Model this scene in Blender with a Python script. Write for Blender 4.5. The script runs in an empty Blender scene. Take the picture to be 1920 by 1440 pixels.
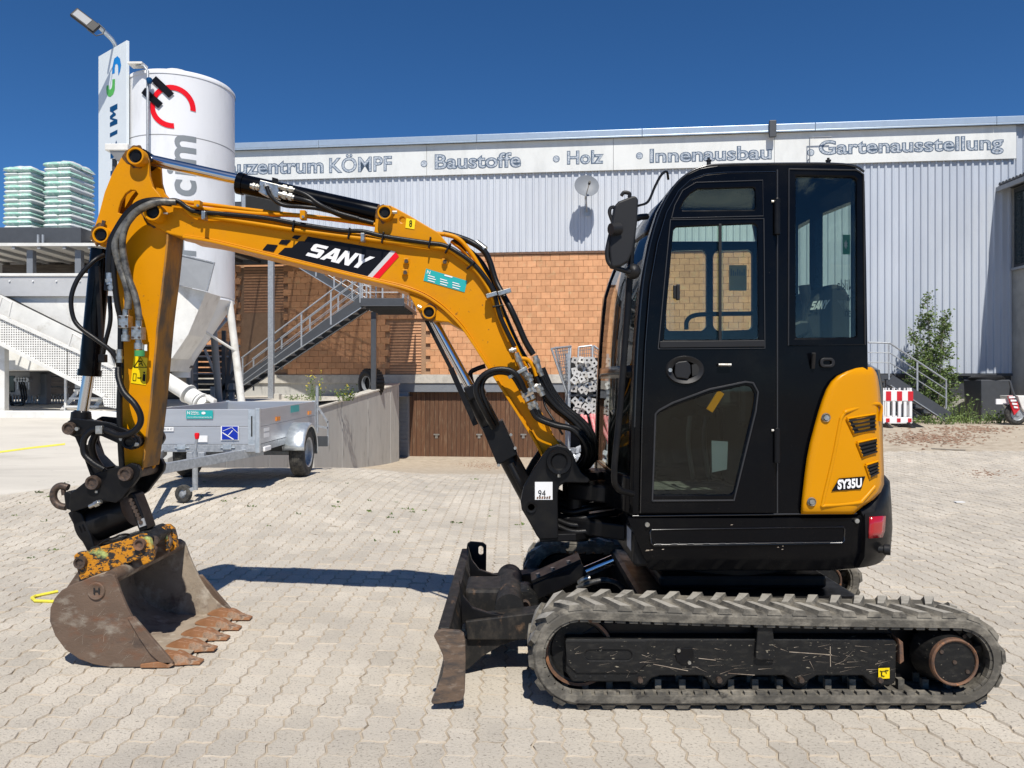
import bpy, bmesh, math, random
from mathutils import Vector, Matrix, Quaternion
from mathutils.geometry import tessellate_polygon
rnd = random.Random(7)
R = math.radians
scene = bpy.context.scene
COL = scene.collection

# ------------------------------------------------------------------ camera
F = 1442.0            # focal length in pixels of the 1920 px wide photograph
EYE = 1.47            # eye height
cam_d = bpy.data.cameras.new('camera'); cam = bpy.data.objects.new('camera', cam_d); COL.objects.link(cam)
cam.location = (0, 0, EYE); cam.rotation_euler = (R(90), 0, 0)
cam_d.sensor_width = 36; cam_d.lens = 36 * F / 1920; cam_d.clip_start = 0.05; cam_d.clip_end = 2000
scene.camera = cam
# ------------------------------------------------------------------ sky and sun
LIGHT = Vector((-0.13, 1.0, -1.46)).normalized()     # direction the sunlight travels
sun_el = math.asin(-LIGHT.z)
to_sun = -LIGHT
world = bpy.data.worlds.new('World'); scene.world = world; world.use_nodes = True
wn = world.node_tree; wn.nodes.clear()
sky = wn.nodes.new('ShaderNodeTexSky'); sky.sky_type = 'NISHITA'; sky.sun_disc = False
sky.sun_elevation = sun_el; sky.sun_rotation = math.atan2(to_sun.x, to_sun.y)
sky.altitude = 3000; sky.air_density = 0.85; sky.dust_density = 0.0; sky.ozone_density = 6.0
bg = wn.nodes.new('ShaderNodeBackground'); bg.inputs[1].default_value = 0.098
wo = wn.nodes.new('ShaderNodeOutputWorld')
hs = wn.nodes.new('ShaderNodeHueSaturation'); hs.inputs['Saturation'].default_value = 1.17; hs.inputs['Value'].default_value = 1.10
wn.links.new(sky.outputs[0], hs.inputs['Color']); wn.links.new(hs.outputs[0], bg.inputs[0]); wn.links.new(bg.outputs[0], wo.inputs[0])
sd = bpy.data.lights.new('sun', 'SUN'); sd.energy = 5.0; sd.angle = R(0.53); sd.color = (1.0, 0.95, 0.87)
sun = bpy.data.objects.new('sun', sd); COL.objects.link(sun)
sun.rotation_euler = LIGHT.to_track_quat('-Z', 'Y').to_euler(); sun.location = (2, -8, 14)
vs = scene.view_settings; vs.view_transform = 'Standard'; vs.look = 'None'; vs.exposure = 0.1; vs.gamma = 1.0
vs.use_curve_mapping = False
scene.cycles.max_bounces = 7; scene.cycles.diffuse_bounces = 3; scene.cycles.glossy_bounces = 4; scene.cycles.transparent_max_bounces = 16

# ------------------------------------------------------------------ helpers
def P(px, py, Y):
    """point of the place that lies at depth Y on the line of sight through a photograph pixel"""
    return Vector(((px - 960) * Y / F, Y, EYE - (py - 720) * Y / F))
def XZ(pts, Y): return [((x - 960) * Y / F, EYE - (y - 720) * Y / F) for x, y in pts]
def ss(a, b, t):
    t = (t - a) / (b - a); t = max(0.0, min(1.0, t)); return t * t * (3 - 2 * t)
def lerp(a, b, t): return a + (b - a) * t
def catmull(pts, n=6, closed=False):
    pts = [Vector(p) for p in pts]
    if len(pts) < 3: return pts
    out = []
    m = len(pts)
    for i in range(m if closed else m - 1):
        p1, p2 = pts[i], pts[(i + 1) % m]
        p0 = pts[i - 1] if (i > 0 or closed) else p1 * 2 - p2
        p3 = pts[(i + 2) % m] if (i + 2 < m or closed) else p2 * 2 - p1
        for k in range(n):
            t = k / n
            out.append(0.5 * ((2 * p1) + (p2 - p0) * t + (2 * p0 - 5 * p1 + 4 * p2 - p3) * t * t + (3 * p1 - p0 - 3 * p2 + p3) * t ** 3))
    if not closed: out.append(pts[-1])
    return out
def smooth2(pts, n=5, closed=True): return [(p.x, p.y) for p in catmull([(x, y, 0) for x, y in pts], n, closed)]
def arc2(cx, cy, r, a0, a1, n=8): return [(cx + r * math.cos(R(lerp(a0, a1, i / n))), cy + r * math.sin(R(lerp(a0, a1, i / n)))) for i in range(n + 1)]
def rrect(x0, x1, y0, y1, r, n=4):
    return arc2(x1 - r, y0 + r, r, -90, 0, n) + arc2(x1 - r, y1 - r, r, 0, 90, n) + arc2(x0 + r, y1 - r, r, 90, 180, n) + arc2(x0 + r, y0 + r, r, 180, 270, n)

def fill_rings(rings):
    """triangles of an outline with holes, as indices into the chained ring points"""
    bm = bmesh.new(); vs = []; es = []
    for r in rings:
        ring = [bm.verts.new((p[0], p[1], 0)) for p in r]; vs += ring
        es += [bm.edges.new((ring[i], ring[(i+1) % len(ring)])) for i in range(len(ring))]
    ix = {v: i for i, v in enumerate(vs)}
    bmesh.ops.triangle_fill(bm, use_beauty=True, use_dissolve=False, edges=es, normal=(0,0,1))
    def inside(q, r):
        c = False
        for i in range(len(r)):
            (x0, y0), (x1, y1) = r[i-1][:2], r[i][:2]
            if (y0 > q.y) != (y1 > q.y) and q.x < (x1-x0)*(q.y-y0)/(y1-y0)+x0: c = not c
        return c
    out = []
    for f in bm.faces:
        m = f.calc_center_median()
        if inside(m, rings[0]) and not any(inside(m, h) for h in rings[1:]): out.append(tuple(ix[v] for v in f.verts))
    bm.free(); return out

class MB:
    """collects shapes (world coordinates) for one mesh"""
    def __init__(s): s.v = []; s.f = []; s.mi = []; s.m = 0
    def add(s, vs, fs):
        o = len(s.v); s.v += [tuple(v) for v in vs]
        for f in fs: s.f.append([i + o for i in f]); s.mi.append(s.m)
        return s
    def box(s, x0, x1, y0, y1, z0, z1):
        return s.add([(x0,y0,z0),(x1,y0,z0),(x1,y1,z0),(x0,y1,z0),(x0,y0,z1),(x1,y0,z1),(x1,y1,z1),(x0,y1,z1)],
                     [(0,3,2,1),(4,5,6,7),(0,1,5,4),(1,2,6,5),(2,3,7,6),(3,0,4,7)])
    def obox(s, c, ax, ay, az):
        """box with centre c and half-axis vectors"""
        c, ax, ay, az = map(Vector, (c, ax, ay, az))
        vs = [c + ax*i + ay*j + az*k for k in (-1,1) for j in (-1,1) for i in (-1,1)]
        return s.add(vs, [(0,2,3,1),(4,5,7,6),(0,1,5,4),(2,6,7,3),(0,4,6,2),(1,3,7,5)])
    def bar(s, a, b, w, h, up=(0,0,1)):
        """rectangular bar from a to b, w across, h along up"""
        a, b = Vector(a), Vector(b); d = b - a; L = d.length; d = d / L
        up = Vector(up); x = d.cross(up)
        if x.length < 1e-5: up = Vector((0,1,0)); x = d.cross(up)
        x.normalize(); u = x.cross(d).normalized()
        return s.obox((a + b) / 2, d * L / 2, x * w / 2, u * h / 2)
    def prism(s, poly, y0, y1, holes=(), ax='y'):
        """polygon in (x,z) extruded along y (ax='y'), or (x,y) along z (ax='z'), or (y,z) along x (ax='x'); holes cut through"""
        def mk(p, t):
            return (p[0], t, p[1]) if ax == 'y' else ((p[0], p[1], t) if ax == 'z' else (t, p[0], p[1]))
        rings = [list(poly)] + [list(h) for h in holes]
        allp = [p for r in rings for p in r]; n = len(allp)
        if holes:
            tris = fill_rings(rings)
        else: tris = [tuple(range(n))]
        vs = [mk(p, y0) for p in allp] + [mk(p, y1) for p in allp]
        fs = []
        def area(r): return sum(r[i-1][0]*r[i][1] - r[i][0]*r[i-1][1] for i in range(len(r)))
        def tarea(t): return area([allp[i] for i in t])
        for t in tris:
            t = t if tarea(t) > 0 else t[::-1]
            fs.append(t if ax != 'z' else t[::-1]); fs.append(tuple(i + n for i in (t[::-1] if ax != 'z' else t)))
        o = 0
        for k, r in enumerate(rings):
            m = len(r); ccw = area(r) > 0
            for i in range(m):
                a, b = o + i, o + (i + 1) % m
                q = (b, a, a + n, b + n)
                if ccw != (k == 0): q = q[::-1]
                if ax == 'z': q = q[::-1]
                fs.append(q)
            o += m
        return s.add(vs, fs)
    def cyl(s, a, b, r, seg=16, r2=None, caps=True):
        a, b = Vector(a), Vector(b); r2 = r if r2 is None else r2
        d = (b - a).normalized(); t = Vector((0,0,1)) if abs(d.z) < .9 else Vector((1,0,0))
        x = d.cross(t).normalized(); y = d.cross(x)
        vs = []
        for p, rr in ((a, r), (b, r2)):
            for i in range(seg):
                an = 2*math.pi*i/seg; vs.append(p + x*math.cos(an)*rr + y*math.sin(an)*rr)
        fs = [(i, i+seg, (i+1) % seg + seg, (i+1) % seg) for i in range(seg)]
        if caps: fs += [tuple(range(seg)), tuple(range(2*seg-1, seg-1, -1))]
        return s.add(vs, fs)
    def ycyl(s, px, py, rpx, Y0, Y1, seg=20, Yr=None):
        """cylinder across the machine: centre and radius in photograph pixels at depth Yr (default Y0)"""
        Yr = Y0 if Yr is None else Yr
        c = P(px, py, Yr); r = rpx * Yr / F
        return s.cyl((c.x, Y0, c.z), (c.x, Y1, c.z), r, seg)
    def tube(s, pts, r, seg=8, n=6, curve=True, caps=True):
        p = catmull(pts, n) if curve and len(pts) > 2 else [Vector(q) for q in pts]
        rr = r if callable(r) else (lambda t: r)
        vs = []; fs = []; m = len(p); up = None
        for i in range(m):
            d = (p[min(i+1, m-1)] - p[max(i-1, 0)]).normalized()
            if up is None:
                up = Vector((0,0,1)) if abs(d.z) < .9 else Vector((0,1,0))
            x = d.cross(up).normalized(); up = x.cross(d).normalized()
            for k in range(seg):
                an = 2*math.pi*k/seg; q = rr(i/(m-1)); vs.append(p[i] + x*math.cos(an)*q + up*math.sin(an)*q)
        for i in range(m-1):
            for k in range(seg):
                k2 = (k+1) % seg; fs.append((i*seg+k, i*seg+k2, (i+1)*seg+k2, (i+1)*seg+k))
        if caps: fs += [tuple(range(seg))[::-1], tuple(range((m-1)*seg, m*seg))]
        return s.add(vs, fs)
    def lathe(s, prof, o, axis=(0,0,1), seg=24, close=False):
        """profile [(r, h)] turned about an axis through o"""
        o = Vector(o); d = Vector(axis).normalized(); t = Vector((0,0,1)) if abs(d.z) < .9 else Vector((1,0,0))
        x = d.cross(t).normalized(); y = d.cross(x); vs = []; m = len(prof)
        for r, h in prof:
            for i in range(seg):
                an = 2*math.pi*i/seg; vs.append(o + d*h + x*math.cos(an)*r + y*math.sin(an)*r)
        fs = []
        for j in range(m if close else m-1):
            j2 = (j+1) % m
            for i in range(seg): fs.append((j*seg+i, j2*seg+i, j2*seg+(i+1) % seg, j*seg+(i+1) % seg))
        return s.add(vs, fs)
    def loft(s, rings, caps=True):
        n = len(rings[0]); vs = [p for r in rings for p in r]; fs = []
        for j in range(len(rings)-1):
            for i in range(n): fs.append((j*n+i, j*n+(i+1) % n, (j+1)*n+(i+1) % n, (j+1)*n+i))
        if caps: fs += [tuple(range(n))[::-1], tuple(range((len(rings)-1)*n, len(rings)*n))]
        return s.add(vs, fs)
    def sheet(s, poly3):
        return s.add(poly3, [tuple(range(len(poly3)))])

def mesh_of(mb, name, mats, off=Vector((0,0,0)), smooth=None, recalc=True):
    me = bpy.data.meshes.new(name)
    me.from_pydata([(v[0]-off[0], v[1]-off[1], v[2]-off[2]) for v in mb.v], [], mb.f)
    mats = mats if isinstance(mats, (list, tuple)) else [mats]
    for m in mats: me.materials.append(m)
    if any(mb.mi): me.polygons.foreach_set('material_index', mb.mi)
    if recalc:
        bm = bmesh.new(); bm.from_mesh(me); bmesh.ops.recalc_face_normals(bm, faces=bm.faces); bm.to_mesh(me); bm.free()
    if smooth is not None:
        me.polygons.foreach_set('use_smooth', [True]*len(me.polygons)); me.set_sharp_from_angle(angle=R(smooth))
    me.update(); return me

def bevel(o, w, seg=2, ang=35):
    m = o.modifiers.new('edge', 'BEVEL'); m.width = w; m.segments = seg; m.limit_method = 'ANGLE'; m.angle_limit = R(ang)
    m.use_clamp_overlap = True

def thing(name, label, cat, base, group=None):
    o = bpy.data.objects.new(name, None); COL.objects.link(o); o.location = base; o.empty_display_size = .2
    o['label'] = label; o['category'] = cat
    if group: o['group'] = group
    return o
def root_of(o):
    while o.parent: o = o.parent
    return o
def part(parent, name, mb, mat, bev=0, smooth=None, label=None, seg=2, kind=None):
    """mesh child of a thing, or of one of its parts"""
    off = root_of(parent).location
    o = bpy.data.objects.new(name, mesh_of(mb, name, mat, off, smooth)); COL.objects.link(o); o.parent = parent
    if bev: bevel(o, bev, seg)
    if label: o['label'] = label
    if kind: o['kind'] = kind
    return o
def piece(parent, name, me, M4, label=None):
    """a child that shares its mesh with others: M4 is its place in the world"""
    o = bpy.data.objects.new(name, me); COL.objects.link(o); o.parent = parent
    o.matrix_local = Matrix.Translation(-root_of(parent).location) @ M4
    if label: o['label'] = label
    return o
def single(name, label, cat, mb, mat, base, bev=0, smooth=None, group=None, kind=None, seg=2):
    base = Vector(base)
    o = bpy.data.objects.new(name, mesh_of(mb, name, mat, base, smooth)); COL.objects.link(o); o.location = base
    if bev: bevel(o, bev, seg)
    if kind: o['kind'] = kind
    if kind != 'structure':
        o['label'] = label; o['category'] = cat
    if group: o['group'] = group
    return o

_txt = {}
def text_mesh(s, bold=0.0, shear=0.0):
    """outline of a line of lettering, scaled to the unit square"""
    key = (s, bold, shear)
    if key in _txt: return _txt[key]
    cu = bpy.data.curves.new('lettering', 'FONT'); cu.body = s; cu.offset = bold; cu.shear = shear; cu.resolution_u = 4
    ob = bpy.data.objects.new('lettering', cu); COL.objects.link(ob)
    dg = bpy.context.evaluated_depsgraph_get()
    me = bpy.data.meshes.new_from_object(ob.evaluated_get(dg))
    vs = [(v.co.x, v.co.y) for v in me.vertices]; fs = [tuple(p.vertices) for p in me.polygons]
    bpy.data.objects.remove(ob); bpy.data.curves.remove(cu); bpy.data.meshes.remove(me)
    x0, x1 = min(v[0] for v in vs), max(v[0] for v in vs); y0, y1 = min(v[1] for v in vs), max(v[1] for v in vs)
    _txt[key] = ([((v[0]-x0)/(x1-x0), (v[1]-y0)/(y1-y0)) for v in vs], fs)
    return _txt[key]
def quadmap(q):
    """map of the unit square to a world quad (bottom left, bottom right, top right, top left)"""
    a, b, c, d = map(Vector, q)
    return lambda u, v: (a*(1-u) + b*u)*(1-v) + (d*(1-u) + c*u)*v
def letters(mb, s, q, bold=0.0, shear=0.0):
    f = quadmap(q) if not callable(q) else q
    vs, fs = text_mesh(s, bold, shear)
    return mb.add([f(*v) for v in vs], fs)
def pq(pts, Y): return [P(x, y, Y) for x, y in pts]

# ------------------------------------------------------------------ materials (procedural)
def mat(name, col, col2=None, sc=6.0, lo=.42, hi=.62, rough=.5, rough2=None, metal=0.0, bump=0.0, bsc=60.0, coat=0.0,
        col3=None, sc3=25.0, lo3=.58, hi3=.66, stretch=(1,1,1), rand=0.0, attr=False, spec=.5, vary=.12, world=False, col4=None, sc4=.5, lo4=.58, hi4=.72):
    m = bpy.data.materials.new(name); m.use_nodes = True; nt = m.node_tree; N = nt.nodes; L = nt.links
    b = N['Principled BSDF']; b.inputs['Metallic'].default_value = metal; b.inputs['Roughness'].default_value = rough
    b.inputs['Specular IOR Level'].default_value = spec
    if coat: b.inputs['Coat Weight'].default_value = coat; b.inputs['Coat Roughness'].default_value = .08
    tc = N.new('ShaderNodeTexCoord'); mp = N.new('ShaderNodeMapping'); mp.inputs['Scale'].default_value = stretch
    if world: gp = N.new('ShaderNodeNewGeometry'); L.new(gp.outputs['Position'], mp.inputs['Vector'])
    else: L.new(tc.outputs['Object'], mp.inputs['Vector'])
    vec = mp.outputs['Vector']
    def noise(scale, det=6, ro=.6):
        n = N.new('ShaderNodeTexNoise'); n.inputs['Scale'].default_value = scale; n.inputs['Detail'].default_value = det
        n.inputs['Roughness'].default_value = ro; L.new(vec, n.inputs['Vector']); return n.outputs['Fac']
    def rng(x, a, b_, c=0, d=1):
        n = N.new('ShaderNodeMapRange'); n.inputs[1].default_value = a; n.inputs[2].default_value = b_
        n.inputs[3].default_value = c; n.inputs[4].default_value = d; L.new(x, n.inputs[0]); return n.outputs[0]
    def mix(f, a, c, mode='MIX'):
        n = N.new('ShaderNodeMix'); n.data_type = 'RGBA'; n.blend_type = mode
        if isinstance(f, float): n.inputs[0].default_value = f
        else: L.new(f, n.inputs[0])
        for k, v in ((6, a), (7, c)):
            if isinstance(v, tuple): n.inputs[k].default_value = (*v, 1)
            else: L.new(v, n.inputs[k])
        return n.outputs[2]
    col = tuple(col)
    n1 = noise(sc)
    base = mix(rng(n1, .3, .7), tuple(c*(1-vary) for c in col), tuple(min(1, c*(1+vary)) for c in col))
    if col2:
        f2 = rng(noise(sc*1.7, 8, .65), lo, hi); base = mix(f2, base, tuple(col2))
    if col3:
        f3 = rng(noise(sc3, 5, .6), lo3, hi3); base = mix(f3, base, tuple(col3))
    if col4: base = mix(rng(noise(sc4, 7, .6), lo4, hi4), base, tuple(col4))
    if rand or attr:
        oi = N.new('ShaderNodeObjectInfo'); r_ = oi.outputs['Random']
        if attr:
            at = N.new('ShaderNodeAttribute'); at.attribute_name = 'tone'
            ad = N.new('ShaderNodeMath'); ad.operation = 'ADD'; L.new(r_, ad.inputs[0]); L.new(at.outputs['Fac'], ad.inputs[1])
            fr = N.new('ShaderNodeMath'); fr.operation = 'FRACT'; L.new(ad.outputs[0], fr.inputs[0]); r_ = fr.outputs[0]
        hv = N.new('ShaderNodeHueSaturation'); L.new(base, hv.inputs['Color'])
        L.new(rng(r_, 0, 1, 1-rand, 1+rand), hv.inputs['Value']); base = hv.outputs[0]
    L.new(base, b.inputs['Base Color'])
    if rough2 is not None: L.new(rng(noise(sc*2.3, 5), .35, .65, rough, rough2), b.inputs['Roughness'])
    if bump:
        bp = N.new('ShaderNodeBump'); bp.inputs['Strength'].default_value = bump; bp.inputs['Distance'].default_value = .01
        L.new(noise(bsc, 8, .7), bp.inputs['Height']); L.new(bp.outputs[0], b.inputs['Normal'])
    return m
def glass(name, tint=(.75, .85, .83), refl=1.0, dark=0.0):
    """thin pane: tinted see-through with a mirror coat that follows the viewing angle like real glass"""
    m = bpy.data.materials.new(name); m.use_nodes = True; nt = m.node_tree; N = nt.nodes; L = nt.links; N.clear()
    out = N.new('ShaderNodeOutputMaterial'); tr = N.new('ShaderNodeBsdfTransparent'); tr.inputs[0].default_value = (*tint, 1)
    gl = N.new('ShaderNodeBsdfGlossy'); gl.inputs['Roughness'].default_value = .01; gl.inputs[0].default_value = (refl, refl, refl, 1)
    fr = N.new('ShaderNodeFresnel'); ge = N.new('ShaderNodeNewGeometry'); ri = N.new('ShaderNodeMapRange')     # same mirror strength from either side of the pane
    ri.inputs[3].default_value = 1.5; ri.inputs[4].default_value = 1/1.5; L.new(ge.outputs['Backfacing'], ri.inputs[0]); L.new(ri.outputs[0], fr.inputs[0])
    mx = N.new('ShaderNodeMixShader'); L.new(fr.outputs[0], mx.inputs[0]); L.new(tr.outputs[0], mx.inputs[1]); L.new(gl.outputs[0], mx.inputs[2])
    L.new(mx.outputs[0], out.inputs[0]); return m
YEL = (.60, .243, .0)
M = {}
M['yellow'] = mat('yellow_paint', YEL, col2=(.50,.20,.012), sc=2.2, lo=.5, hi=.8, col3=(.22,.10,.02), sc3=42, lo3=.67, hi3=.74, rough=.34, rough2=.55, vary=.06, bump=.05, bsc=160, spec=.16)
M['yellow_clean'] = mat('yellow_panel_paint', (.61,.252,.0), rough=.28, vary=.03, sc=2, spec=.2)
M['yellow_dirty'] = mat('mud_stained_yellow_paint', (.40,.185,.03), col2=(.13,.09,.055), sc=5, lo=.42, hi=.62, rough=.6, bump=.15, stretch=(1,1,.5), spec=.2)
M['yellow_worn'] = mat('chipped_yellow_paint', (.54,.215,.005), col2=(.022,.02,.018), sc=19, lo=.475, hi=.52, col3=(.42,.5,.16), sc3=8, lo3=.6, hi3=.7, rough=.55, bump=.3, bsc=70, stretch=(1,1,1.5))
M['black'] = mat('black_machine_paint', (.005,.005,.0058), col2=(.016,.015,.013), sc=5, lo=.5, hi=.8, rough=.32, rough2=.48, vary=.2, bump=.06, bsc=140, spec=.22)
M['black_gloss'] = mat('black_cab_paint', (.0018,.0021,.0033), col2=(.008,.0078,.0075), sc=1.6, lo=.5, hi=.85, col3=(.025,.023,.02), sc3=120, lo3=.68, hi3=.74, rough=.12, rough2=.26, vary=.1, spec=.14, bump=.015, bsc=8)
M['black_scuffed'] = mat('scuffed_black_paint', (.0085,.0085,.0085), col2=(.03,.028,.024), sc=11, lo=.5, hi=.8, col3=(.26,.23,.17), sc3=34, lo3=.655, hi3=.70, rough=.42, rough2=.6, bump=.12, bsc=90, stretch=(1,1,2.6), spec=.3)
M['plastic'] = mat('grey_black_plastic', (.011,.011,.012), rough=.5, bump=.08, bsc=300, spec=.35)
M['seal'] = mat('grey_rubber_seal', (.028,.028,.03), rough=.45, spec=.5)
M['black_edge'] = mat('black_glossy_edge', (.006,.006,.007), rough=.22, spec=.8)  # for beads added along edges to catch highlight lines
M['hose'] = mat('black_rubber_hose', (.006,.006,.0065), rough=.38, bump=.15, bsc=160, spec=.3)
M['sleeve'] = mat('worn_steel_hose_sleeve', (.2,.19,.165), col2=(.05,.05,.05), sc=12, rough=.45, metal=.5)
M['rubber'] = mat('dusty_track_rubber', (.095,.088,.075), col2=(.27,.245,.2), sc=6, lo=.45, hi=.72, rough=.92, bump=.4, bsc=50, col3=(.045,.042,.038), sc3=12, lo3=.57, hi3=.7, stretch=(1,1,1.5), spec=.2)
M['lug'] = mat('dusty_lug_rubber', (.34,.32,.28), col2=(.18,.165,.14), sc=12, lo=.5, hi=.72, rough=.95, bump=.35, bsc=70, rand=.08, spec=.1)
M['tyre'] = mat('tyre_rubber', (.022,.022,.022), col2=(.08,.075,.065), sc=9, rough=.85, bump=.2, bsc=90)
M['chrome'] = mat('chromed_rod', (.62,.62,.64), rough=.16, metal=1.0, vary=.05)
M['zinc'] = mat('zinc_plated_steel', (.5,.5,.48), col2=(.36,.34,.29), sc=30, rough=.34, metal=.85)
M['galv'] = mat('galvanised_steel', (.44,.46,.48), col2=(.33,.35,.37), sc=16, rough=.45, rough2=.6, metal=.55)
M['galv_bright'] = mat('bright_galvanised_sheet', (.62,.66,.69), col2=(.5,.55,.58), sc=10, rough=.3, rough2=.45, metal=.7)
M['rusty'] = mat('rusty_steel', (.17,.085,.045), col2=(.09,.055,.04), sc=14, col3=(.28,.12,.05), sc3=22, rough=.75, bump=.3, bsc=80)
M['pin'] = mat('brown_pin_steel', (.11,.075,.055), col2=(.05,.04,.035), sc=40, rough=.5, metal=.4, bump=.2, bsc=120)
M['bucket'] = mat('worn_bucket_steel', (.13,.088,.062), col2=(.30,.265,.215), sc=3.2, lo=.52, hi=.68, col3=(.15,.072,.04), sc3=7, lo3=.55, hi3=.72, col4=(.06,.045,.038), sc4=5, lo4=.56, hi4=.72, rough=.55, rough2=.75, bump=.3, bsc=60, stretch=(1,1,1.9), vary=.25, spec=.35)
M['bucket_in'] = mat('dusty_bucket_inside', (.30,.245,.185), col2=(.14,.10,.075), sc=6, lo=.52, hi=.7, col3=(.46,.405,.33), sc3=9, lo3=.57, hi3=.72, rough=.8, bump=.3, bsc=50, vary=.2)
M['tooth'] = mat('rusty_tooth_steel', (.27,.125,.055), col2=(.40,.33,.25), sc=9, lo=.52, hi=.68, col3=(.13,.075,.045), sc3=16, lo3=.58, hi3=.7, rough=.55, bump=.2, bsc=90, vary=.2)
M['blade'] = mat('worn_blade_steel', (.014,.0135,.013), col2=(.05,.042,.034), sc=7, lo=.5, hi=.75, col3=(.12,.075,.045), sc3=11, lo3=.61, hi3=.72, rough=.5, rough2=.65, bump=.15, bsc=60, stretch=(1.6,1,1), spec=.3)
M['blade_end'] = mat('rusty_blade_edge', (.125,.083,.055), col2=(.06,.048,.04), sc=8, lo=.47, hi=.65, col3=(.22,.175,.135), sc3=20, lo3=.56, hi3=.72, rough=.6, bump=.25, bsc=60, stretch=(1,1,3.0), vary=.2)
M['white_print'] = mat('white_print', (.8,.8,.8), rough=.4, vary=.02)
M['black_print'] = mat('black_print', (.008,.008,.01), rough=.3, vary=.02, spec=.15)
M['grey_print'] = mat('grey_print', (.215,.235,.25), rough=.4, vary=.03)
M['red_print'] = mat('red_print', (.72,.01,.02), rough=.35, vary=.03, spec=.15)
M['silver_print'] = mat('silver_print', (.55,.55,.55), rough=.3, vary=.03)
M['teal_print'] = mat('teal_print', (.015,.37,.36), rough=.4, vary=.03)
M['yellow_print'] = mat('yellow_print', (.86,.62,.0), rough=.4, vary=.04)
M['blue_print'] = mat('blue_print', (.012,.035,.36), rough=.5, vary=.03, spec=.15)
M['green_print'] = mat('green_print', (.1,.45,.08), rough=.4)
M['navy_print'] = mat('navy_print', (.005,.06,.17), rough=.4, spec=.15)
M['sky_print'] = mat('bright_blue_print', (.01,.22,.6), rough=.4)
M['red_lamp'] = mat('red_reflector', (.36,.006,.012), rough=.15, coat=.6)
M['amber'] = mat('amber_reflector', (.8,.25,.01), rough=.2, coat=.4)
M['white_paint'] = mat('white_plant_paint', (.72,.71,.67), col2=(.5,.47,.41), sc=2.5, lo=.55, hi=.8, col3=(.3,.22,.14), sc3=28, lo3=.72, hi3=.78, rough=.5, bump=.04)
M['silo'] = mat('white_silo_paint', (.74,.75,.77), col2=(.62,.63,.63), sc=1.1, lo=.5, hi=.75, rough=.35, vary=.04, stretch=(1,1,.3))
M['sign_white'] = mat('sign_face', (.72,.77,.79), rough=.4, vary=.03, sc=1.5)
M['cladding'] = mat('pale_blue_steel_cladding', (.57,.60,.645), col2=(.505,.535,.585), sc=.6, lo=.45, hi=.7, rough=.5, vary=.05, rand=.035, stretch=(1,1,.25), spec=.3)
M['cladding2'] = mat('greyer_steel_cladding', (.475,.515,.575), col2=(.42,.46,.525), sc=.5, lo=.45, hi=.7, rough=.5, vary=.05, rand=.035, stretch=(1,1,.25), spec=.3)
M['fascia'] = mat('roof_fascia_metal', (.42,.5,.58), rough=.35, metal=.4, vary=.05)
M['signboard'] = mat('weathered_signboard', (.70,.71,.69), col2=(.58,.59,.57), sc=.9, lo=.48, hi=.75, rough=.6, vary=.05, stretch=(1,1,.4))
M['sign_blue'] = mat('faded_blue_lettering', (.075,.115,.175), rough=.6, sc=8)
M['sign_mottle'] = mat('mottled_lettering', (.22,.27,.34), col2=(.5,.54,.58), sc=14, lo=.46, hi=.52, rough=.6)
M['brick'] = mat('orange_block', (.645,.335,.175), col2=(.56,.28,.145), sc=3, lo=.5, hi=.75, col3=(.62,.40,.22), sc3=5, lo3=.56, hi3=.75, rough=.9, bump=.2, bsc=60, rand=.10, attr=True, spec=.1, world=True)
M['mortar'] = mat('grey_mortar', (.36,.22,.13), rough=.9, bump=.2)
M['terracotta'] = mat('terracotta_slat', (.62,.33,.18), rough=.8, rand=.08)
M['concrete'] = mat('weathered_concrete', (.52,.49,.43), col2=(.38,.355,.31), sc=2.2, lo=.48, hi=.7, col3=(.47,.45,.41), sc3=9, lo3=.55, hi3=.7, rough=.88, bump=.2, bsc=30)
M['concrete_stain'] = mat('streaked_concrete', (.43,.425,.40), col2=(.2,.2,.195), sc=1.6, lo=.56, hi=.78, rough=.88, bump=.2, bsc=30, stretch=(2.0,2.0,.5), vary=.08)
M['apron'] = mat('pale_concrete_slab', (.555,.52,.455), col2=(.45,.42,.365), sc=.7, lo=.5, hi=.7, col3=(.2,.17,.13), sc3=10, lo3=.68, hi3=.76, rough=.9, bump=.15, bsc=12, stretch=(.4,1.6,1))
M['paver'] = mat('worn_concrete_paver', (.565,.512,.43), col2=(.465,.425,.365), sc=.7, lo=.44, hi=.66, col3=(.29,.255,.21), sc3=75, lo3=.55, hi3=.67, col4=(.38,.355,.32), sc4=1.3, lo4=.60, hi4=.76, rough=.95, bump=.8, bsc=95, rand=.075, attr=True, vary=.13, spec=.15, world=True)
M['paver_edge'] = mat('dirt_filled_joint', (.45,.385,.30), col2=(.53,.47,.385), sc=2.6, lo=.42, hi=.60, col3=(.12,.092,.065), sc3=5, lo3=.575, hi3=.72, rough=.95, bump=.5, bsc=80, spec=.1, world=True)
M['joint'] = mat('sandy_ground', (.46,.40,.315), col2=(.37,.31,.24), sc=2.5, lo=.45, hi=.62, col3=(.2,.16,.115), sc3=16, lo3=.6, hi3=.72, rough=.95, bump=.3, bsc=60, spec=.1)
M['dirt'] = mat('red_brown_dirt', (.22,.12,.075), col2=(.34,.26,.19), sc=5, lo=.45, hi=.6, rough=.95, bump=.5, bsc=40)
M['garage'] = mat('weathered_brown_boards', (.115,.052,.024), col2=(.19,.12,.07), sc=5, lo=.52, hi=.7, rough=.7, bump=.2, bsc=40, stretch=(2.5,2.5,.25), rand=.16)
M['dark_grey'] = mat('dark_grey_paint', (.055,.06,.068), rough=.5, vary=.1)
M['grey_metal'] = mat('grey_painted_metal', (.19,.205,.225), rough=.5, vary=.06)
M['pale_grey'] = mat('pale_grey_paint', (.46,.465,.47), rough=.5, vary=.06)
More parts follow.
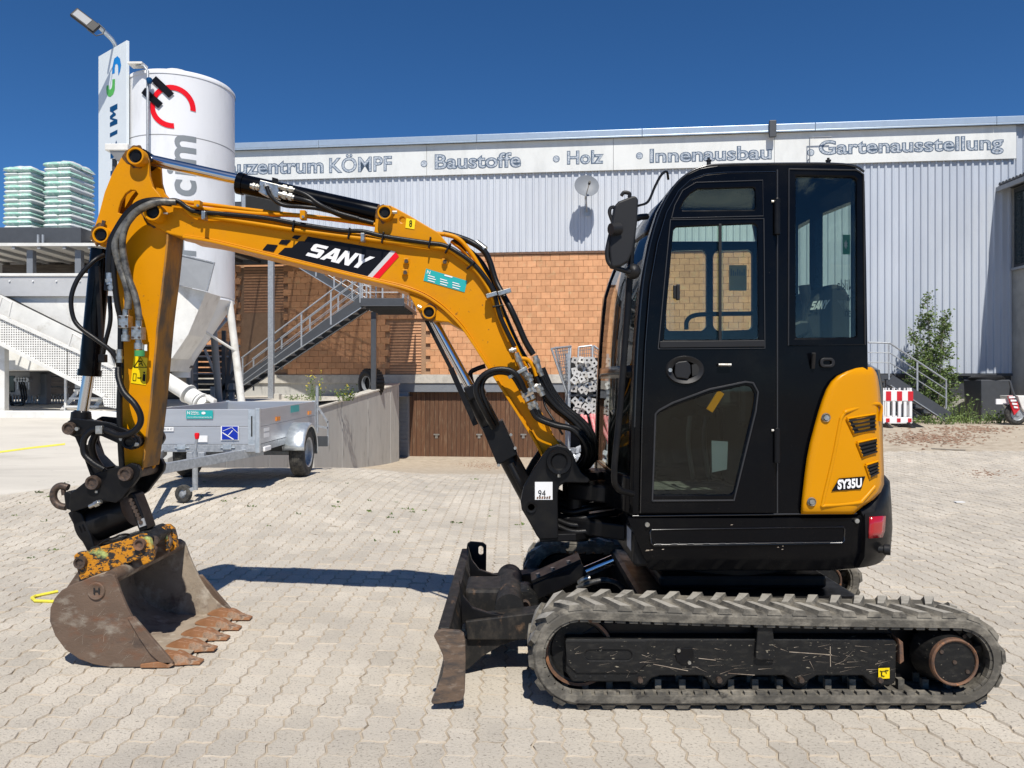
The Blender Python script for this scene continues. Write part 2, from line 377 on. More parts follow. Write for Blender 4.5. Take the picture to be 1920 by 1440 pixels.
M['mid_grey'] = mat('grey_panel', (.3,.31,.32), rough=.55, vary=.06)
M['dark'] = mat('dark_interior', (.012,.012,.012), rough=.8)  # on openings, slots and holes this tone stands in for shade
M['dark_wood'] = mat('dark_weathered_wood', (.05,.04,.032), col2=(.09,.075,.06), sc=5, rough=.85, stretch=(.3,3,3))
M['beige_wall'] = mat('beige_render', (.42,.41,.37), col2=(.34,.33,.3), sc=1, rough=.85)
M['floor_mat'] = mat('lightened_floor_mat', (.10,.095,.085), col2=(.18,.165,.14), sc=8, rough=.8, bump=.2)  # lightened to make the floor look sunlit through the panes
M['seat'] = mat('black_seat_fabric', (.012,.013,.014), rough=.65, bump=.1, bsc=150)
M['glass'] = glass('cab_glass', (.84,.90,.86), .65)
M['glass_dark'] = glass('dark_cab_glass', (.74,.80,.77), .55)
M['glass_win'] = mat('dark_window_pane', (.02,.03,.032), rough=.06, vary=.1)
M['bag_white'] = mat('white_bag_film', (.70,.725,.71), col2=(.5,.56,.53), sc=6, lo=.55, hi=.75, rough=.25, vary=.05, rand=.08, bump=.25, bsc=25)
M['bag_green'] = mat('green_bag_film', (.36,.62,.51), col2=(.66,.74,.70), sc=5, lo=.5, hi=.62, rough=.25, rand=.1, bump=.2, bsc=25)
M['pallet'] = mat('pallet_wood', (.22,.16,.1), rough=.9)
M['leaf'] = mat('leaf_green', (.10,.15,.045), rough=.6, vary=.35, sc=6, rand=.1)
M['leaf_light'] = mat('weed_green', (.13,.19,.04), rough=.65, vary=.3, sc=9)
M['flower'] = mat('yellow_flower', (.75,.6,.03), rough=.6)
M['bark'] = mat('thin_bark', (.22,.2,.17), rough=.9)
M['pink'] = mat('faded_red_steel', (.62,.16,.17), col2=(.7,.35,.32), sc=9, rough=.6)
M['barrier_white'] = mat('white_barrier_plastic', (.78,.78,.77), rough=.45, vary=.05)
M['barrier_red'] = mat('red_barrier_film', (.55,.015,.025), rough=.35)
M['strap'] = mat('yellow_strap', (.78,.68,.06), rough=.6)
# ================================================================== ground
def Hleft(Y): return .25*ss(6.3, 10.2, Y) + .75*ss(10, 18, Y)
def H(x, Y):
    z = -1.25*ss(9, 28, Y)*(1 - ss(2.5, 8, x)) + .27*ss(10, 20, Y)*ss(3.5, 8, x)
    return z + .25*ss(6.3, 10.2, Y)*ss(-.8, -2.6, x)*(1 - ss(11.5, 16, Y))
def hit(px, py, f=H):
    """where the line of sight through a pixel meets the ground"""
    Y = 2.0
    while Y < 60:
        p = P(px, py, Y)
        if p.z <= f(p.x, Y): return p
        Y += .02
    return p
def frange(a, b, s):
    n = int(round((b-a)/s)); return [a + s*i for i in range(n+1)]
WN, WF = Vector((-5.15, 20, 0)), Vector((-3.97, 27.2, 0))      # foot of the ramp wall
def wall_x(Y):
    return -5.2 if Y < 20 else lerp(WN.x, WF.x, (Y-20)/7.2)
def apron_y(x): return 9.5 if x > -5.2 else lerp(9.5, 8.75, min(1, (-5.2-x)/.8))
def on_apron(x, Y): return x < -5.15 and Y > apron_y(x)

gx = [-400,-150,-60,-35,-24,-18] + frange(-14, 20, .25) + [26,36,60,150,400]
gy = [-150,-40,-15,-6,-2] + frange(0, 30, .25) + [36,50,80,160,400]
mb = MB()
vs = [(x, y, H(x, y) - .0062 - (.0 if (y < 15.2) else 0)) for y in gy for x in gx]; nx = len(gx)
mb.add(vs, [(j*nx+i, j*nx+i+1, (j+1)*nx+i+1, (j+1)*nx+i) for j in range(len(gy)-1) for i in range(nx-1)])
ground = single('ground', None, None, mb, M['joint'], (0,0,0), smooth=60, kind='structure')

# --- interlocking pavers
PL, PW = .24, .12
def paver_ring(inset):
    a, g = .010, .006
    xs = [0, .03, .09, .15, .21, .24]
    fx = {0:0, .03:a, .09:-a, .15:a, .21:-a, .24:0}
    bot = [(x, fx[x]) for x in xs]
    right = [(.24+g, .04), (.24-g, .08)]
    top = [(x, PW+fx[x]) for x in reversed(xs)]
    left = [(-g, .08), (g, .04)]
    ring = bot + right + top + left; n = len(ring); out = []
    for i in range(n):
        p0, p1, p2 = (Vector(ring[k % n]) for k in (i-1, i, i+1))
        d0, d1 = (p1-p0).normalized(), (p2-p1).normalized()
        nn = (Vector((-d0.y, d0.x)) + Vector((-d1.y, d1.x))).normalized()
        k = inset / max(.55, nn.dot(Vector((-d0.y, d0.x))))
        q = p1 + nn*k; out.append((q.x - PL/2, q.y - PW/2))
    return out
RT, RO = paver_ring(.0056), paver_ring(.0008)
def paver_geo(): 
    n = len(RT)
    return [(x, y, 0.0) for x, y in RT] + [(x, y, -.0085) for x, y in RO], [tuple(range(n))] + [(i, i+n, (i+1) % n+n, (i+1) % n) for i in range(n)]
pv, pf = paver_geo(); pv = [(y, x, z) for x, y, z in pv]; pf = [f[::-1] if k else f for k, f in enumerate(pf)]
pf = [pf[0]] + [f[::-1] for f in pf[1:]]
me_p = bpy.data.meshes.new('paver'); me_p.from_pydata(pv, [], pf); me_p.materials.append(M['paver']); me_p.materials.append(M['paver_edge']); me_p.polygons.foreach_set('material_index', [0]+[1]*(len(pf)-1))
bm = bmesh.new(); bm.from_mesh(me_p); bmesh.ops.recalc_face_normals(bm, faces=bm.faces); bm.to_mesh(me_p); bm.free()
if me_p.polygons[0].normal.z < 0: me_p.flip_normals()
at = me_p.attributes.new('tone', 'FLOAT', 'POINT')
spots = []
for j in range(-130, 131):
    x = j*PW + .03; k = 0
    while True:
        Y = 2.2 + k*PL + (PL/2 if j % 2 else 0); k += 1
        if Y > 15.2: break
        if abs(x) < .90*Y + 1.2 and not on_apron(x+.1, Y): spots.append((x, Y))
    for k in range(1, 52):                              # the yard goes on behind the viewer
        Y = 2.2 - k*PL + (PL/2 if j % 2 else 0)
        if -1.5 < x < 6.5: spots.append((x, Y))
near = sorted([s for s in spots if s[1] > 2.95 and abs(s[0]) < .66*s[1] and not (.0 < s[0] < 2.25 and 3.3 < s[1] < 5.3)], key=lambda s: s[1])[:300]
near_set = set(near)
for x, Y in near:
    M4 = Matrix.Translation((x, Y, H(x, Y) + rnd.uniform(-.0032, .0032))) @ Matrix.Rotation(rnd.uniform(-.016, .016), 4, 'X') @ Matrix.Rotation(rnd.uniform(-.008, .008), 4, 'Y') @ Matrix.Rotation(rnd.uniform(-.02, .02), 4, 'Z')
    piece(ground, 'paver', me_p, M4)
V = []; Fc = []; T = []
for x, Y in spots:
    if (x, Y) in near_set: continue
    o = len(V); t = rnd.random(); dz = rnd.uniform(-.0032, .0032); tx = rnd.uniform(-.016, .016); ty = rnd.uniform(-.008, .008)
    for a, b, c in pv:
        V.append((x+a, Y+b, H(x+a, Y+b) + c + dz + a*ty + b*tx)); T.append(t)
    Fc += [[i+o for i in f] for f in ([f for f in pf])]
me = bpy.data.meshes.new('pavers'); me.from_pydata(V, [], Fc); me.materials.append(M['paver']); me.materials.append(M['paver_edge']); me.polygons.foreach_set('material_index', ([0]+[1]*(len(pf)-1))*(len(Fc)//len(pf)))
if me.polygons[0].normal.z < 0: me.flip_normals()
me.attributes.new('tone', 'FLOAT', 'POINT').data.foreach_set('value', T)
o = bpy.data.objects.new('pavers', me); COL.objects.link(o); o.parent = ground; o['kind'] = 'stuff'

# --- pale concrete slab rising on the left
mb = MB(); ax_ = [-60,-30,-20] + frange(-15, -5.5, .5) + [-5.3]
rows = []
ys = [0, .02, .05, .1, .2] + [.3 + .1*i for i in range(8)] + [1.2,1.6,2.0]
for t in frange(0, 1, 1/40):
    r = []
    for k, x in enumerate(ax_ + ['w']):
        yy = lerp(apron_y(-5.3 if x == 'w' else x), 40, t**1.5)
        xx = wall_x(yy) - .05 if x == 'w' else min(x, wall_x(yy) - .1)
        r.append((xx, yy, Hleft(yy) + .014))
    rows.append(r)
n = len(rows[0]); vs = [p for r in rows for p in r]
fs = [(j*n+i, j*n+i+1, (j+1)*n+i+1, (j+1)*n+i) for j in range(len(rows)-1) for i in range(n-1)]
o_ = len(vs); vs += [(p[0], p[1]-.003, p[2]-.05) for p in rows[0]]
fs += [(i, o_+i, o_+i+1, i+1) for i in range(n-1)]
mb.add(vs, fs); single('concrete_slab', None, None, mb, M['apron'], (0,0,0), smooth=50, kind='structure')
# painted yellow line on the slab
mb = MB(); line = []
for px, py in ((-60, 858), (0, 849), (60, 841), (122, 834)):
    a = hit(px, py, lambda x, y: Hleft(y)+.018); b = hit(px, py-3.2, lambda x, y: Hleft(y)+.018); line.append((a, b))
for (a, b), (c, d) in zip(line, line[1:]): mb.add([a, c, d, b], [(0,1,2,3)])
single('painted_line', None, None, mb, M['strap'], line[0][0], kind='structure')

# ================================================================== the hall
YA, YB = 29.5, 26.5
A = Vector(((440-960)*YA/F, YA, 0)); B = Vector(((1920-960)*YB/F, YB, 0))
U = (B - A).normalized(); NW = Vector((U.y, -U.x, 0))
def wl(u, z, n=0.0): return A + U*u + NW*n + Vector((0, 0, z))
def uz(px, py, n=0.0):
    d = Vector(((px-960)/F, 1, -(py-720)/F)); A0 = A + NW*n
    t = A0.dot(NW) / d.dot(NW); p = d*t; p.z += EYE
    return (p - A0).dot(U), p.z
def wbox(mb, u0, u1, z0, z1, n0, n1):
    vs = [wl(u, z, n) for z in (z0, z1) for n in (n0, n1) for u in (u0, u1)]
    return mb.add(vs, [(0,2,3,1),(4,5,7,6),(0,1,5,4),(2,6,7,3),(0,4,6,2),(1,3,7,5)])
def wq(mb, px0, px1, py0, py1, n0, n1, ref=None):
    """box on the wall face, from pixels (measured at its front face)"""
    u0, z1 = uz(px0, py0, n1); u1, z0 = uz(px1, py1, n1); return wbox(mb, u0, u1, z0, z1, n0, n1)
ZR, ZS1, ZS0 = 10.40, 10.37, 9.22          # roof, sign band
ZC1 = 6.33; ZC2 = 1.84                       # feet of the two cladding zones
u_l, u_m, u_r = uz(330, 400)[0], uz(1452, 400)[0], uz(1990, 400)[0]
hall = thing('warehouse', 'long pale blue corrugated hall above orange block wall with brown garage door', 'building', A + Vector((0,0,-1.3)))
# solid core behind the faces
mb = MB(); wbox(mb, u_l, u_r, -1.6, ZR, -14, -.30)
part(hall, 'wall', mb, M['mid_grey'])
# corrugated sheets: each about a metre wide
def sheet_mesh(mb, u0, u1, z0, z1):
    p = .24; prof = []
    u = u0
    while u < u1 - .01:
        for du, n in ((0, .0), (.132, .0), (.160, .05), (.212, .05)): prof.append((u+du, n))
        u += p
    prof.append((u, 0))
    n = len(prof); vs = [wl(a, z0, b) for a, b in prof] + [wl(a, z1, b) for a, b in prof]
    mb.add(vs, [(i, i+1, n+i+1, n+i) for i in range(n-1)])
    return u
for u0, u1, z0 in ((u_l, u_m, ZC1), (u_m, u_r, ZC2)):
    u = u0; k = 0
    while u < u1 - .1:
        mb = MB(); ue = sheet_mesh(mb, u, min(u + .96, u1), z0, ZR)
        part(hall, 'cladding_sheet', mb, M['cladding' if z0 > 5 else 'cladding2']); u = ue
    mb = MB(); wbox(mb, u0, u1, z0 - .09, z0 - .005, -.29, .05); part(hall, 'drip_flashing', mb, M['rusty' if z0 > 5 else 'dark_grey'])
# roof fascia in lengths
u = u_l - .2
while u < u_r:
    mb = MB(); wbox(mb, u, u + 5.99, ZR + .01, ZR + .23, -14, .28); wbox(mb, u, u+5.99, ZR - .05, ZR+.01, .24, .28)
    part(hall, 'roof_fascia', mb, M['fascia'], bev=.012); u += 6.0
# sign band, boards and lettering
us0 = u_l + .1; us1 = uz(1906, 260, .12)[0]
cuts = [us0] + [uz(p, 300, .12)[0] for p in (800, 1150, 1452)] + [us1]
boards = []
for a, b in zip(cuts, cuts[1:]):
    mb = MB(); wbox(mb, a + .006, b - .006, ZS0, ZS1, .06, .12); boards.append(part(hall, 'sign_board', mb, M['signboard'], bev=.004))
def sign_text(board, s, px0, px1, py_base_l, py_base_r, hgt):
    for bold, n, m, g in ((.03 if 'Ö' in s else .042, .126, 'sign_blue', 0), (.0, .131, 'sign_mottle', .026)):
        u0, z0 = uz(px0, py_base_l, n); u1, z1 = uz(px1, py_base_r, n)
        q = [wl(u0+g, z0+g, n), wl(u1-g, z1+g, n), wl(u1-g, z1+hgt-g, n), wl(u0+g, z0+hgt-g, n)]
        mb = MB(); letters(mb, s, q, bold); part(boards[board], 'lettering', mb, M[m])
def pxh(p, px): return p * (1/(1/YA + (1/YB-1/YA)*(px-440)/1480)) / F
for s, bd, a, b, yl, yr, hp in (('Bauzentrum', 0, 404, 607, 329, 325, 29), ('KÖMPF', 0, 617, 735, 325, 321, 35), ('Baustoffe', 1, 815, 977, 318, 314, 29),
                               ('Holz', 1, 1063, 1132, 309, 307, 26), ('Innenausbau', 2, 1218, 1447, 306, 299, 27), ('Gartenausstellung', 3, 1535, 1882, 301, 285, 36)):
    if s == 'Gartenausstellung': yl, yr = 299, 289
    sign_text(bd, s, a, b, yl, yr, pxh(hp, (a+b)/2))
for px, py, bd in ((795, 307, 0), (1043, 298, 1), (1199, 292, 2), (1545-25, 286, 3)):
    for r_, n, m in ((.125, .126, 'sign_blue'), (.105, .131, 'sign_mottle')):
        u0, z0 = uz(px, py, n); mb = MB()
        mb.sheet([wl(u0 + r_*math.cos(k*math.pi/10), z0 + r_*math.sin(k*math.pi/10), n) for k in range(20)]); part(boards[bd], 'dot', mb, M[m])
# ---- block wall
u_b0, u_b1 = u_l, u_m
ZP = 1.82
BW, BH = .345, .228
nrow = int((ZC1 - .1 - ZP)/BH)
BH = (ZC1 - .1 - ZP)/nrow
mb = MB(); wbox(mb, u_b0, u_b1, ZP, ZC1 - .1, -.29, -.085); part(hall, 'mortar_bed', mb, M['mortar'])
g = .008
bm_ = MB(); a_, b_ = BW/2 - g/2, BH/2 - g/2
def brick_geo():
    # origin at the block's centre; x along the wall, y outward, z up; slightly eased edges
    c = .006; m = MB()
    vs = []
    for y, i in ((-.04, 0), (.036, 0), (.042, c)):
        vs += [(-a_+i, y, -b_+i), (a_-i, y, -b_+i), (a_-i, y, b_-i), (-a_+i, y, b_-i)]
    fs = []
    for j in (0, 1):
        for i in range(4): fs.append((j*4+i, (j+1)*4+i, (j+1)*4+(i+1) % 4, j*4+(i+1) % 4))
    fs.append((8, 11, 10, 9)); m.add(vs, fs); return m
bg_ = brick_geo(); me_b = mesh_of(bg_, 'brick', M['brick'])
at = me_b.attributes.new('tone', 'FLOAT', 'POINT')
opens = []      # openings in wall coordinates
for px0, px1, py0, py1 in ((455, 532, 478, 704), (728, 797, 602, 704), (438, 526, 340, 470)):
    ua, zb = uz(px0, py0); ub, za = uz(px1, py1); opens.append((ua, ub, za, zb))
ang = math.atan2(U.y, U.x)
u_n0, u_n1 = uz(905, 560)[0], uz(1152, 560)[0]
V = []; Fc = []; T = []; nb = 0
bV = [tuple(v) for v in bg_.v]
for r_ in range(nrow):
    zc = ZP + (r_+.5)*BH; u = u_b0 + (BW/2 if r_ % 2 else 0) + .17
    while u < u_b1 - BW/2:
        if not any(a - BW*.35 < u < b + BW*.35 and c < zc < d for a, b, c, d in opens):
            jn = rnd.uniform(-.006, .004)
            if u_n0 < u < u_n1 and nb < 300:
                piece(hall, 'brick', me_b, Matrix.Translation(wl(u, zc, -.04+jn)) @ Matrix.Rotation(ang, 4, 'Z') @ Matrix.Scale(-1, 4, (0,1,0))); nb += 1
            else:
                o_ = len(V); t = rnd.random()
                for x, y, z in bV: V.append(tuple(wl(u+x, zc+z, -.04+jn+y) - hall.location)); T.append(t)
                Fc += [[i+o_ for i in f] for f in bg_.f]
        u += BW
me = bpy.data.meshes.new('bricks'); me.from_pydata(V, [], Fc); me.materials.append(M['brick'])
bm = bmesh.new(); bm.from_mesh(me); bmesh.ops.recalc_face_normals(bm, faces=bm.faces); bm.to_mesh(me); bm.free()
me.attributes.new('tone', 'FLOAT', 'POINT').data.foreach_set('value', T)
o = bpy.data.objects.new('bricks', me); COL.objects.link(o); o.parent = hall; o['kind'] = 'stuff'
# plinth, basement wall
mb = MB(); wbox(mb, u_b0, u_m, 1.5, ZP, -.29, .03); part(hall, 'plinth', mb, M['concrete'], bev=.01)
ug0, ug1 = uz(765, 790, -.25)[0], uz(1066, 790, -.25)[0]
for ua, ub in ((u_b0, uz(748, 790)[0]), (uz(1080, 790)[0], u_m)):
    mb = MB(); wbox(mb, ua, ub, -1.6, 1.498, -.29, -.06); part(hall, 'basement_wall', mb, M['concrete_stain'])
mb = MB(); wbox(mb, uz(748, 790)[0], uz(1080, 790)[0], 1.17, 1.498, -.29, -.02); part(hall, 'lintel', mb, M['grey_metal'], bev=.01)
for a, b in ((748, 765), (1066, 1080)):
    mb = MB(); ua, ub = uz(a, 790)[0], uz(b, 790)[0]; wbox(mb, ua, ub, -1.6, 1.168, -.29, -.05)
    jb = part(hall, 'door_jamb', mb, M['mid_grey'])
    for k in range(14):
        mb = MB(); wbox(mb, ua+.02, ub-.02, -1.2+k*.16, -1.2+k*.16+.11, -.05, -.025); part(jb, 'slat', mb, M['mid_grey'])
gdoor = MB(); wbox(gdoor, ug0, ug1, -1.6, 1.165, -.28, -.27); gdoor = part(hall, 'garage_door', gdoor, M['dark'])
nw = 36; w_ = (ug1-ug0)/nw
me_pl = None
for k in range(nw):
    mb = MB(); wbox(mb, ug0+k*w_+.006, ug0+(k+1)*w_-.006, -1.6, 1.16, -.268, -.24 - (.006 if k % 2 else 0)); part(gdoor, 'plank', mb, M['garage'], bev=.004)
for px in (818, 898, 981):
    u0, z0 = uz(px, 819, -.2); mb = MB(); wbox(mb, u0-.05, u0+.05, z0-.06, z0+.06, -.24, -.225); wbox(mb, u0-.1, u0+.12, z0+.06, z0+.11, -.225, -.19)
    part(gdoor, 'handle', mb, M['zinc'])
# ---- slatted terracotta panels and grey door bay by the stairs
for px0, px1, py0, py1, m in ((456, 531, 480, 586, 'terracotta'), (730, 789, 604, 702, 'terracotta')):
    ua, zb = uz(px0, py0, .0); ub, za = uz(px1, py1, .0)
    mb = MB(); wbox(mb, ua-.12, ub+.2, za, zb+.02, -.29, -.16); lv = part(hall, 'louvre_panel', mb, M['dark_grey'])
    n = int((zb-za)/.105)
    for k in range(n):
        z = za + (k+.5)*(zb-za)/n; mb = MB(); wbox(mb, ua, ub, z-.026, z+.026, -.155, -.06); part(lv, 'slat', mb, M[m])
ua, zb = uz(457, 588, 0); ub, za = uz(530, 704, 0)
mb = MB(); wbox(mb, ua, ub, za, zb, -.29, -.17); db = part(hall, 'side_door', mb, M['mid_grey'], bev=.01)
for k in range(9):
    z = zb - .06 - k*.115
    mb = MB(); wbox(mb, ua+.03, ub-.03, z-.05, z+.04, -.17, -.155); part(db, 'slat', mb, M['mid_grey'])
mb = MB(); wq(mb, 474, 504, 601, 622, -.15, -.13); part(db, 'window', mb, M['glass_win'])
mb = MB(); wq(mb, 486, 500, 590, 597, -.15, -.135); part(db, 'exit_sign', mb, M['green_print'])
ua, zb = uz(730, 703, 0); ub, za = uz(789, 717, 0)
# upper doorway at the head of the stairs
ua, zb = uz(438, 345, 0); ub, za = uz(526, 470, 0)
mb = MB(); wbox(mb, ua, ub, za, zb, -.05, .06); dw = part(hall, 'upper_doorway', mb, M['dark_grey'])
mb = MB(); wq(mb, 440, 452, 352, 378, .06, .075); part(dw, 'window', mb, M['sign_white'])
mb = MB(); wq(mb, 461, 523, 368, 470, .06, .07); part(dw, 'opening', mb, M['dark'])  # solid dark panel painted for the unlit depth of the doorway
mb = MB(); wq(mb, 453, 460, 345, 470, .06, .10); part(dw, 'door_post', mb, M['galv'])
# base below the right-hand cladding
mb = MB(); wbox(mb, u_m, u_r, -.6, .62, -.29, -.02); part(hall, 'base_wall', mb, M['beige_wall'])
mb = MB(); wbox(mb, u_m, u_r, .625, 1.745, -.29, -.12); part(hall, 'base_recess', mb, M['dark_grey'])
# white-toothed bottom edge seen along the base
uu = uz(1640, 720)[0]
while uu < u_r:
    mb = MB(); wbox(mb, uu, uu+.42, .62, .95, -.115, -.03); wbox(mb, uu+.13, uu+.27, .95, 1.07, -.115, -.03)
    part(hall, 'base_block', mb, M['beige_wall'], bev=.01); uu += .43
# aerial / lightning rods on the sign band
for px, y0, y1 in ((1518, 258, 308), ):
    u0, z0 = uz(px, y1, .3); _, z1 = uz(px, y0, .3); mb = MB(); mb.tube([wl(u0, z0, .3), wl(u0, z1, .3), wl(u0+.75, z1, .3)], .022, curve=False)
    mb.tube([wl(u0, z0+.2, .3), wl(u0, z0+.2, .1)], .02); part(hall, 'bracket_arm', mb, M['grey_metal'])
u0, z0 = uz(1447, 243, .2); mb = MB(); wbox(mb, u0-.12, u0+.12, ZR-.25, ZR+.34, .285, .40); part(hall, 'downpipe_box', mb, M['dark_grey'], bev=.02)

# ---- satellite dish
c = wl(*uz(1100, 349, .78), .78)
dish = thing('satellite_dish', 'round grey satellite dish on the corrugated wall', 'satellite dish', c)
ax = (NW*.9 + Vector((.15,0,.35))).normalized()
mb = MB(); r0 = .44
mb.lathe([(0, 0), (r0*.5, .03), (r0*.85, .085), (r0, .12), (r0, .135), (r0*.83, .1), (r0*.5, .045), (0, .015)], c - ax*.1, ax, 28); part(dish, 'reflector', mb, M['grey_metal'], smooth=40)
f = c + ax*.42 + Vector((.03,0,-.16)); mb = MB(); mb.tube([c + Vector((-.06,0,-.46)) , f], .018); part(dish, 'feed_arm', mb, M['zinc'])
mb = MB(); mb.cyl(f - ax*.03, f + ax*.1, .045, 10); part(dish, 'feed_horn', mb, M['plastic'])
mb = MB(); b = c - NW*.72 + Vector((0,0,-.75)); mb.tube([c - ax*.1, c - ax*.14 + Vector((0,0,-.42)), b], .03, curve=False); mb.obox(b, U*.1, NW*.015, (0,0,.15)); part(dish, 'wall_bracket', mb, M['galv'])

# ================================================================== ramp wall and raised left side
rw = thing('retaining_wall', 'stained concrete retaining wall beside the ramp to the garage', 'wall', WN)
def ramp_top(Y): return Hleft(Y)+.02 if Y < 17 else (lerp(Hleft(17)+.02, .78, (Y-17)/3) if Y < 20 else lerp(.78, 1.45, (Y-20)/7.2))
ysw = [11.6, 14, 16.5, 18.6, 20, 21.9, 24.0, 26.2, 27.15]
for a, b in zip(ysw, ysw[1:]):
    a_, b_ = a + .012, b - .012; mb = MB()
    xa, xb = wall_x(a_), wall_x(b_); d = .28
    mb.add([(xa, a_, -1.5), (xb, b_, -1.5), (xb-d, b_, -1.5), (xa-d, a_, -1.5), (xa, a_, ramp_top(a_)), (xb, b_, ramp_top(b_)), (xb-d, b_, ramp_top(b_)), (xa-d, a_, ramp_top(a_))],
           [(0,3,2,1),(4,5,6,7),(0,1,5,4),(1,2,6,5),(2,3,7,6),(3,0,4,7)])
    part(rw, 'wall_panel', mb, M['concrete_stain'], bev=.012)
mb = MB(); d = .34
for a, b in zip(ysw[4:], ysw[5:]):
    xa, xb = wall_x(a)+.03, wall_x(b)+.03
    mb.add([(xa, a, ramp_top(a)+.005), (xb, b, ramp_top(b)+.005), (xb-d, b, ramp_top(b)+.005), (xa-d, a, ramp_top(a)+.005)] + [(xa, a, ramp_top(a)+.06), (xb, b, ramp_top(b)+.06), (xb-d, b, ramp_top(b)+.06), (xa-d, a, ramp_top(a)+.06)],
           [(0,3,2,1),(4,5,6,7),(0,1,5,4),(1,2,6,5),(2,3,7,6),(3,0,4,7)])
part(rw, 'coping', mb, M['concrete'], bev=.01)
# low concrete kerb blocks and planting bed in front of the block wall
for k, (px0, px1, py0, py1, Y) in enumerate(((527, 583, 741, 757, 22.5), (583, 640, 745, 758, 22.4), (513, 523, 738, 757, 22.3))):
    mb = MB(); a = P(px0, py0, Y); b = P(px1, py1, Y); mb.box(a.x, b.x, Y, Y+.3, Hleft(Y)-.1, a.z)
    single('kerb_block', ['long concrete kerb block left of the yellow flowers', 'long concrete kerb block below the yellow flowers', 'small upright concrete block at the stair column'][k], 'concrete block', mb, M['concrete'], (a.x, Y, Hleft(Y)), bev=.02)
# ================================================================== steel stairs
st = thing('steel_staircase', 'galvanised outdoor staircase with landing against the block wall', 'staircase', (P(430, 740, 24.6).x, 24.6, 1.0))
SY0, SY1 = 24.6, 25.6
s0, s1 = P(418, 738, SY0), P(678, 567, SY0)
lz = s1.z
for Y in (SY0, SY1):
    mb = MB(); d = Vector((0, Y-SY0, 0)); mb.bar(s0+d, s1+d, .05, .32); 
    d2 = Vector((0, Y-SY0-.03, 0)); part(st, 'stringer', mb, M['dark_grey'], bev=.006)
    mb = MB(); dn = Vector((0, Y-SY0-.035, -.175)); mb.bar(s0+dn, s1+dn, .10, .022); part(st, 'stringer_flange', mb, M['galv_bright'])
n = 15
for k in range(n):
    t = (k+.5)/n; p = s0.lerp(s1, t); mb = MB(); w = (s1.x-s0.x)/n*.62
    mb.box(p.x-w, p.x+w, SY0+.03, SY1-.03, p.z-.02, p.z+.02); mb.box(p.x-w, p.x-w+.02, SY0+.03, SY1-.03, p.z-.09, p.z-.02); part(st, 'tread', mb, M['grey_metal'])
# landing
xl, xr = s1.x, P(757, 567, SY0).x
mb = MB(); mb.box(xl, xr, SY0-.02, 27.6, lz-.03, lz+.03); part(st, 'landing', mb, M['galv'])
mb = MB(); mb.box(xl-.02, xr+.02, SY0-.08, SY0-.022, lz-.12, lz+.13); mb.box(xr+.0, xr+.05, SY0-.02, 27.6, lz-.14, lz-.032); mb.box(xl, xr, SY0-.12, SY0-.082, lz-.13, lz-.105); part(st, 'landing_edge', mb, M['dark_grey'], bev=.006)
for k in range(4):
    mb = MB(); y = SY0+.5+k*.7; mb.box(xl+.05, xr-.05, y, y+.06, lz-.16, lz-.032); part(st, 'joist', mb, M['dark_grey'])
# upper flight
u0, u1 = Vector((xl, 26.3, lz)), P(490, 452, 26.3)
for Y in (26.3, 27.3):
    mb = MB(); d = Vector((0, Y-26.3, 0)); mb.bar(u0+d, u1+d, .05, .24); part(st, 'upper_stringer', mb, M['dark_grey'], bev=.006)
    mb = MB(); d = Vector((0, Y-26.34, .0)); mb.bar(u0+d+Vector((0,0,-.13)), u1+d+Vector((0,0,-.13)), .11, .025); part(st, 'upper_flange', mb, M['galv_bright'])
n = 16
for k in range(n):
    p = u0.lerp(u1, (k+.5)/n); mb = MB(); w = abs(u1.x-u0.x)/n*.6; mb.box(p.x-w, p.x+w, 26.33, 27.27, p.z-.02, p.z+.02); part(st, 'upper_tread', mb, M['galv'])
# grated gangway along the wall at the head of the stairs
gu0, gu1 = uz(425, 450)[0], uz(792, 450)[0]; gzt = 6.22
for k in range(12):
    mb = MB(); uu = lerp(gu0, gu1, k/11); wbox(mb, uu-.04, uu+.04, gzt-.16, gzt-.03, .1, 2.75); part(st, 'gangway_joist', mb, M['dark_grey'])
for nn_ in (.12, 2.75):
    mb = MB(); wbox(mb, gu0, gu1, gzt-.2, gzt+.02, nn_, nn_+.06); part(st, 'gangway_beam', mb, M['dark_grey'])
mb = MB(); q_ = gu0
while q_ < gu1: wbox(mb, q_, q_+.030, gzt-.028, gzt, .19, 2.74); q_ += .041
part(st, 'gangway_grating', mb, M['galv'], kind='stuff')
# columns
for px, y0, y1, Y, r in ((507, 470, 760, 24.4, .085), (700, 585, 760, 24.75, .08)):
    a, b = P(px, y0, Y), P(px, y1, Y); mb = MB(); mb.box(a.x-r, a.x+r, Y, Y+r*2, Hleft(Y)-.05, min(a.z, 99)); part(st, 'column', mb, M['galv' if px < 600 else 'dark_grey'], bev=.008)
def railing(a, b, Y, npost, hgt=1.0, mids=3, tag='handrail'):
    a = Vector((a.x, Y, a.z)); b = Vector((b.x, Y, b.z)); up = Vector((0,0,hgt))
    mb = MB(); mb.tube([a+up, b+up], .026); part(st, tag, mb, M['galv'])
    for k in range(mids):
        mb = MB(); h = Vector((0,0,hgt*(.22+.22*k))); mb.tube([a+h, b+h], .013, seg=6); part(st, 'mid_rail', mb, M['galv'])
    for k in range(npost):
        p = a.lerp(b, (k+.04)/(npost-1+.08)); mb = MB(); mb.box(p.x-.025, p.x+.025, Y-.012, Y+.012, p.z-.08, p.z+hgt); part(st, 'baluster', mb, M['galv'])
railing(s0 + Vector((.6,0,.15*.9)), s1 + Vector((0,0,.1)), SY0-.02, 5)
railing(s0 + Vector((.6,0,.15*.9)), s1 + Vector((0,0,.1)), SY1+.02, 5)
railing(Vector((xl,0,lz+.1)), Vector((xr,0,lz+.1)), SY0-.02, 3)
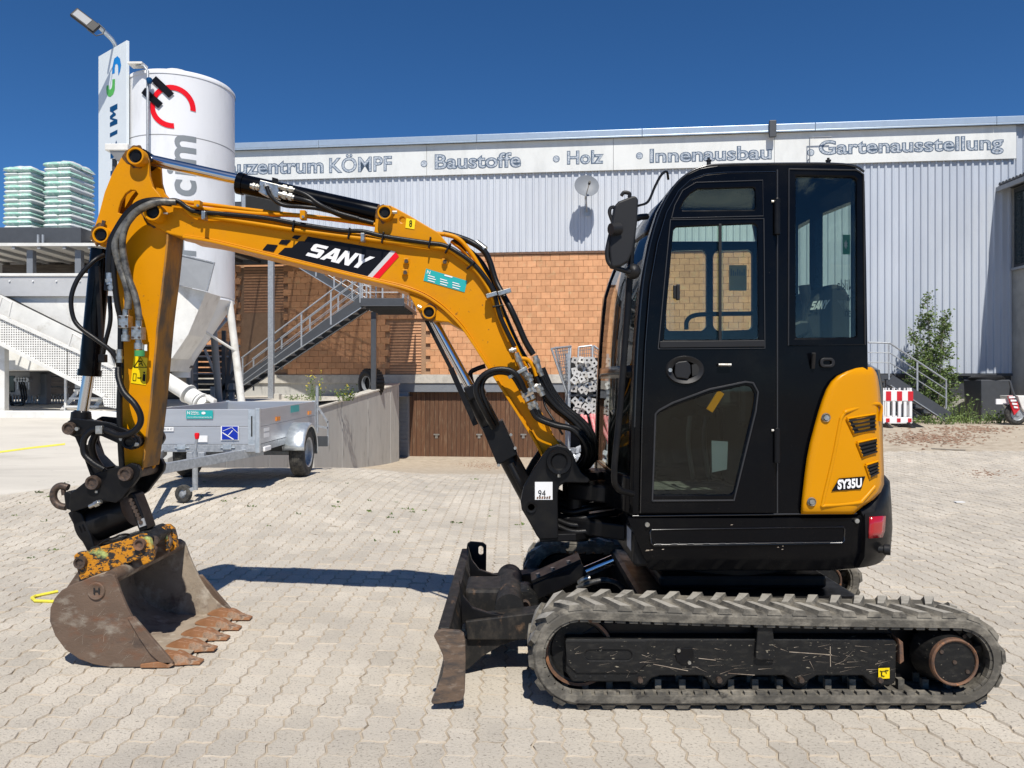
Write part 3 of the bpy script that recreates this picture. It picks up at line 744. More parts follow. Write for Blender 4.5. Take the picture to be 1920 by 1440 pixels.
railing(u0, u1, 26.26, 7); railing(u0, u1, 27.34, 7)
def railing_y(x, y0, y1, z, npost):
    for h, r in ((1.0, .026), (.22, .013), (.44, .013), (.66, .013)):
        mb = MB(); mb.tube([(x, y0, z+h), (x, y1, z+h)], r, seg=6); part(st, 'side_rail', mb, M['galv'])
    for k in range(npost):
        y = lerp(y0, y1, k/(npost-1)); mb = MB(); mb.box(x-.015, x+.015, y-.02, y+.02, z, z+1); part(st, 'baluster', mb, M['galv'])
railing_y(xr, SY0, 27.6, lz, 4)

# large tyre at the column
c = P(696, 716, 25.3); zg_ = Hleft(25.3) + .02
tyr = thing('large_tyre', 'large black tyre standing at the top of the retaining wall', 'tyre', (c.x, 25.3, zg_))
ax = Vector((-.72, -.70, 0)).normalized(); ro = .47; cc = Vector((c.x, 25.3, zg_+ro))
mb = MB(); mb.lathe([(.24,-.2),(.30,-.235),(.36,-.24),(ro-.02,-.215),(ro,-.17),(ro,.17),(ro-.02,.215),(.36,.24),(.30,.235),(.24,.2)], cc, ax, 40); part(tyr, 'casing', mb, M['hose'], smooth=40)
for k in range(26):
    a_ = 2*math.pi*k/26; t_ = Vector((0,0,1)); s_ = ax.cross(t_); rd = t_*math.cos(a_)+s_*math.sin(a_); tg = ax.cross(rd)
    mb = MB(); mb.obox(cc+rd*(ro+.008), tg*.03, ax*.19, rd*.014); part(tyr, 'tread_block', mb, M['hose'])
mb = MB(); mb.lathe([(.235,.15),(.25,.2),(.24,.215),(.22,.2),(.22,.1)], cc, ax, 36); part(tyr, 'rim_ring', mb, M['grey_metal'], smooth=40)
mb = MB(); mb.lathe([(0,.05),(.22,.06)], cc, ax, 24); part(tyr, 'wheel_disc', mb, M['dark'])

# ================================================================== silo
SC = Vector((P(340, 0, 18).x, 18.0, 0)); SR = 94.5*18/F
silo = thing('silo', 'tall white mortar silo with red ring emblem on slanted legs', 'silo', (SC.x, SC.y, 1.0))
zb, zt = 3.45, 8.33
mb = MB(); mb.lathe([(SR*.985, zt), (SR, zt-.02), (SR, zb+.02), (SR*.985, zb)], (SC.x, SC.y, 0), seg=64); part(silo, 'body', mb, M['silo'], smooth=30)
mb = MB(); mb.lathe([(SR+.012, zt-.06), (SR+.015, zt), (SR*.97, zt+.055), (SR*.6, zt+.22), (SR*.2, zt+.31), (0, zt+.33)], (SC.x, SC.y, 0), seg=64); top = part(silo, 'domed_lid', mb, M['silo'], smooth=50)
mb = MB(); mb.cyl((SC.x-.1, SC.y, zt+.3), (SC.x-.1, SC.y, zt+.42), .28, 16); part(top, 'hatch', mb, M['white_paint'])
for z in (6.93, 5.2):
    mb = MB(); mb.lathe([(SR+.001, z-.012), (SR+.006, z), (SR+.001, z+.012)], (SC.x, SC.y, 0), seg=64); part(silo, 'weld_seam', mb, M['mid_grey'])
mb = MB(); mb.lathe([(SR*.99, zb), (SR*1.005, zb-.05), (SR*.93, zb-.16), (.2, 1.86), (.2, 1.62), (0, 1.62)], (SC.x, SC.y, 0), seg=48); cone = part(silo, 'cone', mb, M['silo'], smooth=25)
mb = MB(); mb.lathe([(.25, 1.9), (.27, 1.9), (.27, 1.84), (.25, 1.84)], (SC.x, SC.y, 0), seg=32); part(cone, 'outlet_flange', mb, M['dark_grey'])
for an_, m_ in ((0, 'white_paint'), (75, 'grey_metal'), (180, 'white_paint'), (105, 'grey_metal')):  # rear legs coloured grey in place of shadow, the others white
    cx_, cy_ = math.cos(R(an_)), math.sin(R(an_)); a = Vector((SC.x+cx_*SR*.95, SC.y+cy_*SR*.95, zb-.05)); b = Vector((SC.x+cx_*SR*1.2, SC.y+cy_*SR*1.2, 1.0)); mb = MB(); mb.cyl(a, b, .085, 14); part(silo, 'leg', mb, M[m_], smooth=40)
    mb = MB(); mb.box(b.x-.14, b.x+.14, b.y-.14, b.y+.14, .98, 1.02); part(silo, 'foot_plate', mb, M['galv'])
for sx in (1, -1):
    mb = MB(); a = Vector((SC.x+sx*SR*.3, SC.y-SR*.85, zb-.45)); b = Vector((SC.x+sx*SR*1.08, SC.y-SR*.05, 2.25)); mb.cyl(a, b, .032, 8); part(silo, 'brace', mb, M['white_paint'])
# emblem and lettering wrapped round the shell
def shell(px, py, e=.006):
    d = Vector(((px-960)/F, 1, -(py-720)/F)); r_ = SR+e
    a = d.x**2 + 1; b = -2*(d.x*SC.x + SC.y); c_ = SC.x**2+SC.y**2-r_*r_; q = b*b-4*a*c_
    t = (-b - math.sqrt(max(q, 0)))/(2*a); return Vector((d.x*t, t, EYE + d.z*t))
SXC = 333.0
def shell_uv(s, z, e=.006):
    """arc length s (from the line facing the yard) and height on the silo skin"""
    a0 = math.atan2(-SC.y, -SC.x) + .0 ; an = a0 + s/SR
    return Vector((SC.x + (SR+e)*math.cos(an), SC.y + (SR+e)*math.sin(an), z))
p = shell(322, 200); sc0 = None
def s_of(px, py):
    q = shell(px, py); a = math.atan2(q.y-SC.y, q.x-SC.x) - math.atan2(-SC.y, -SC.x)
    a = (a + math.pi) % (2*math.pi) - math.pi; return a*SR, q.z
def decal_poly(name, pts, m, e=.006, n=6):
    mb = MB(); out = []
    for i in range(len(pts)):
        a, b = Vector(pts[i]), Vector(pts[(i+1) % len(pts)])
        for k in range(n): q = a.lerp(b, k/n); out.append(shell_uv(q.x, q.y, e))
    mb.sheet(out); return part(silo, name, mb, M[m])
def ring_strip(name, c, r0, r1, a0, a1, m, e=.006, n=36):
    mb = MB(); vs = []
    for i in range(n+1):
        a = R(lerp(a0, a1, i/n)); vs += [shell_uv(c[0]+r0*math.cos(a), c[1]+r0*math.sin(a), e), shell_uv(c[0]+r1*math.cos(a), c[1]+r1*math.sin(a), e)]
    mb.add(vs, [(2*i, 2*i+1, 2*i+3, 2*i+2) for i in range(n)]); return part(silo, name, mb, M[m])
cs = s_of(323, 200); ex = s_of(367, 207); r1 = abs(ex[0]-cs[0])
ring_strip('emblem_ring', cs, r1*.76, r1*1.0, -5, 275, 'red_print', .012)
for (ax0, ay0), (bx0, by0) in (((289, 148), (322, 180)), ((270, 170), (302, 199))):
    a, b = Vector(s_of(ax0, ay0)), Vector(s_of(bx0, by0)); d = (b-a).normalized(); w = Vector((-d.y, d.x))*.075
    decal_poly('emblem_bar', [a-w, b-w, b+w, a+w], 'black_print', .032)
def silo_letter(ch, px0, px1, py0, py1, bold=.02):
    """letter turned a quarter to the left, reading upwards"""
    vs, fs = text_mesh(ch, bold); mb = MB()
    bm = bmesh.new(); bv = [bm.verts.new((u, v, 0)) for u, v in vs]
    for f in fs:
        try: bm.faces.new([bv[i] for i in f])
        except ValueError: pass
    for k in range(1, 14): bmesh.ops.bisect_plane(bm, geom=bm.verts[:]+bm.edges[:]+bm.faces[:], plane_co=(0, k/14, 0), plane_no=(0,1,0))
    bm.verts.index_update(); vs = [(v.co.x, v.co.y) for v in bm.verts]; fs = [tuple(v.index for v in f.verts) for f in bm.faces]; bm.free()
    l = s_of(px0, (py0+py1)/2); r_ = s_of(px1, (py0+py1)/2); tp = s_of((px0+px1)/2, py0)[1]; bt = s_of((px0+px1)/2, py1)[1]
    mb.add([shell_uv(lerp(r_[0], l[0], v), lerp(bt, tp, u), .008) for u, v in vs], fs); part(silo, 'lettering', mb, M['grey_print'])
silo_letter('m', 327, 368, 254, 308); silo_letter('i', 313, 368, 313, 327); silo_letter('c', 327, 369, 337, 367); silo_letter('l', 310, 368, 374, 384); silo_letter('o', 327, 369, 390, 430); silo_letter('H', 312, 368, 437, 478)
# vent pipe with blue valve
mb = MB(); q = [shell(256, 122, .1), shell(270, 124, .12), shell(277, 133, .12), shell(277, 300, .12)]; mb.tube(q, .03, curve=False); vp = part(silo, 'vent_pipe', mb, M['galv'], smooth=50)
c = shell(280, 151, .16); mb = MB(); mb.lathe([(0,-.06),(.045,-.06),(.06,-.02),(.06,.04),(.04,.06),(0,.06)], c, seg=12); part(vp, 'valve', mb, M['navy_print'])
mb = MB(); c = shell(258, 122, .06); mb.obox(c, (.16,0,0), (0,.14,0), (0,0,.022)); part(silo, 'lid_bracket', mb, M['white_paint'])
mb = MB(); c = shell(383, 570, .03); mb.obox(c, (.1,0,0), (0,.01,0), (0,0,.12)); pl = part(silo, 'number_plate', mb, M['white_print'])
mb = MB(); c.y -= .02; letters(mb, '16', [c+Vector((-.05,0,.0)), c+Vector((.05,0,0)), c+Vector((.05,0,.08)), c+Vector((-.05,0,.08))]); part(pl, 'lettering', mb, M['black_print'])

# ================================================================== tall sign with lamp
la, lb = P(187, 107, 17.85), P(240, 76, 17.0)
lb.z = la.z = (la.z+lb.z)/2 + .0
zbot = 5.0; W_ = (lb-la); W_.z = 0; wl_ = W_.length; wd = W_.normalized(); nn = Vector((wd.y, -wd.x, 0))
if nn.y > 0: nn = -nn
tsn = thing('sign_panel', 'tall pale blue advertising sign with blue and green emblem beside the silo', 'sign', (la.x, la.y, zbot))
mb = MB(); c = la + W_/2; c.z = (la.z+zbot)/2; mb.obox(c, W_/2, nn*.03, (0,0,(la.z-zbot)/2)); part(tsn, 'panel', mb, M['sign_white'], bev=.006)
for t in (.3, .7):
    mb = MB(); q = la + W_*t - nn*.08; mb.box(q.x-.05, q.x+.05, q.y-.02, q.y+.08, 1.0, la.z-.3); part(tsn, 'post', mb, M['galv'])
def sg(px, py):
    d = Vector(((px-960)/F, 1, -(py-720)/F)); o_ = la + nn*.034 - Vector((0,0,EYE)); o2 = Vector((o_.x, o_.y, 0)); t = o2.dot(nn)/d.dot(nn); return Vector((d.x*t, d.y*t, EYE + d.z*t))
def sg_poly(name, pts, m):
    mb = MB(); mb.sheet([sg(*p) for p in pts]); part(tsn, name, mb, M[m])
def sg_strip(name, outer, inner, m):
    mb = MB(); n = len(outer); mb.add([sg(*p) for p in outer]+[sg(*p) for p in inner], [(i, i+1, n+i+1, n+i) for i in range(n-1)]); part(tsn, name, mb, M[m])
sg_strip('emblem_arc', [(210,139),(211,125),(214,110),(220,105),(225,110),(227,122),(225,134),(222,142)], [(215,137),(215,128),(216,121),(219,119.5),(221,122),(221.5,128),(221.5,136),(222,142)], 'sky_print')
sg_strip('emblem_arc', [(200,160),(199,166),(200,176),(203,181),(207,181.5),(212,177),(215,168),(215.5,148)], [(204,160),(204,163),(204,167),(205.5,168),(208,167),(209.5,164),(210.5,158),(210.5,149)], 'green_print')
sg_poly('lettering', [(206,201),(220,194),(220,204),(212,209),(217,213),(217,216),(210,221),(220,224),(220,232),(206,238),(206,230),(213,226),(206,223),(206,218),(212,212),(206,209)], 'navy_print')
sg_poly('lettering', [(206,250),(220,243),(220,250.5),(206,257.5)], 'navy_print')
sg_poly('lettering', [(207,276),(209,268),(212,274),(215,272),(218,263),(221,276),(221,292),(207,298)], 'navy_print')
sg_poly('lettering', [(207,321),(222,315),(222,323),(207,330)], 'navy_print')
# floodlight on the sign head
fl = thing('floodlight', 'black floodlight on a bent white arm above the tall sign', 'floodlight', sg(215, 88))
Yf = 17.3
mb = MB(); mb.tube([P(218, 120, Yf+.25), P(216, 84, Yf+.2), P(210, 74, Yf), P(186, 50, Yf-.3)], .05, curve=False); part(fl, 'arm', mb, M['galv_bright'], smooth=50)
c = P(160, 39, Yf-.5); ux = Vector((.68, -.35, -.45)).normalized(); uz_ = Vector((.4, -.4, .8)); uz_ = (uz_ - ux*uz_.dot(ux)).normalized(); uy_ = ux.cross(uz_)
lx = (P(178, 52, Yf-.5) - P(143, 26, Yf-.5)); ux = (lx.normalized() + Vector((0,.25,0))).normalized(); uv = P(152, 20, Yf-.5)-P(142, 28, Yf-.5); uv = (uv.normalized() + Vector((0,.5,0))); uv = (uv-ux*uv.dot(ux)).normalized(); un = ux.cross(uv)
if un.y > 0: un = -un
mb = MB(); mb.obox(c, ux*.28, uv*.12, un*.045); hd = part(fl, 'housing', mb, M['plastic'], bev=.015)
mb = MB(); mb.obox(c + un*.047 - ux*.07, ux*.17, uv*.085, un*.006); part(hd, 'lens', mb, M['mid_grey'])
mb = MB(); mb.tube([c+ux*.2+uv*.14, c+ux*.38+uv*.12, c+ux*.42, c+ux*.36-uv*.13, c+ux*.15-uv*.14], .014, curve=False); part(fl, 'bracket', mb, M['dark_grey'])
# second, white lamp below
l2 = thing('wall_lamp', 'white box lamp with grey underside in front of the tall sign', 'lamp', P(226, 300, 16.4))
a = P(205, 274, 16.4); b = P(248, 287, 16.4); mb = MB(); mb.box(a.x, b.x, 16.2, 16.7, b.z, a.z); part(l2, 'cover', mb, M['white_paint'], bev=.02)
mb = MB(); a = P(212, 287, 16.4); b = P(244, 304, 16.4); mb.loft([[(a.x,16.22,a.z),(b.x,16.22,a.z),(b.x,16.65,a.z),(a.x,16.65,a.z)], [(a.x+.12,16.3,b.z),(b.x-.1,16.3,b.z),(b.x-.1,16.6,b.z),(a.x+.12,16.6,b.z)]]); part(l2, 'lens', mb, M['mid_grey'], bev=.02)
mb = MB(); a = P(215, 300, 16.45); mb.cyl((a.x,16.45,a.z+.02), (a.x,16.45,1.0), .05, 10); part(l2, 'post', mb, M['dark_grey'])

# ================================================================== open shed, pallets of bags on its roof
sh = thing('open_shed', 'low open shed with dirty cream roof edge behind the hopper', 'shed', (P(60, 600, 21).x, 21, 1.0))
a, b = P(-120, 458, 20), P(262, 458, 20); zs = P(0, 459, 20).z
mb = MB(); mb.box(a.x, b.x, 20, 22.9, zs-.03, zs+.05); part(sh, 'roof_sheet', mb, M['white_paint'])
for k in range(9):
    mb = MB(); x = lerp(a.x, b.x, k/8); mb.box(x-.04, x+.04, 20.03, 22.9, zs-.10, zs-.03); part(sh, 'rafter', mb, M['mid_grey'])
mb = MB(); mb.box(a.x, b.x, 22.6, 26, zs-1.0, zs-.11); mb.box(a.x, b.x, 22.9, 23.0, .8, zs-.11); part(sh, 'back_wall', mb, M['dark_wood'])  # dark block and wall stand in for the shed's unlit inside
for px in (-60, 60, 150):
    mb = MB(); x = P(px, 0, 20.3).x; mb.box(x-.08, x+.08, 20.2, 20.36, .9, zs-.1); part(sh, 'post', mb, M['grey_metal'])
a, b = P(-120, 440, 24.2), P(190, 461, 24.2); mb = MB(); mb.box(a.x, b.x, 23.05, 32, zs+.06, a.z); part(sh, 'upper_deck', mb, M['dark_grey'], bev=.02)
a, b = P(100, 432, 23.6), P(182, 452, 23.6); mb = MB(); mb.loft([[(a.x-.0,23.6,b.z),(b.x,23.6,b.z),(b.x,25.2,b.z),(a.x,25.2,b.z)], [(a.x+.45,23.9,a.z),(b.x,23.7,a.z+.02),(b.x,25,a.z+.02),(a.x+.45,25,a.z)]]); part(sh, 'roof_hatch', mb, M['white_paint'], bev=.015)
for px in (71.5, 80.5):
    mb = MB(); c = P(px, 440, 22.9); mb.tube([(c.x, 22.9, zs-.1), (c.x, 22.9, c.z)], .035, seg=6); part(sh, 'ladder_rail', mb, M['galv'])
def bag_geo(L, D, Hh):
    us = (-1, -.94, -.8, -.4, 0, .4, .8, .94, 1); vs = []; fs = []; n = len(us)
    for u in us:
        for v in us: k = (1-abs(u)**7)*(1-abs(v)**7); vs.append((u*L/2, v*D/2, Hh/2*max(k, 0)**.36))
    m = n*n; vs += [(x, y, -z) for x, y, z in vs]
    for i in range(n-1):
        for j in range(n-1):
            q = (i*n+j, (i+1)*n+j, (i+1)*n+j+1, i*n+j+1); fs += [q, tuple(x+m for x in q[::-1])]
    mb = MB(); mb.add(vs, fs); return mb
mesh_bags = {}
for nm in ('bag_white', 'bag_green'):
    mesh_bags[nm, 0] = mesh_of(bag_geo(.50, 1.30, .205), 'bag', M[nm], smooth=60); mesh_bags[nm, 1] = mesh_of(bag_geo(1.0, .66, .205), 'bag', M[nm], smooth=60)
def bag_stack(px0, px1, py0, py1, Y, rot, rows, label, seed):
    r_ = random.Random(seed)
    a, b = P(px0, py1, Y), P(px1, py0, Y); base = Vector(((a.x+b.x)/2, Y+.66, a.z)); hgt = b.z-a.z
    t = thing('bag_pallet', label, 'pallet', base, 'pallets of bags on the shed roof')
    mb = MB()
    RZ = Matrix.Rotation(R(rot), 4, 'Z')
    for k in (-1, 0, 1):
        mb.obox(base + RZ @ Vector((k*.45, 0, -.06)), RZ @ Vector((.06,0,0)), RZ @ Vector((0,.58,0)), (0,0,.06))
    for k in range(5): mb.obox(base + RZ @ Vector((0, -.5+.25*k, .01)), RZ @ Vector((.52,0,0)), RZ @ Vector((0,.06,0)), (0,0,.012))
    part(t, 'pallet', mb, M['pallet'])
    dz = hgt/rows
    for k in range(rows):
        z = base.z + (k+.5)*dz + .02
        sc_ = Matrix.Diagonal((1,1,dz/.165,1))
        cm = 'bag_white' if k % 2 else 'bag_green'
        lay = [(-.255,0,0),(.255,0,0)] if k % 2 else [(0,-.33,1),(0,.33,1)]
        for x, y, ty in lay:
            M4 = Matrix.Translation(base + RZ @ Vector((x+r_.uniform(-.02,.02), y+r_.uniform(-.02,.02), 0)) + Vector((0,0,z-base.z))) @ RZ @ Matrix.Rotation(R(r_.uniform(-1.5,1.5)), 4, 'Z') @ Matrix.Rotation(R(r_.uniform(-.7,.7)), 4, 'Y') @ sc_
            piece(t, 'bag', mesh_bags[cm, ty], M4)
    # torn film hood over the top
    mb = MB(); vs = []; n = 9
    for i in range(n):
        for j in range(n):
            u, v = i/(n-1)*2-1, j/(n-1)*2-1; e = max(abs(u), abs(v)); q = base + RZ @ Vector((u*.51, v*.67, 0)); vs.append((q.x, q.y, base.z+hgt+.03 + (.10*(1-e**2)) + r_.uniform(-.025,.03) - (.13 if e > .99 else 0)))
    mb.add(vs, [(i*n+j, (i+1)*n+j, (i+1)*n+j+1, i*n+j+1) for i in range(n-1) for j in range(n-1)]); part(t, 'film_hood', mb, M['bag_white'], smooth=70)
bag_stack(84, 136, 304, 437, 26.4, -7, 15, 'taller stack of green and white bags on a pallet nearest the tall sign', 3)
bag_stack(8, 60, 314, 439, 26.4, -4, 15, 'bulging stack of green and white bags on a pallet at the left edge', 5)

# ================================================================== mixing plant: hopper, conveyor, skid
pl_ = thing('mixing_plant', 'white concrete mixing plant with hopper and perforated conveyor guard', 'mixing plant', (P(100, 790, 15.6).x, 15.6, .83))
# hopper
zt = P(0, 519, 16).z; z1 = P(0, 556, 16).z; xa, xb = P(-200, 0, 16).x, P(322, 0, 16).x
mb = MB()
def ring(x0, x1, y0, y1, z): return [(x0,y0,z),(x1,y0,z),(x1,y1,z),(x0,y1,z)]
mb.loft([ring(xa, xb, 16.0, 18.6, zt), ring(xa, xb, 16.02, 18.6, z1), ring(xa+.3, xb-.45, 15.99, 18.0, 1.75)]); hp = part(pl_, 'hopper', mb, M['white_paint'], bev=.01)
mb = MB(); mb.box(xa, xb, 15.93, 15.995, z1-.0, zt); part(hp, 'rim_band', mb, M['pale_grey'])
mb = MB(); mb.box(xa, xb+.03, 15.9, 16.02, zt, zt+.06); part(hp, 'rim_cap', mb, M['white_paint'], bev=.008)
for k in range(8):
    mb = MB(); c = P(-70+44*k, 527, 15.92); mb.cyl((c.x,15.93,c.z), (c.x,15.905,c.z), .016, 8); part(hp, 'bolt', mb, M['white_print'])
# flared chute at the hopper's right end; plate greyed to stand for shade
mb = MB(); q = [P(322,474,16.1), P(402,493,15.7), P(388,546,15.7), P(318,530,16.1)]; mb.sheet(q); mb.add(q + [p + Vector((0,.04,0)) for p in q], [(0,1,5,4),(1,2,6,5),(2,3,7,6),(3,0,4,7),(7,6,5,4)]); ch = part(pl_, 'chute_plate', mb, M['mid_grey'])
mb = MB(); mb.tube([q[0], q[1], q[2]], .02, curve=False); part(ch, 'rim', mb, M['galv'])
mb = MB(); mb.prism(XZ([(306,528),(386,547),(352,628),(322,672),(300,672)], 16.1), 16.12, 16.95); part(pl_, 'chute', mb, M['white_paint'], bev=.01)
# conveyor
YC = 15.25
def strip(p, thick=.05, Y=YC): 
    m = MB(); m.prism(XZ(p, Y), Y, Y+thick); return m
gm = mat('perforated_guard', (.72,.71,.67), col2=(.5,.45,.38), sc=6, lo=.62, hi=.75, rough=.5)
nt = gm.node_tree; N_ = nt.nodes; L_ = nt.links; bs = N_['Principled BSDF']; oldl = bs.inputs['Base Color'].links[0].from_socket
tc = N_.new('ShaderNodeTexCoord'); vr = N_.new('ShaderNodeTexVoronoi'); vr.inputs['Scale'].default_value = 21; vr.inputs['Randomness'].default_value = 0
mp = N_.new('ShaderNodeMapping'); mp.inputs['Scale'].default_value = (1,0,1); L_.new(tc.outputs['Object'], mp.inputs[0]); L_.new(mp.outputs[0], vr.inputs['Vector'])
rg = N_.new('ShaderNodeMapRange'); rg.inputs[1].default_value = .26; rg.inputs[2].default_value = .3; L_.new(vr.outputs['Distance'], rg.inputs[0])
mx = N_.new('ShaderNodeMix'); mx.data_type = 'RGBA'; L_.new(rg.outputs[0], mx.inputs[0]); mx.inputs[6].default_value = (.12,.11,.10,1); L_.new(oldl, mx.inputs[7]); L_.new(mx.outputs[2], bs.inputs['Base Color'])
M['perf'] = gm
part(pl_, 'guard', strip([(-60,572),(0,596),(125,652),(125,706),(0,642),(-60,612)]), M['perf'], bev=.006)
part(pl_, 'guard', strip([(127,655),(212,692),(212,750),(196,742),(127,707)]), M['perf'], bev=.006)
part(pl_, 'guard_edge', strip([(-60,566),(0,590),(212,688),(212,693),(0,597),(-60,573)], .09, YC-.04), M['white_paint'])
part(pl_, 'guard_edge', strip([(-60,611),(0,641),(196,741),(196,748),(0,648),(-60,618)], .09, YC-.04), M['white_paint'])
part(pl_, 'conveyor_side', strip([(-60,528),(0,553),(200,652),(212,688),(0,590),(-60,562)], .06, YC+.3), M['white_paint'])
part(pl_, 'belt', strip([(-60,530),(0,556),(200,655),(200,660),(0,562),(-60,536)], .9, YC+.38), M['dark'])
for px, py in ((-4, 582), (128, 650)):
    mb = MB(); mb.tube([P(px,py,YC-.02), P(px+8,py-25,YC-.02), P(px+26,py-15,YC-.02), P(px+20,py+12,YC-.02)], .02, curve=False); part(pl_, 'lift_handle', mb, M['white_paint'])
mb = MB(); mb.prism(XZ([(214,690),(228,700),(232,748),(222,766),(200,762),(196,744),(214,748)], YC), YC-.1, YC+.9); part(pl_, 'tail_box', mb, M['perf'], bev=.01)
# skid and steps
a, b = P(-120, 770, 15.3), P(235, 788, 15.3); mb = MB(); mb.box(a.x, b.x, 15.2, 15.4, b.z-.2, a.z); mb.box(a.x, b.x, 15.1, 15.2, b.z-.2, b.z); part(pl_, 'skid_beam', mb, M['white_paint'], bev=.015)
a, b = P(165, 778, 15.0), P(298, 792, 15.0); mb = MB(); mb.box(a.x, b.x, 14.9, 15.1, b.z-.35, a.z+.05); part(pl_, 'skid_end', mb, M['white_paint'], bev=.015)
for dx in (0, .62):
    mb = MB(); q = [P(112,768,15.7), P(143,731,15.7), P(152,731,15.7), P(122,768,15.7)]; mb.prism([(p.x+dx, p.z) for p in q], 15.7, 15.75); part(pl_, 'step_side', mb, M['white_paint'])
for k, (px, py) in enumerate(((128, 762), (137, 747), (146, 732))):
    mb = MB(); c = P(px, py, 15.7); mb.box(c.x, c.x+.7, 15.55, 15.85, c.z-.02, c.z+.02); part(pl_, 'step', mb, M['white_paint'])
for px, w in ((2, .07), (122, .02)):
    mb = MB(); c = P(px, 0, 15.6); mb.box(c.x-w, c.x+w, 15.6, 15.6+2*w, .8, P(0, 640 if w > .05 else 700, 15.6).z); part(pl_, 'support_post', mb, M['white_paint'])
# plant cabinet, pipework and guard rail behind
cb = thing('control_cabinet', 'grey control cabinet with hanging cables under the conveyor', 'cabinet', P(45, 770, 17.2))
a, b = P(-60, 688, 17.2), P(56, 741, 17.2); mb = MB(); mb.box(a.x, b.x, 17.2, 17.9, b.z, a.z); part(cb, 'body', mb, M['mid_grey'], bev=.02)
a, b = P(8, 705, 17.19), P(27, 735, 17.19); mb = MB(); mb.box(a.x, b.x, 17.17, 17.2, b.z, a.z); part(cb, 'door_window', mb, M['glass_win'])
for k in range(3):
    mb = MB(); mb.tube([P(36+4*k, 712, 17.1), P(42+3*k, 760-5*k, 17.0), P(28-6*k, 766-6*k, 17.05), P(14, 733, 17.1)], .022, seg=6); part(cb, 'cable', mb, M['hose'])
for k in range(5):
    mb = MB(); c = P(34+5*k, 712, 17.1); mb.cyl((c.x,17.2,c.z), (c.x,17.02,c.z), .05, 8); mb.cyl((c.x,17.1,c.z), (c.x,17.1,c.z-.22), .025, 8); part(cb, 'coupling', mb, M['galv'])
for k, (a, b, c, d, Yk, nm, lb_) in enumerate(((-80, 232, 687, 698, 17.4, 'deck_plate', 'dark deck plate below the conveyor'), )):
    p, q = P(a, c, Yk), P(b-120, d, Yk); mb = MB(); mb.box(p.x, q.x, 17.0, 19, q.z, p.z); part(pl_, nm, mb, M['dark_grey'])
mb = MB(); c = P(62, 684, 17.05); mb.obox(c+Vector((0,0,.04)), (.24,0,0), (0,.15,0), (0,0,.05)); single('cement_bag', 'small green and white bag lying on the deck below the conveyor', 'bag', mb, M['bag_green'], c, bev=.04, smooth=60)
gr = thing('guard_rail', 'grey barred guard rail behind the mixing plant', 'railing', (P(60, 765, 18.3).x, 18.3, 1.0))
for y in (740, 765, 706, 725):
    a, b = P(0, y, 18.3), P(128, y, 18.3); mb = MB(); mb.box(a.x, b.x, 18.3, 18.34, a.z-.02, a.z+.02); part(gr, 'rail', mb, M['galv'])
for k in range(24):
    c = P(2+k*5.4, 740, 18.3); mb = MB(); mb.box(c.x-.012, c.x+.012, 18.3, 18.33, P(0,765,18.3).z, c.z); part(gr, 'bar', mb, M['galv'])
mb = MB(); a = P(72, 700, 17.6); mb.box(a.x, a.x+.18, 17.6, 17.8, 1.0, a.z); single('gatepost', 'grey square post under the conveyor', 'post', mb, M['grey_metal'], (a.x+.09, 17.7, 1.0), bev=.02)
# screw conveyor
sc_ = thing('screw_conveyor', 'white tube screw conveyor with flanged motor under the silo', 'conveyor', P(340, 750, 15.6))
ax0, ax1 = P(296, 702, 15.9), P(352, 738, 15.6); mb = MB(); mb.cyl(ax0, ax1, .155, 18); part(sc_, 'tube', mb, M['white_paint'], smooth=40)
d = (ax1-ax0).normalized()
for t, r_, l in ((0, .2, .03), (.1, .17, .22), (.36, .19, .04), (.42, .14, .15), (.6, .1, .14)):
    mb = MB(); mb.cyl(ax1+d*t, ax1+d*(t+l), r_, 16); part(sc_, 'flange' if l < .06 else 'motor', mb, M['white_paint'], smooth=40)
mb = MB(); c = ax1+d*.62+Vector((.06,-.05,.16)); mb.obox(c, d*.12, (0,.1,0), (0,0,.05)); part(sc_, 'terminal_box', mb, M['white_paint'], bev=.02)
# dark timber screen, posts and steps between the plant and the stairs
ts = thing('timber_screen', 'dark weathered board screen behind the silo legs', 'screen', (P(400, 740, 22.5).x, 22.5, 1.0))
for k in range(10):
    a, b = P(352, 648+k*10.5, 22.5), P(436, 648+k*10.5+8, 22.5); mb = MB(); mb.box(a.x, b.x, 22.5+.02*(k % 2), 22.56+.02*(k % 2), b.z, a.z); part(ts, 'board', mb, M['dark_wood'])
for px in (364, 420, 433):
    a = P(px, 640, 22.3); mb = MB(); mb.box(a.x-.07, a.x+.07, 22.3, 22.42, 1.0, a.z); part(ts, 'post', mb, M['grey_metal'])
for y in (648, 668, 700):
    a, b = P(356, y, 22.2), P(450, y+1, 22.2); mb = MB(); mb.tube([a, b], .025, seg=6); part(ts, 'rail', mb, M['galv'])
mb = MB(); a = P(398, 725, 20.5); mb.box(a.x-.06, a.x+.06, 20.5, 20.62, 1.0, a.z); single('bollard_post', 'short grey post left of the silo leg', 'post', mb, M['mid_grey'], (a.x, 20.55, 1.0), bev=.01)
lf = thing('loading_frame', 'dark steel frame of braced bars below the silo', 'frame', (P(415, 745, 21.5).x, 21.5, 1.0))
for a, b, r_ in (((384,655),(418,735),.03), ((420,620),(420,750),.05), ((436,640),(422,745),.04), ((388,640),(425,600),.03), ((352,716),(450,716),.04), ((352,735),(445,733),.04), ((445,690),(405,750),.05), ((430,600),(330,560),.03)):
    mb = MB(); p, q = P(*a, 21.5), P(*b, 21.5); mb.bar(p, q, r_*2, r_*2); part(lf, 'bar', mb, M['dark_grey' if r_ > .035 else 'galv'])
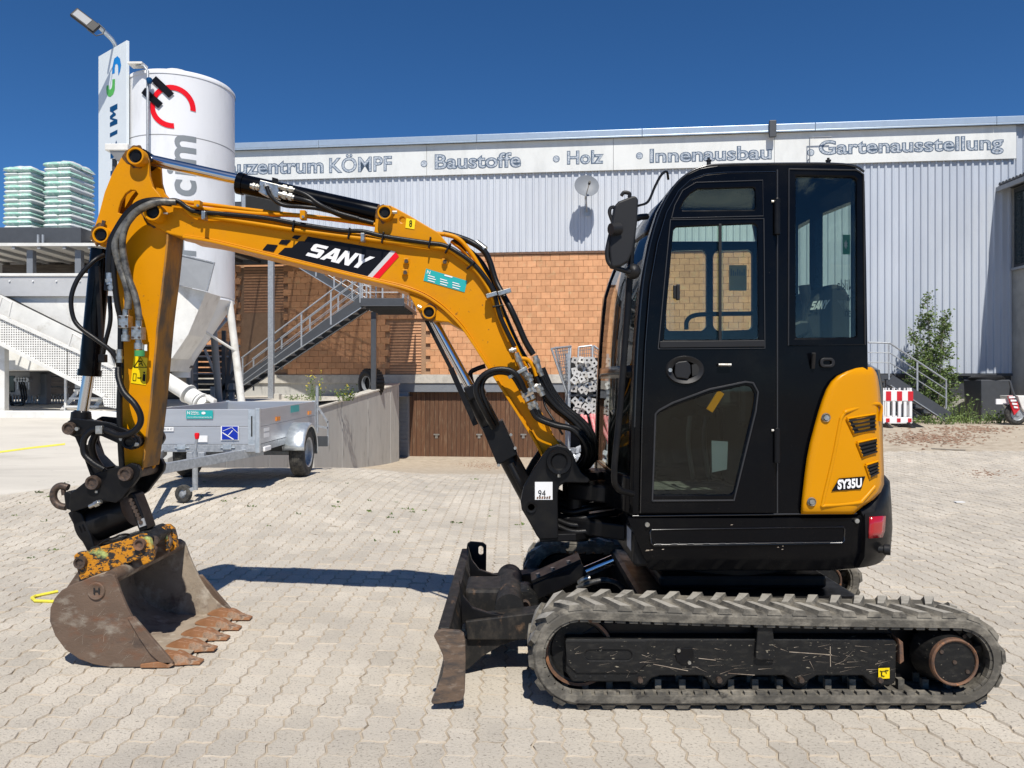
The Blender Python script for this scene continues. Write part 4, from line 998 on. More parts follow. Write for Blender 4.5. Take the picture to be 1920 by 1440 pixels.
# loose dark pile behind trailer
# ================================================================== trailer
TX0, TX1, TY0, TY1 = -4.26, -2.955, 9.0, 11.3
def tz(Y): return .018*(Y-9.0)                       # it stands on rising ground
def tr(x, y, z): return Vector((x + .03*(y-9.0), y, z + tz(y)))
tl = thing('box_trailer', 'small galvanised aluminium box trailer parked by the ramp wall', 'trailer', (-3.6, 10.2, .2))
zt, zb_ = 1.175, .765
def tbox(mb, x0, x1, y0, y1, z0, z1):
    return mb.add([tr(x,y,z) for z in (z0,z1) for y in (y0,y1) for x in (x0,x1)], [(0,2,3,1),(4,5,7,6),(0,1,5,4),(2,6,7,3),(0,4,6,2),(1,3,7,5)])
alu = mat('brushed_aluminium_panel', (.50,.52,.55), col2=(.44,.46,.49), sc=2, lo=.4, hi=.7, rough=.42, metal=.5, vary=.04, stretch=(.3,.3,4))
zm = (zt+zb_)/2
for nm, (x0,x1,y0,y1) in (('front_panel', (TX0,TX1,TY0,TY0+.03)), ('side_panel', (TX1-.03,TX1,TY0+.033,TY1-.033)), ('side_panel', (TX0,TX0+.03,TY0+.033,TY1-.033)), ('rear_panel', (TX0,TX1,TY1-.03,TY1))):
    mb = MB(); tbox(mb, x0, x1, y0, y1, zb_, zm-.003); tbox(mb, x0, x1, y0, y1, zm+.003, zt); p_ = part(tl, nm, mb, alu, bev=.004)
    if nm == 'front_panel': fp = p_
mb = MB(); tbox(mb, TX0+.03, TX1-.03, TY0+.03, TY1-.03, zb_-.02, zb_+.02); part(tl, 'floor', mb, M['dark_wood'])
mb = MB(); tbox(mb, TX0, TX1, TY0-.01, TY0+.05, zb_-.09, zb_-.004); tbox(mb, TX1-.06, TX1, TY0+.052, TY1, zb_-.09, zb_-.004); tbox(mb, TX0, TX0+.06, TY0+.052, TY1, zb_-.09, zb_-.004); part(tl, 'frame', mb, M['galv'], bev=.004)
for x in (TX0, TX1-.045):
    for y in (TY0-.012, TY1-.035):
        mb = MB(); tbox(mb, x, x+.05, y, y+.047, zb_-.1, zt+.01); part(tl, 'corner_post', mb, M['galv_bright'], bev=.004)
mb = MB(); tbox(mb, TX1-.13, TX1-.05, TY0-.008, TY0-.001, zb_-.01, zt); lk = part(tl, 'corner_bracket', mb, M['galv_bright'])
mb = MB(); tbox(mb, TX1-.095, TX1-.08, TY0-.012, TY0-.009, zb_+.09, zt-.08); part(lk, 'latch_slot', mb, M['dark'])
for x in (TX0+.35, TX1-.42):
    mb = MB(); tbox(mb, x, x+.1, TY0-.03, TY0-.011, zb_-.06, zb_+.0); tbox(mb, x-.03, x+.14, TY0-.025, TY0-.012, zb_-.045, zb_-.03); part(tl, 'hinge', mb, M['galv_bright'], bev=.004)
# drawbar
apex = Vector((-3.66, 7.72, .60))
for sx, nm in ((-3.02, 'drawbar'), (-4.2, 'drawbar')):
    mb = MB(); mb.bar(apex + Vector((.04 if sx > -3.5 else -.04,0,0)), (sx, 9.3, .665), .055, .105); part(tl, nm, mb, M['galv'], bev=.006)
mb = MB(); mb.bar(apex + Vector((0,.35,-.0)), apex + Vector((0,-.12,-.02)), .13, .11); part(tl, 'coupling_head', mb, M['galv'], bev=.015)
mb = MB(); mb.lathe([(0,.05),(.035,.045),(.055,.01),(.055,-.05),(.04,-.06)], apex + Vector((0,-.17,-.02)), seg=14); mb.bar(apex+Vector((0,-.1,.06)), apex+Vector((-.02,.22,.2)), .03, .04); part(tl, 'ball_coupling', mb, M['zinc'], smooth=50)
# jockey wheel
jx, jy = P(366, 0, 8.55).x, 8.55; gz = H(jx, jy)
mb = MB(); mb.cyl((jx, jy, gz+.14), (jx, jy, .72), .03, 12); mb.cyl((jx, jy, .72), (jx+.02, jy, .88), .016, 10); jk = part(tl, 'jockey_post', mb, M['galv'], smooth=40)
mb = MB(); mb.lathe([(0,.04),(.024,.035),(.028,.01),(.02,-.03),(0,-.035)], (jx+.02, jy, .89), seg=12); part(jk, 'knob', mb, M['red_print'], smooth=60)
mb = MB(); mb.obox((jx, jy+.03, .64), (.1,0,0), (0,.03,0), (0,0,.07)); part(jk, 'clamp', mb, M['galv'], bev=.006)
jc = Vector((jx-.12, jy-.02, gz+.1)); mb = MB(); prof = [(.045,-.03),(.07,-.03),(.092,-.028),(.1,-.015),(.1,.015),(.092,.028),(.07,.03),(.045,.03)]
mb.lathe(prof, jc, (.25,1,0), 24); part(jk, 'jockey_wheel', mb, M['tyre'], smooth=40)
mb = MB(); mb.lathe([(0,-.02),(.05,-.02),(.07,-.012),(.07,.012),(.05,.02),(0,.02)], jc, (.25,1,0), 20); part(jk, 'wheel_hub', mb, M['galv'], smooth=40)
mb = MB(); mb.bar(jc+Vector((0,-.045,0)), (jx, jy-.04, gz+.16), .012, .04); part(jk, 'fork', mb, M['galv'])
# wheels and mudguards
for xo, sgn in ((-2.72, 1), (-4.42, -1)):
    cy = 10.3; zc = H(xo-.1, cy) + .325; w = .19; x0 = xo - w*sgn
    mb = MB(); r1 = .325
    mb.lathe([(.20,.0),(.215,-.004),(.27,-.002),(.305,.008),(r1,.04),(r1,w-.04),(.305,w-.008),(.27,w+.002),(.215,w+.004),(.2,w)], (x0, cy, zc), (sgn,0,0), 40); ty = part(tl, 'tyre', mb, M['tyre'], smooth=40)
    for k in range(4):
        mb = MB(); mb.lathe([(r1+.003,.05+k*.026),(r1+.005,.053+k*.026),(r1+.005,.066+k*.026),(r1+.003,.069+k*.026)], (x0, cy, zc), (sgn,0,0), 40); part(ty, 'tread_rib', mb, M['tyre'])
    mb = MB(); mb.lathe([(0,w*.62),(.05,w*.62),(.075,w*.55),(.1,w*.45),(.13,w*.62),(.165,w*.7),(.175,w*.95),(.2,w+.002),(.2,.02),(.17,.03)], (x0, cy, zc), (sgn,0,0), 36); rm = part(tl, 'rim', mb, M['galv'], smooth=35)
    for k in range(4):
        a = k*math.pi/2+.4; c = Vector((x0+sgn*w*.52, cy+.068*math.cos(a), zc+.068*math.sin(a))); mb = MB(); mb.cyl(c, c+Vector((sgn*.035,0,0)), .012, 8); part(rm, 'wheel_bolt', mb, M['zinc'])
    mb = MB(); ro = .40; xa, xb = xo-.245*sgn, xo+.03*sgn; n = 18; outer = []; 
    rings = [[], [], [], []]
    for i in range(n+1):
        a = R(lerp(-8, 172, i/n)); cyy, czz = cy + math.cos(a)*ro, zc + math.sin(a)*ro; cyi, czi = cy + math.cos(a)*(ro-.06), zc + math.sin(a)*(ro-.06)
        rings[0].append((xa, cyy, czz)); rings[1].append((xb-.03*sgn, cyy, czz)); rings[2].append((xb, cy+math.cos(a)*(ro-.025), zc+math.sin(a)*(ro-.025))); rings[3].append((xb, cyi, czi))
    vs = [p for r_ in rings for p in r_]; m = n+1
    mb.add(vs, [(j*m+i, j*m+i+1, (j+1)*m+i+1, (j+1)*m+i) for j in range(3) for i in range(n)]); o = part(tl, 'mudguard', mb, M['galv_bright'], smooth=40); sm = o.modifiers.new('thick', 'SOLIDIFY'); sm.thickness = .006
mb = MB(); mb.cyl((-4.4, 10.3, .555), (-2.85, 10.3, .555), .035, 12); part(tl, 'axle', mb, M['galv'])
mb = MB(); tbox(mb, -4.1, -3.1, 10.2, 10.4, .56, .68); part(tl, 'axle_mount', mb, M['dark_grey'])
# tail pole, lamp board
c = P(594, 723, 11.35); mb = MB(); mb.cyl((c.x, 11.37, .75), (c.x, 11.37, c.z), .022, 10); part(tl, 'tail_pole', mb, M['galv'], smooth=40)
mb = MB(); mb.bar((c.x, 11.37, .85), (c.x+.16, 11.37, .82), .02, .03); mb.bar((c.x+.02, 11.37, 1.12), (c.x+.16, 11.37, .9), .02, .03); mb.bar((c.x+.16, 11.37, .56), (c.x+.16, 11.37, .92), .02, .02); part(tl, 'tail_bracket', mb, M['galv'])
mb = MB(); mb.box(c.x-.06, c.x+.16, 11.34, 11.37, .55, .70); part(tl, 'lamp_board', mb, M['dark_grey'])
# print on the panels
def fq(px0, py0, px1, py1, Y=8.99, e=0.0): return [P(px0, py1, Y-e), P(px1, py1, Y-e), P(px1, py0, Y-e), P(px0, py0, Y-e)]
def patch(parent, name, q, m, label=None): mb = MB(); mb.sheet(q); return part(parent, name, mb, M[m], label=label)
pt = patch(fp, 'teal_label', fq(349, 769.5, 399, 785, 8.985), 'teal_print')
for s, a in (('N', (351,771,356,777)), ('Niklas', (358,771,372,774.5)), ('Baugeräte', (358,775,374,778)), ('www.niklas-baugeraete.de', (351,781,397,783.5))):
    mb = MB(); letters(mb, s, fq(*a, 8.985, .004), .01); part(fp, 'lettering', mb, M['white_print'])
patch(fp, 'label_logo', [P(381.5+4*math.cos(a*.4), 774.5+2.6*math.sin(a*.4), 8.98) for a in range(16)], 'white_print')
patch(fp, 'plate', fq(298, 800.5, 325.5, 808.5, 8.985), 'white_print'); mb = MB(); letters(mb, '180 04 47', fq(305, 802.5, 323, 806.5, 8.98)); part(fp, 'lettering', mb, M['grey_print'])
patch(fp, 'sign_border', fq(414, 798.5, 447.5, 825.5, 8.985), 'white_print'); patch(fp, 'blue_sign', fq(416, 799.5, 446, 824, 8.98), 'blue_print')
for a, b, w in (((417,811),(438,824),.9), ((428,816),(436,807),.7), ((418,808),(436,800.5),.4), ((434,801),(446,812),.4)):
    p, q = Vector(a), Vector(b); d = (q-p).normalized(); n = Vector((-d.y, d.x))*w; patch(fp, 'sign_line', [P(*(p-n), 8.976), P(*(q-n), 8.976), P(*(q+n), 8.976), P(*(p+n), 8.976)], 'white_print')
patch(fp, 'paper_label', fq(369, 816.5, 389, 829, 8.985), 'white_print')
sp = [o for o in tl.children if o.name.startswith('side_panel')][0]
for (y0, y1, z0, z1, m) in ((9.55, 9.7, 1.0, 1.05, 'amber'), (10.9, 11.05, 1.0, 1.05, 'amber'), (10.15, 10.5, 1.07, 1.16, 'teal_print'), (9.14, 9.32, .9, .94, 'white_print'), (9.14, 9.32, .83, .88, 'white_print')):
    mb = MB(); x = TX1+.002; mb.add([tr(x, y, z) for y, z in ((y0,z0),(y1,z0),(y1,z1),(y0,z1))] + [tr(x+.012 if m == 'amber' else x+.003, y, z) for y, z in ((y0,z0),(y1,z0),(y1,z1),(y0,z1))], [(3,2,1,0),(4,5,6,7),(0,1,5,4),(1,2,6,5),(2,3,7,6),(3,0,4,7)])
    part(sp, 'reflector' if m == 'amber' else 'label', mb, M[m])
mb = MB(); tbox(mb, TX1+.001, TX1+.03, 9.1, 9.32, zb_-.1, zb_-.04); part(tl, 'marker_lamp', mb, M['white_print'], bev=.012)

# ================================================================== scaffold store right of the garage
SYD = 21.0
def rack_z(px, py): return P(px, py, SYD).z
gz = H(P(1100, 0, SYD).x, SYD)
rk = thing('scaffold_rack', 'steel rack holding bundles of scaffold base jacks', 'rack', (P(1105, 0, SYD).x, SYD+.5, gz))
xa, xb = P(1068, 0, SYD).x, P(1150, 0, SYD).x
for x in (xa, xb):
    for y in (SYD+.15, SYD+1.2):
        mb = MB(); mb.box(x-.035, x+.035, y, y+.07, gz, rack_z(0, 660)); part(rk, 'post', mb, M['galv'])
for py in (740, 778, 855):
    z = max(gz+.05, rack_z(0, py)); mb = MB(); mb.box(xa, xb, SYD+.12, SYD+1.3, z-.05, z); part(rk, 'shelf', mb, M['dark_grey'])
mb = MB(); mb.box(xa, xb, SYD+1.3, SYD+1.4, gz, rack_z(0, 668)); part(rk, 'back', mb, M['dark'])
me_j = MB(); s_ = .085
me_j.prism([(-s_,-s_),(s_,-s_),(s_,s_),(-s_,s_)], -.006, .006, holes=[[(.032*math.cos(-k*.785), .032*math.sin(-k*.785)) for k in range(8)]]); me_j.cyl((0,.006,0), (0,.7,0), .03, 8, caps=False)
me_j = mesh_of(me_j, 'base_jack', mat('jack_zinc', (.6,.59,.56), col2=(.42,.4,.37), sc=12, rough=.5, metal=.3, rand=.15))
cells = []
r2 = random.Random(11)
for row, py in enumerate((675, 684, 693, 703, 712, 721, 730)):
    for k in range(7): cells.append((1078+k*11 + (5 if row % 2 else 0) + r2.uniform(-2.5,2.5), py + r2.uniform(-3,3)))
for row, py in enumerate((751, 760, 769)):
    for k in range(6): cells.append((1080+k*11.5 + (5 if row % 2 else 0) + r2.uniform(-2.5,2.5), py + r2.uniform(-3,3)))
for px, py in cells:
    if r2.random() < .12: continue
    c = P(px, py, SYD); o = bpy.data.objects.new('base_jack', me_j); COL.objects.link(o)
    o.location = c + Vector((0, r2.uniform(-.12,.2), 0)); o.rotation_euler = (r2.uniform(-.15,.15), r2.uniform(0, 1.5), r2.uniform(-.2,.2))
    up = py < 740
    o['label'] = 'galvanised scaffold base jack with square plate in the ' + ('upper' if up else 'lower') + ' bundle'; o['category'] = 'scaffold jack'; o['group'] = 'scaffold jacks in the upper bundle' if up else 'scaffold jacks in the lower bundle'
# red props below
for k in range(9):
    x0 = 1072 + k*8.5; mb = MB(); a = P(x0 + r2.uniform(-3,3), 776 + r2.uniform(0,6), SYD-.1); b = P(x0 + 14 + r2.uniform(-5,8), 812 + r2.uniform(0,24), SYD-.55); 
    b.z = max(b.z, H(b.x, b.y)+.06); mb.cyl(a, b, .05, 10); mb.cyl(b, b+(b-a).normalized()*.08, .07, 10)
    single('steel_prop', 'faded red steel prop lying in the heap below the base jacks', 'prop', mb, M['pink'], b, smooth=40, group='red props under the jacks')
# wire mesh panels leaning behind
def mesh_panel(label, q, nu, nv, frame=.03):
    f = quadmap(q); t = thing('mesh_panel', label, 'mesh panel', q[0])
    for a, b in ((0,1),(1,2),(2,3),(3,0)):
        mb = MB(); mb.tube([q[a], q[b]], frame, seg=6); part(t, 'frame_tube', mb, M['galv'])
    mb = MB()
    for i in range(1, nu): mb.tube([f(i/nu, 0), f(i/nu, 1)], .008, seg=4)
    for i in range(1, nv): mb.tube([f(0, i/nv), f(1, i/nv)], .008, seg=4)
    part(t, 'wire_mesh', mb, M['grey_metal'])
mesh_panel('tall wire mesh panel leaning left of the base jacks', [P(1064, 741, 21.3), P(1066, 739, 22.3), P(1070, 649, 22.6), P(1034, 654, 21.2)], 7, 14)
mesh_panel('second wire mesh panel standing just behind the leaning one', [P(1062, 740, 22.4), P(1071, 738, 22.9), P(1066, 650, 23.2), P(1041, 652, 22.2)], 6, 12)
mesh_panel('wire mesh panel with raised edge above the base jacks', [P(1083, 690, 22.8), P(1112, 690, 22.8), P(1110, 648, 22.9), P(1085, 651, 22.9)], 7, 6)
mesh_panel('wire mesh panel sloping down behind the cab front', [P(1108, 690, 23), P(1140, 690, 23), P(1138, 668, 23), P(1113, 648, 23)], 7, 6)
# rubble heap under it
r2 = random.Random(5)
mb = MB()
for k in range(220):
    px = r2.uniform(1045, 1135); py = r2.uniform(792, 850); Yk = SYD - .3 - r2.random()*.9; c = P(px, py, Yk); zg = H(c.x, Yk); c.z = zg + max(0.02, (c.z-zg)*.5)*r2.random()
    s_ = r2.uniform(.03, .11); q = Quaternion((r2.random(), r2.random(), r2.random(), r2.random())).normalized()
    mb.obox(c, q @ Vector((s_*2,0,0)), q @ Vector((0,s_*.5,0)), q @ Vector((0,0,s_*.6)))
single('scaffold_scrap', 'heap of broken scaffold fittings on the ground below the rack', 'scrap heap', mb, [M['galv']], P(1090, 850, SYD-.6), kind='stuff')

# ================================================================== right side
# lean-to building at the frame's edge
Xr = 17.25
sb = thing('annex_building', 'beige annex with dark window and dark eaves at the right edge', 'building', (Xr, 24.5, .2))
mb = MB(); mb.box(Xr, Xr+9, 22.5, 26.6, -.2, 8.2); part(sb, 'wall', mb, M['beige_wall'])
mb = MB(); mb.box(Xr-.06, Xr-.004, 24.6, 26.35, 5.45, 8.15); wn_ = part(sb, 'window', mb, M['dark_grey'])
mb = MB(); mb.box(Xr-.08, Xr-.062, 24.7, 26.25, 5.55, 8.0); part(wn_, 'pane', mb, M['glass_win'])
mb = MB(); mb.box(Xr-.14, Xr-.004, 24.6, 26.4, 5.36, 5.44); part(wn_, 'sill', mb, M['galv'])
mb = MB(); mb.box(Xr-.45, Xr+9, 22.3, 26.6, 8.22, 8.3); part(sb, 'roof', mb, M['dark_grey'])
for k in range(24):
    mb = MB(); y = 22.35+k*.177; mb.cyl((Xr-.5, y, 8.34), (Xr+9, y, 8.36), .06, 8); part(sb, 'roof_corrugation', mb, M['dark_grey'])
mb = MB(); mb.box(Xr-.55, Xr-.46, 22.3, 26.6, 8.1, 8.25); part(sb, 'gutter', mb, M['mid_grey'])
# access stairs
sx = thing('access_stairs', 'short dark steel stairs with galvanised handrail against the pale hall', 'staircase', P(1700, 790, 23.7))
YS = 23.7
t0, t1 = P(1668, 712, YS), P(1778, 783, YS)
for y in (YS, YS+1.0):
    mb = MB(); d = Vector((0, y-YS, 0)); mb.bar(t0+d, t1+d, .05, .34); part(sx, 'stringer', mb, M['dark_grey'])
    mb = MB(); mb.bar(t0+d+Vector((0,-.04,-.17)), t1+d+Vector((0,-.04,-.17)), .09, .025); part(sx, 'stringer_flange', mb, M['galv'])
for k in range(7):
    p = t0.lerp(t1, (k+.5)/7); mb = MB(); mb.box(p.x-.16, p.x+.16, YS+.03, YS+.97, p.z+.0, p.z+.04); part(sx, 'tread', mb, M['galv'])
a = P(1620, 700, YS); mb = MB(); mb.box(a.x, t0.x, YS, 26.8, t0.z+.02, t0.z+.14); part(sx, 'platform', mb, M['dark_grey'])
mb = MB(); mb.box(a.x, a.x+.1, YS, YS+.1, .2, t0.z); mb.box(t0.x-.1, t0.x, YS, YS+.1, .2, t0.z); part(sx, 'support', mb, M['dark_grey'])
for dy in (0, 17, 34):
    q = [P(1628, 642+dy*1.1, YS), P(1668, 643+dy*1.08, YS), P(1774, 713+dy, YS)] + ([P(1774, 766, YS)] if dy == 0 else [])
    mb = MB(); mb.tube(q, .028 if dy == 0 else .016, seg=8, curve=False); part(sx, 'handrail' if dy == 0 else 'mid_rail', mb, M['galv'])
for px, y0, y1 in ((1667, 645, 712), (1720, 679, 742)):
    a = P(px, y0, YS); b = P(px, y1, YS); mb = MB(); mb.box(a.x-.025, a.x+.025, YS-.01, YS+.015, b.z, a.z); part(sx, 'baluster', mb, M['galv'])
# barriers
def barrier(label, o, rotz, length=1.05, nsl=5):
    t = thing('barrier', label, 'barrier', o, 'red and white site barriers'); RZ = Matrix.Rotation(rotz, 3, 'Z')
    def bb(mb, x0, x1, y0, y1, z0, z1): mb.add([Vector(o) + RZ @ Vector((x,y,z)) for z in (z0,z1) for y in (y0,y1) for x in (x0,x1)], [(0,2,3,1),(4,5,7,6),(0,1,5,4),(2,6,7,3),(0,4,6,2),(1,3,7,5)])
    L = length; mb = MB(); bb(mb, 0, L, -.03, .03, .72, 1.02); p1 = part(t, 'top_board', mb, M['barrier_white'], bev=.02)
    for k in range(nsl+1):
        x = k*(L-.07)/nsl; mb = MB(); bb(mb, x, x+.08, -.025, .025, .28, .715); part(t, 'upright', mb, M['barrier_white'], bev=.012)
    mb = MB(); bb(mb, 0, L, -.03, .03, .10, .278); p2 = part(t, 'bottom_board', mb, M['barrier_white'], bev=.02)
    for k in range(3):
        for zz in ((.735, 1.0),) :
            mb = MB(); bb(mb, L*(.14+.36*k), L*(.14+.36*k)+L*.17, -.036, -.031, *zz); part(p1, 'red_stripe', mb, M['barrier_red'])
        mb = MB(); bb(mb, L*(.14+.36*k), L*(.14+.36*k)+L*.12, -.036, -.031, .14, .25); part(p2, 'red_stripe', mb, M['barrier_red'])
    for k in range(6):
        mb = MB(); x = .05+k*(L-.12)/5; bb(mb, x, x+.035, -.02, .02, 1.02, 1.09); part(t, 'lug', mb, M['barrier_white'])
    for x in (.12, L-.12):
        mb = MB(); q = [Vector(o) + RZ @ Vector(v) for v in ((x-.05,-.35,0),(x+.05,-.35,0),(x+.05,.35,0),(x-.05,.35,0),(x-.03,-.06,.14),(x+.03,-.06,.14),(x+.03,.06,.14),(x-.03,.06,.14))]
        mb.add(q, [(0,3,2,1),(4,5,6,7),(0,1,5,4),(1,2,6,5),(2,3,7,6),(3,0,4,7)]); part(t, 'rubber_foot', mb, M['plastic'])
YBq = 21.3
c = P(1650, 0, YBq); barrier('red and white plastic site barrier right beside the excavator rear', (P(1652, 0, YBq).x, YBq, H(c.x, YBq)), R(2), .86)
barrier('second red and white barrier turned away behind the first', (P(1712, 0, YBq).x, YBq+.1, H(c.x, YBq)), R(68), 1.0)
c = P(1640, 0, YBq+1.2); barrier('third red and white barrier half hidden by the excavator', (c.x-.4, YBq+1.1, H(c.x, YBq)), R(-4), 1.1)
# black tank / bin
a, b = P(1838, 705, 25.2), P(1893, 770, 25.2); zg = H(a.x, 25.2)
tk = thing('dark_bin', 'dark blue-black lidded bin in the shaded corner', 'bin', ((a.x+b.x)/2, 25.5, zg))
mb = MB(); mb.loft([ring(a.x+.04, b.x-.04, 25.2, 26.1, zg), ring(a.x, b.x, 25.15, 26.15, P(0,712,25.2).z)]); part(tk, 'body', mb, M['dark_grey'], bev=.03)
mb = MB(); mb.lathe([(0,.16),(.4,.15),(.52,.08),(.52,0)], ((a.x+b.x)/2, 25.65, P(0,712,25.2).z), seg=24); part(tk, 'lid', mb, M['plastic'], smooth=40)
# small cart at the frame's edge
a = P(1908, 781, 22.5); zg = H(a.x, 22.5)
ct = thing('site_cart', 'small site cart with red and white striped board and one grey wheel', 'cart', (a.x, 22.5, zg))
r0 = .33; mb = MB(); mb.lathe([(.2,0),(.26,-.01),(.31,.01),(r0,.04),(r0,.1),(.31,.13),(.26,.15),(.2,.14)], (a.x, 22.5, zg+r0), (0,1,0), 28); part(ct, 'tyre', mb, M['tyre'], smooth=40)
mb = MB(); mb.lathe([(0,-.01),(.06,-.015),(.08,.02),(.18,.03),(.2,0),(.21,.05)], (a.x, 22.5, zg+r0), (0,1,0), 24); part(ct, 'rim', mb, M['galv'], smooth=40)
mb = MB(); mb.prism(XZ([(1890,742),(1905,742),(1912,768),(1902,778)], 22.4), 22.4, 22.45); bd = part(ct, 'striped_board', mb, M['barrier_red'])
for k in range(4):
    mb = MB(); mb.prism(XZ([(1891+k*3,743+k*6),(1903+k*1.5,743+k*6.5),(1904+k*1.5,746+k*6.5),(1892+k*3,747+k*6)], 22.39), 22.37, 22.398); part(bd, 'stripe', mb, M['white_print'])
mb = MB(); mb.prism(XZ([(1908,742),(1960,742),(1960,775),(1926,778),(1916,765)], 22.45), 22.45, 23.3); part(ct, 'body', mb, M['white_paint'], bev=.02)
mb = MB(); mb.tube([P(1893,714,22.4), P(1898,732,22.4), P(1906,752,22.4)], .035); part(ct, 'handle', mb, M['dark_grey'])
mb = MB(); p, q = P(1868, 748, 22.6), P(1892, 758, 22.6); mb.box(p.x, q.x, 22.6, 22.65, q.z, p.z); part(ct, 'number_board', mb, M['white_print'])
mb = MB(); mb.bar(P(1880,755,22.7), P(1912,775,22.7), .05, .05); part(ct, 'drawbar', mb, M['dark_grey'])

# ================================================================== birch shrub, weeds
def leafy(mb, c, n, rx, ry, rz, size, r_, mat_i=0):
    mb.m = mat_i
    for _ in range(n):
        while True:
            v = Vector((r_.uniform(-1,1), r_.uniform(-1,1), r_.uniform(-1,1)))
            if v.length < 1: break
        p = Vector(c) + Vector((v.x*rx, v.y*ry, v.z*rz)); leaf(mb, p, size*r_.uniform(.6,1.25), r_)
    mb.m = 0
def leaf(mb, p, s, r_, up=.4):
    d = Vector((r_.uniform(-1,1), r_.uniform(-1,1), r_.uniform(-.8,.6))).normalized(); n_ = Vector((r_.uniform(-1,1), r_.uniform(-1,1), up)).normalized(); w = d.cross(n_).normalized()
    mb.add([p, p + d*s*.45 + w*s*.34, p + d*s, p + d*s*.45 - w*s*.34], [(0,1,2,3)])
c = P(1748, 787, 25.6); zg = H(c.x, 25.6)
bt = thing('birch_shrub', 'slender young birch growing in front of the pale cladding by the stairs', 'tree', (c.x, 25.6, zg))
r3 = random.Random(21); topz = P(0, 562, 25.6).z
trunk = MB(); crown = MB()
stems = [((0,0), (-.1,.05), topz, .03), ((.15,.05), (.35,.1), P(0,590,25.6).z, .022), ((-.15,0), (-.5,-.1), P(0,625,25.6).z, .02), ((.05,-.05), (.25,-.2), P(0,612,25.6).z, .02), ((-.05,.1), (-.2,.25), P(0,598,25.6).z, .02)]
for (x0,y0),(dx,dy),zt_,r0 in stems:
    pts = [Vector((c.x+x0+dx*t+.05*math.sin(5*t+x0*9), 25.6+y0+dy*t, lerp(zg, zt_, t))) for t in (0,.2,.4,.6,.8,1)]
    trunk.tube(pts, lambda t, r0=r0: r0*(1-t*.85)+.003, seg=6)
    for k in range(44):
        t = r3.uniform(.12, 1); p = pts[0].lerp(pts[-1], t); ln = (1-t)*.75+.12; a = r3.uniform(0, 6.28); e = p + Vector((math.cos(a)*ln, math.sin(a)*ln*.7, r3.uniform(.0,.35)))
        trunk.tube([p, (p+e)/2+Vector((0,0,.06)), e], .005, seg=3, n=2)
        for _ in range(int(18+30*(1-t))):
            q = p.lerp(e, r3.uniform(.25,1.05)) + Vector((r3.uniform(-.1,.1), r3.uniform(-.1,.1), r3.uniform(-.1,.08))); crown.m = 0 if r3.random() < .7 else 1; leaf(crown, q, r3.uniform(.06,.115), r3)
part(bt, 'trunk', trunk, M['bark']); part(bt, 'crown', crown, [M['leaf'], M['leaf_light']])
def bush(name, label, px, py, Y, n, rx, rz, size, cat='plant', mats=('leaf_light','leaf'), group=None, flower=0, f=H, stem=.5, seed=1):
    r_ = random.Random(seed); c = P(px, py, Y); zg = f(c.x, Y); mb = MB()
    for k in range(n):
        a = r_.uniform(0, 6.28); q = r_.random()**.5; base = Vector((c.x + math.cos(a)*rx*q*.6, Y + math.sin(a)*rx*q*.5, zg)); tip = base + Vector((math.cos(a)*rx*.5*r_.random(), math.sin(a)*rx*.4*r_.random(), rz*r_.uniform(.35,1)))
        w = Vector((r_.uniform(-1,1), r_.uniform(-1,1), 0)).normalized()*size*.12; mb.m = k % 2; mb.add([base-w, base+w, tip], [(0,1,2)])
        for _ in range(3):
            leaf(mb, base.lerp(tip, r_.uniform(.3,1)), size*r_.uniform(.5,1.1), r_)
        if flower and r_.random() < flower:
            mb.m = 2
            for _ in range(5): leaf(mb, tip + Vector((r_.uniform(-.02,.02), r_.uniform(-.02,.02), r_.uniform(0,.03))), size*.45, r_)
    ms = [M[m] for m in mats] + ([M['flower']] if flower else [])
    return single(name, label, cat, mb, ms, (c.x, Y, zg), group=group)
fl_ = lambda x, y: Hleft(y)
bush('flowering_weed', 'tall yellow flowering weed by the end of the retaining wall', 590, 740, 21.2, 30, .3, .85, .07, flower=.75, f=fl_, seed=2)
bush('leafy_weed', 'leafy weed with a few yellow flowers between the flowers and the pipe coil', 645, 740, 21.5, 40, .42, .48, .085, flower=.2, f=fl_, seed=3)
bush('leafy_weed', 'low green weeds on the left of the yellow flowers', 560, 740, 21.6, 26, .5, .22, .07, f=fl_, seed=4)
for k, (px, py, Y, rx, rz, n, lb_) in enumerate(((1700,795,23.2,.6,.3,40,'grass clump under the right access stairs'), (1760,795,23.0,.7,.38,70,'lush green weeds at the foot of the birch'), (1820,790,23.4,.8,.4,70,'pale leafy weeds between birch and dark bin'),
                                           (1870,790,23.6,.5,.5,40,'tall weeds in front of the dark bin'), (1800,770,24.3,.7,.95,60,'loose leafy bush right of the birch'))):
    bush('weed_clump', lb_, px, py, Y, n, rx, rz, .09, seed=30+k, group='weeds along the hall')
mb = MB()
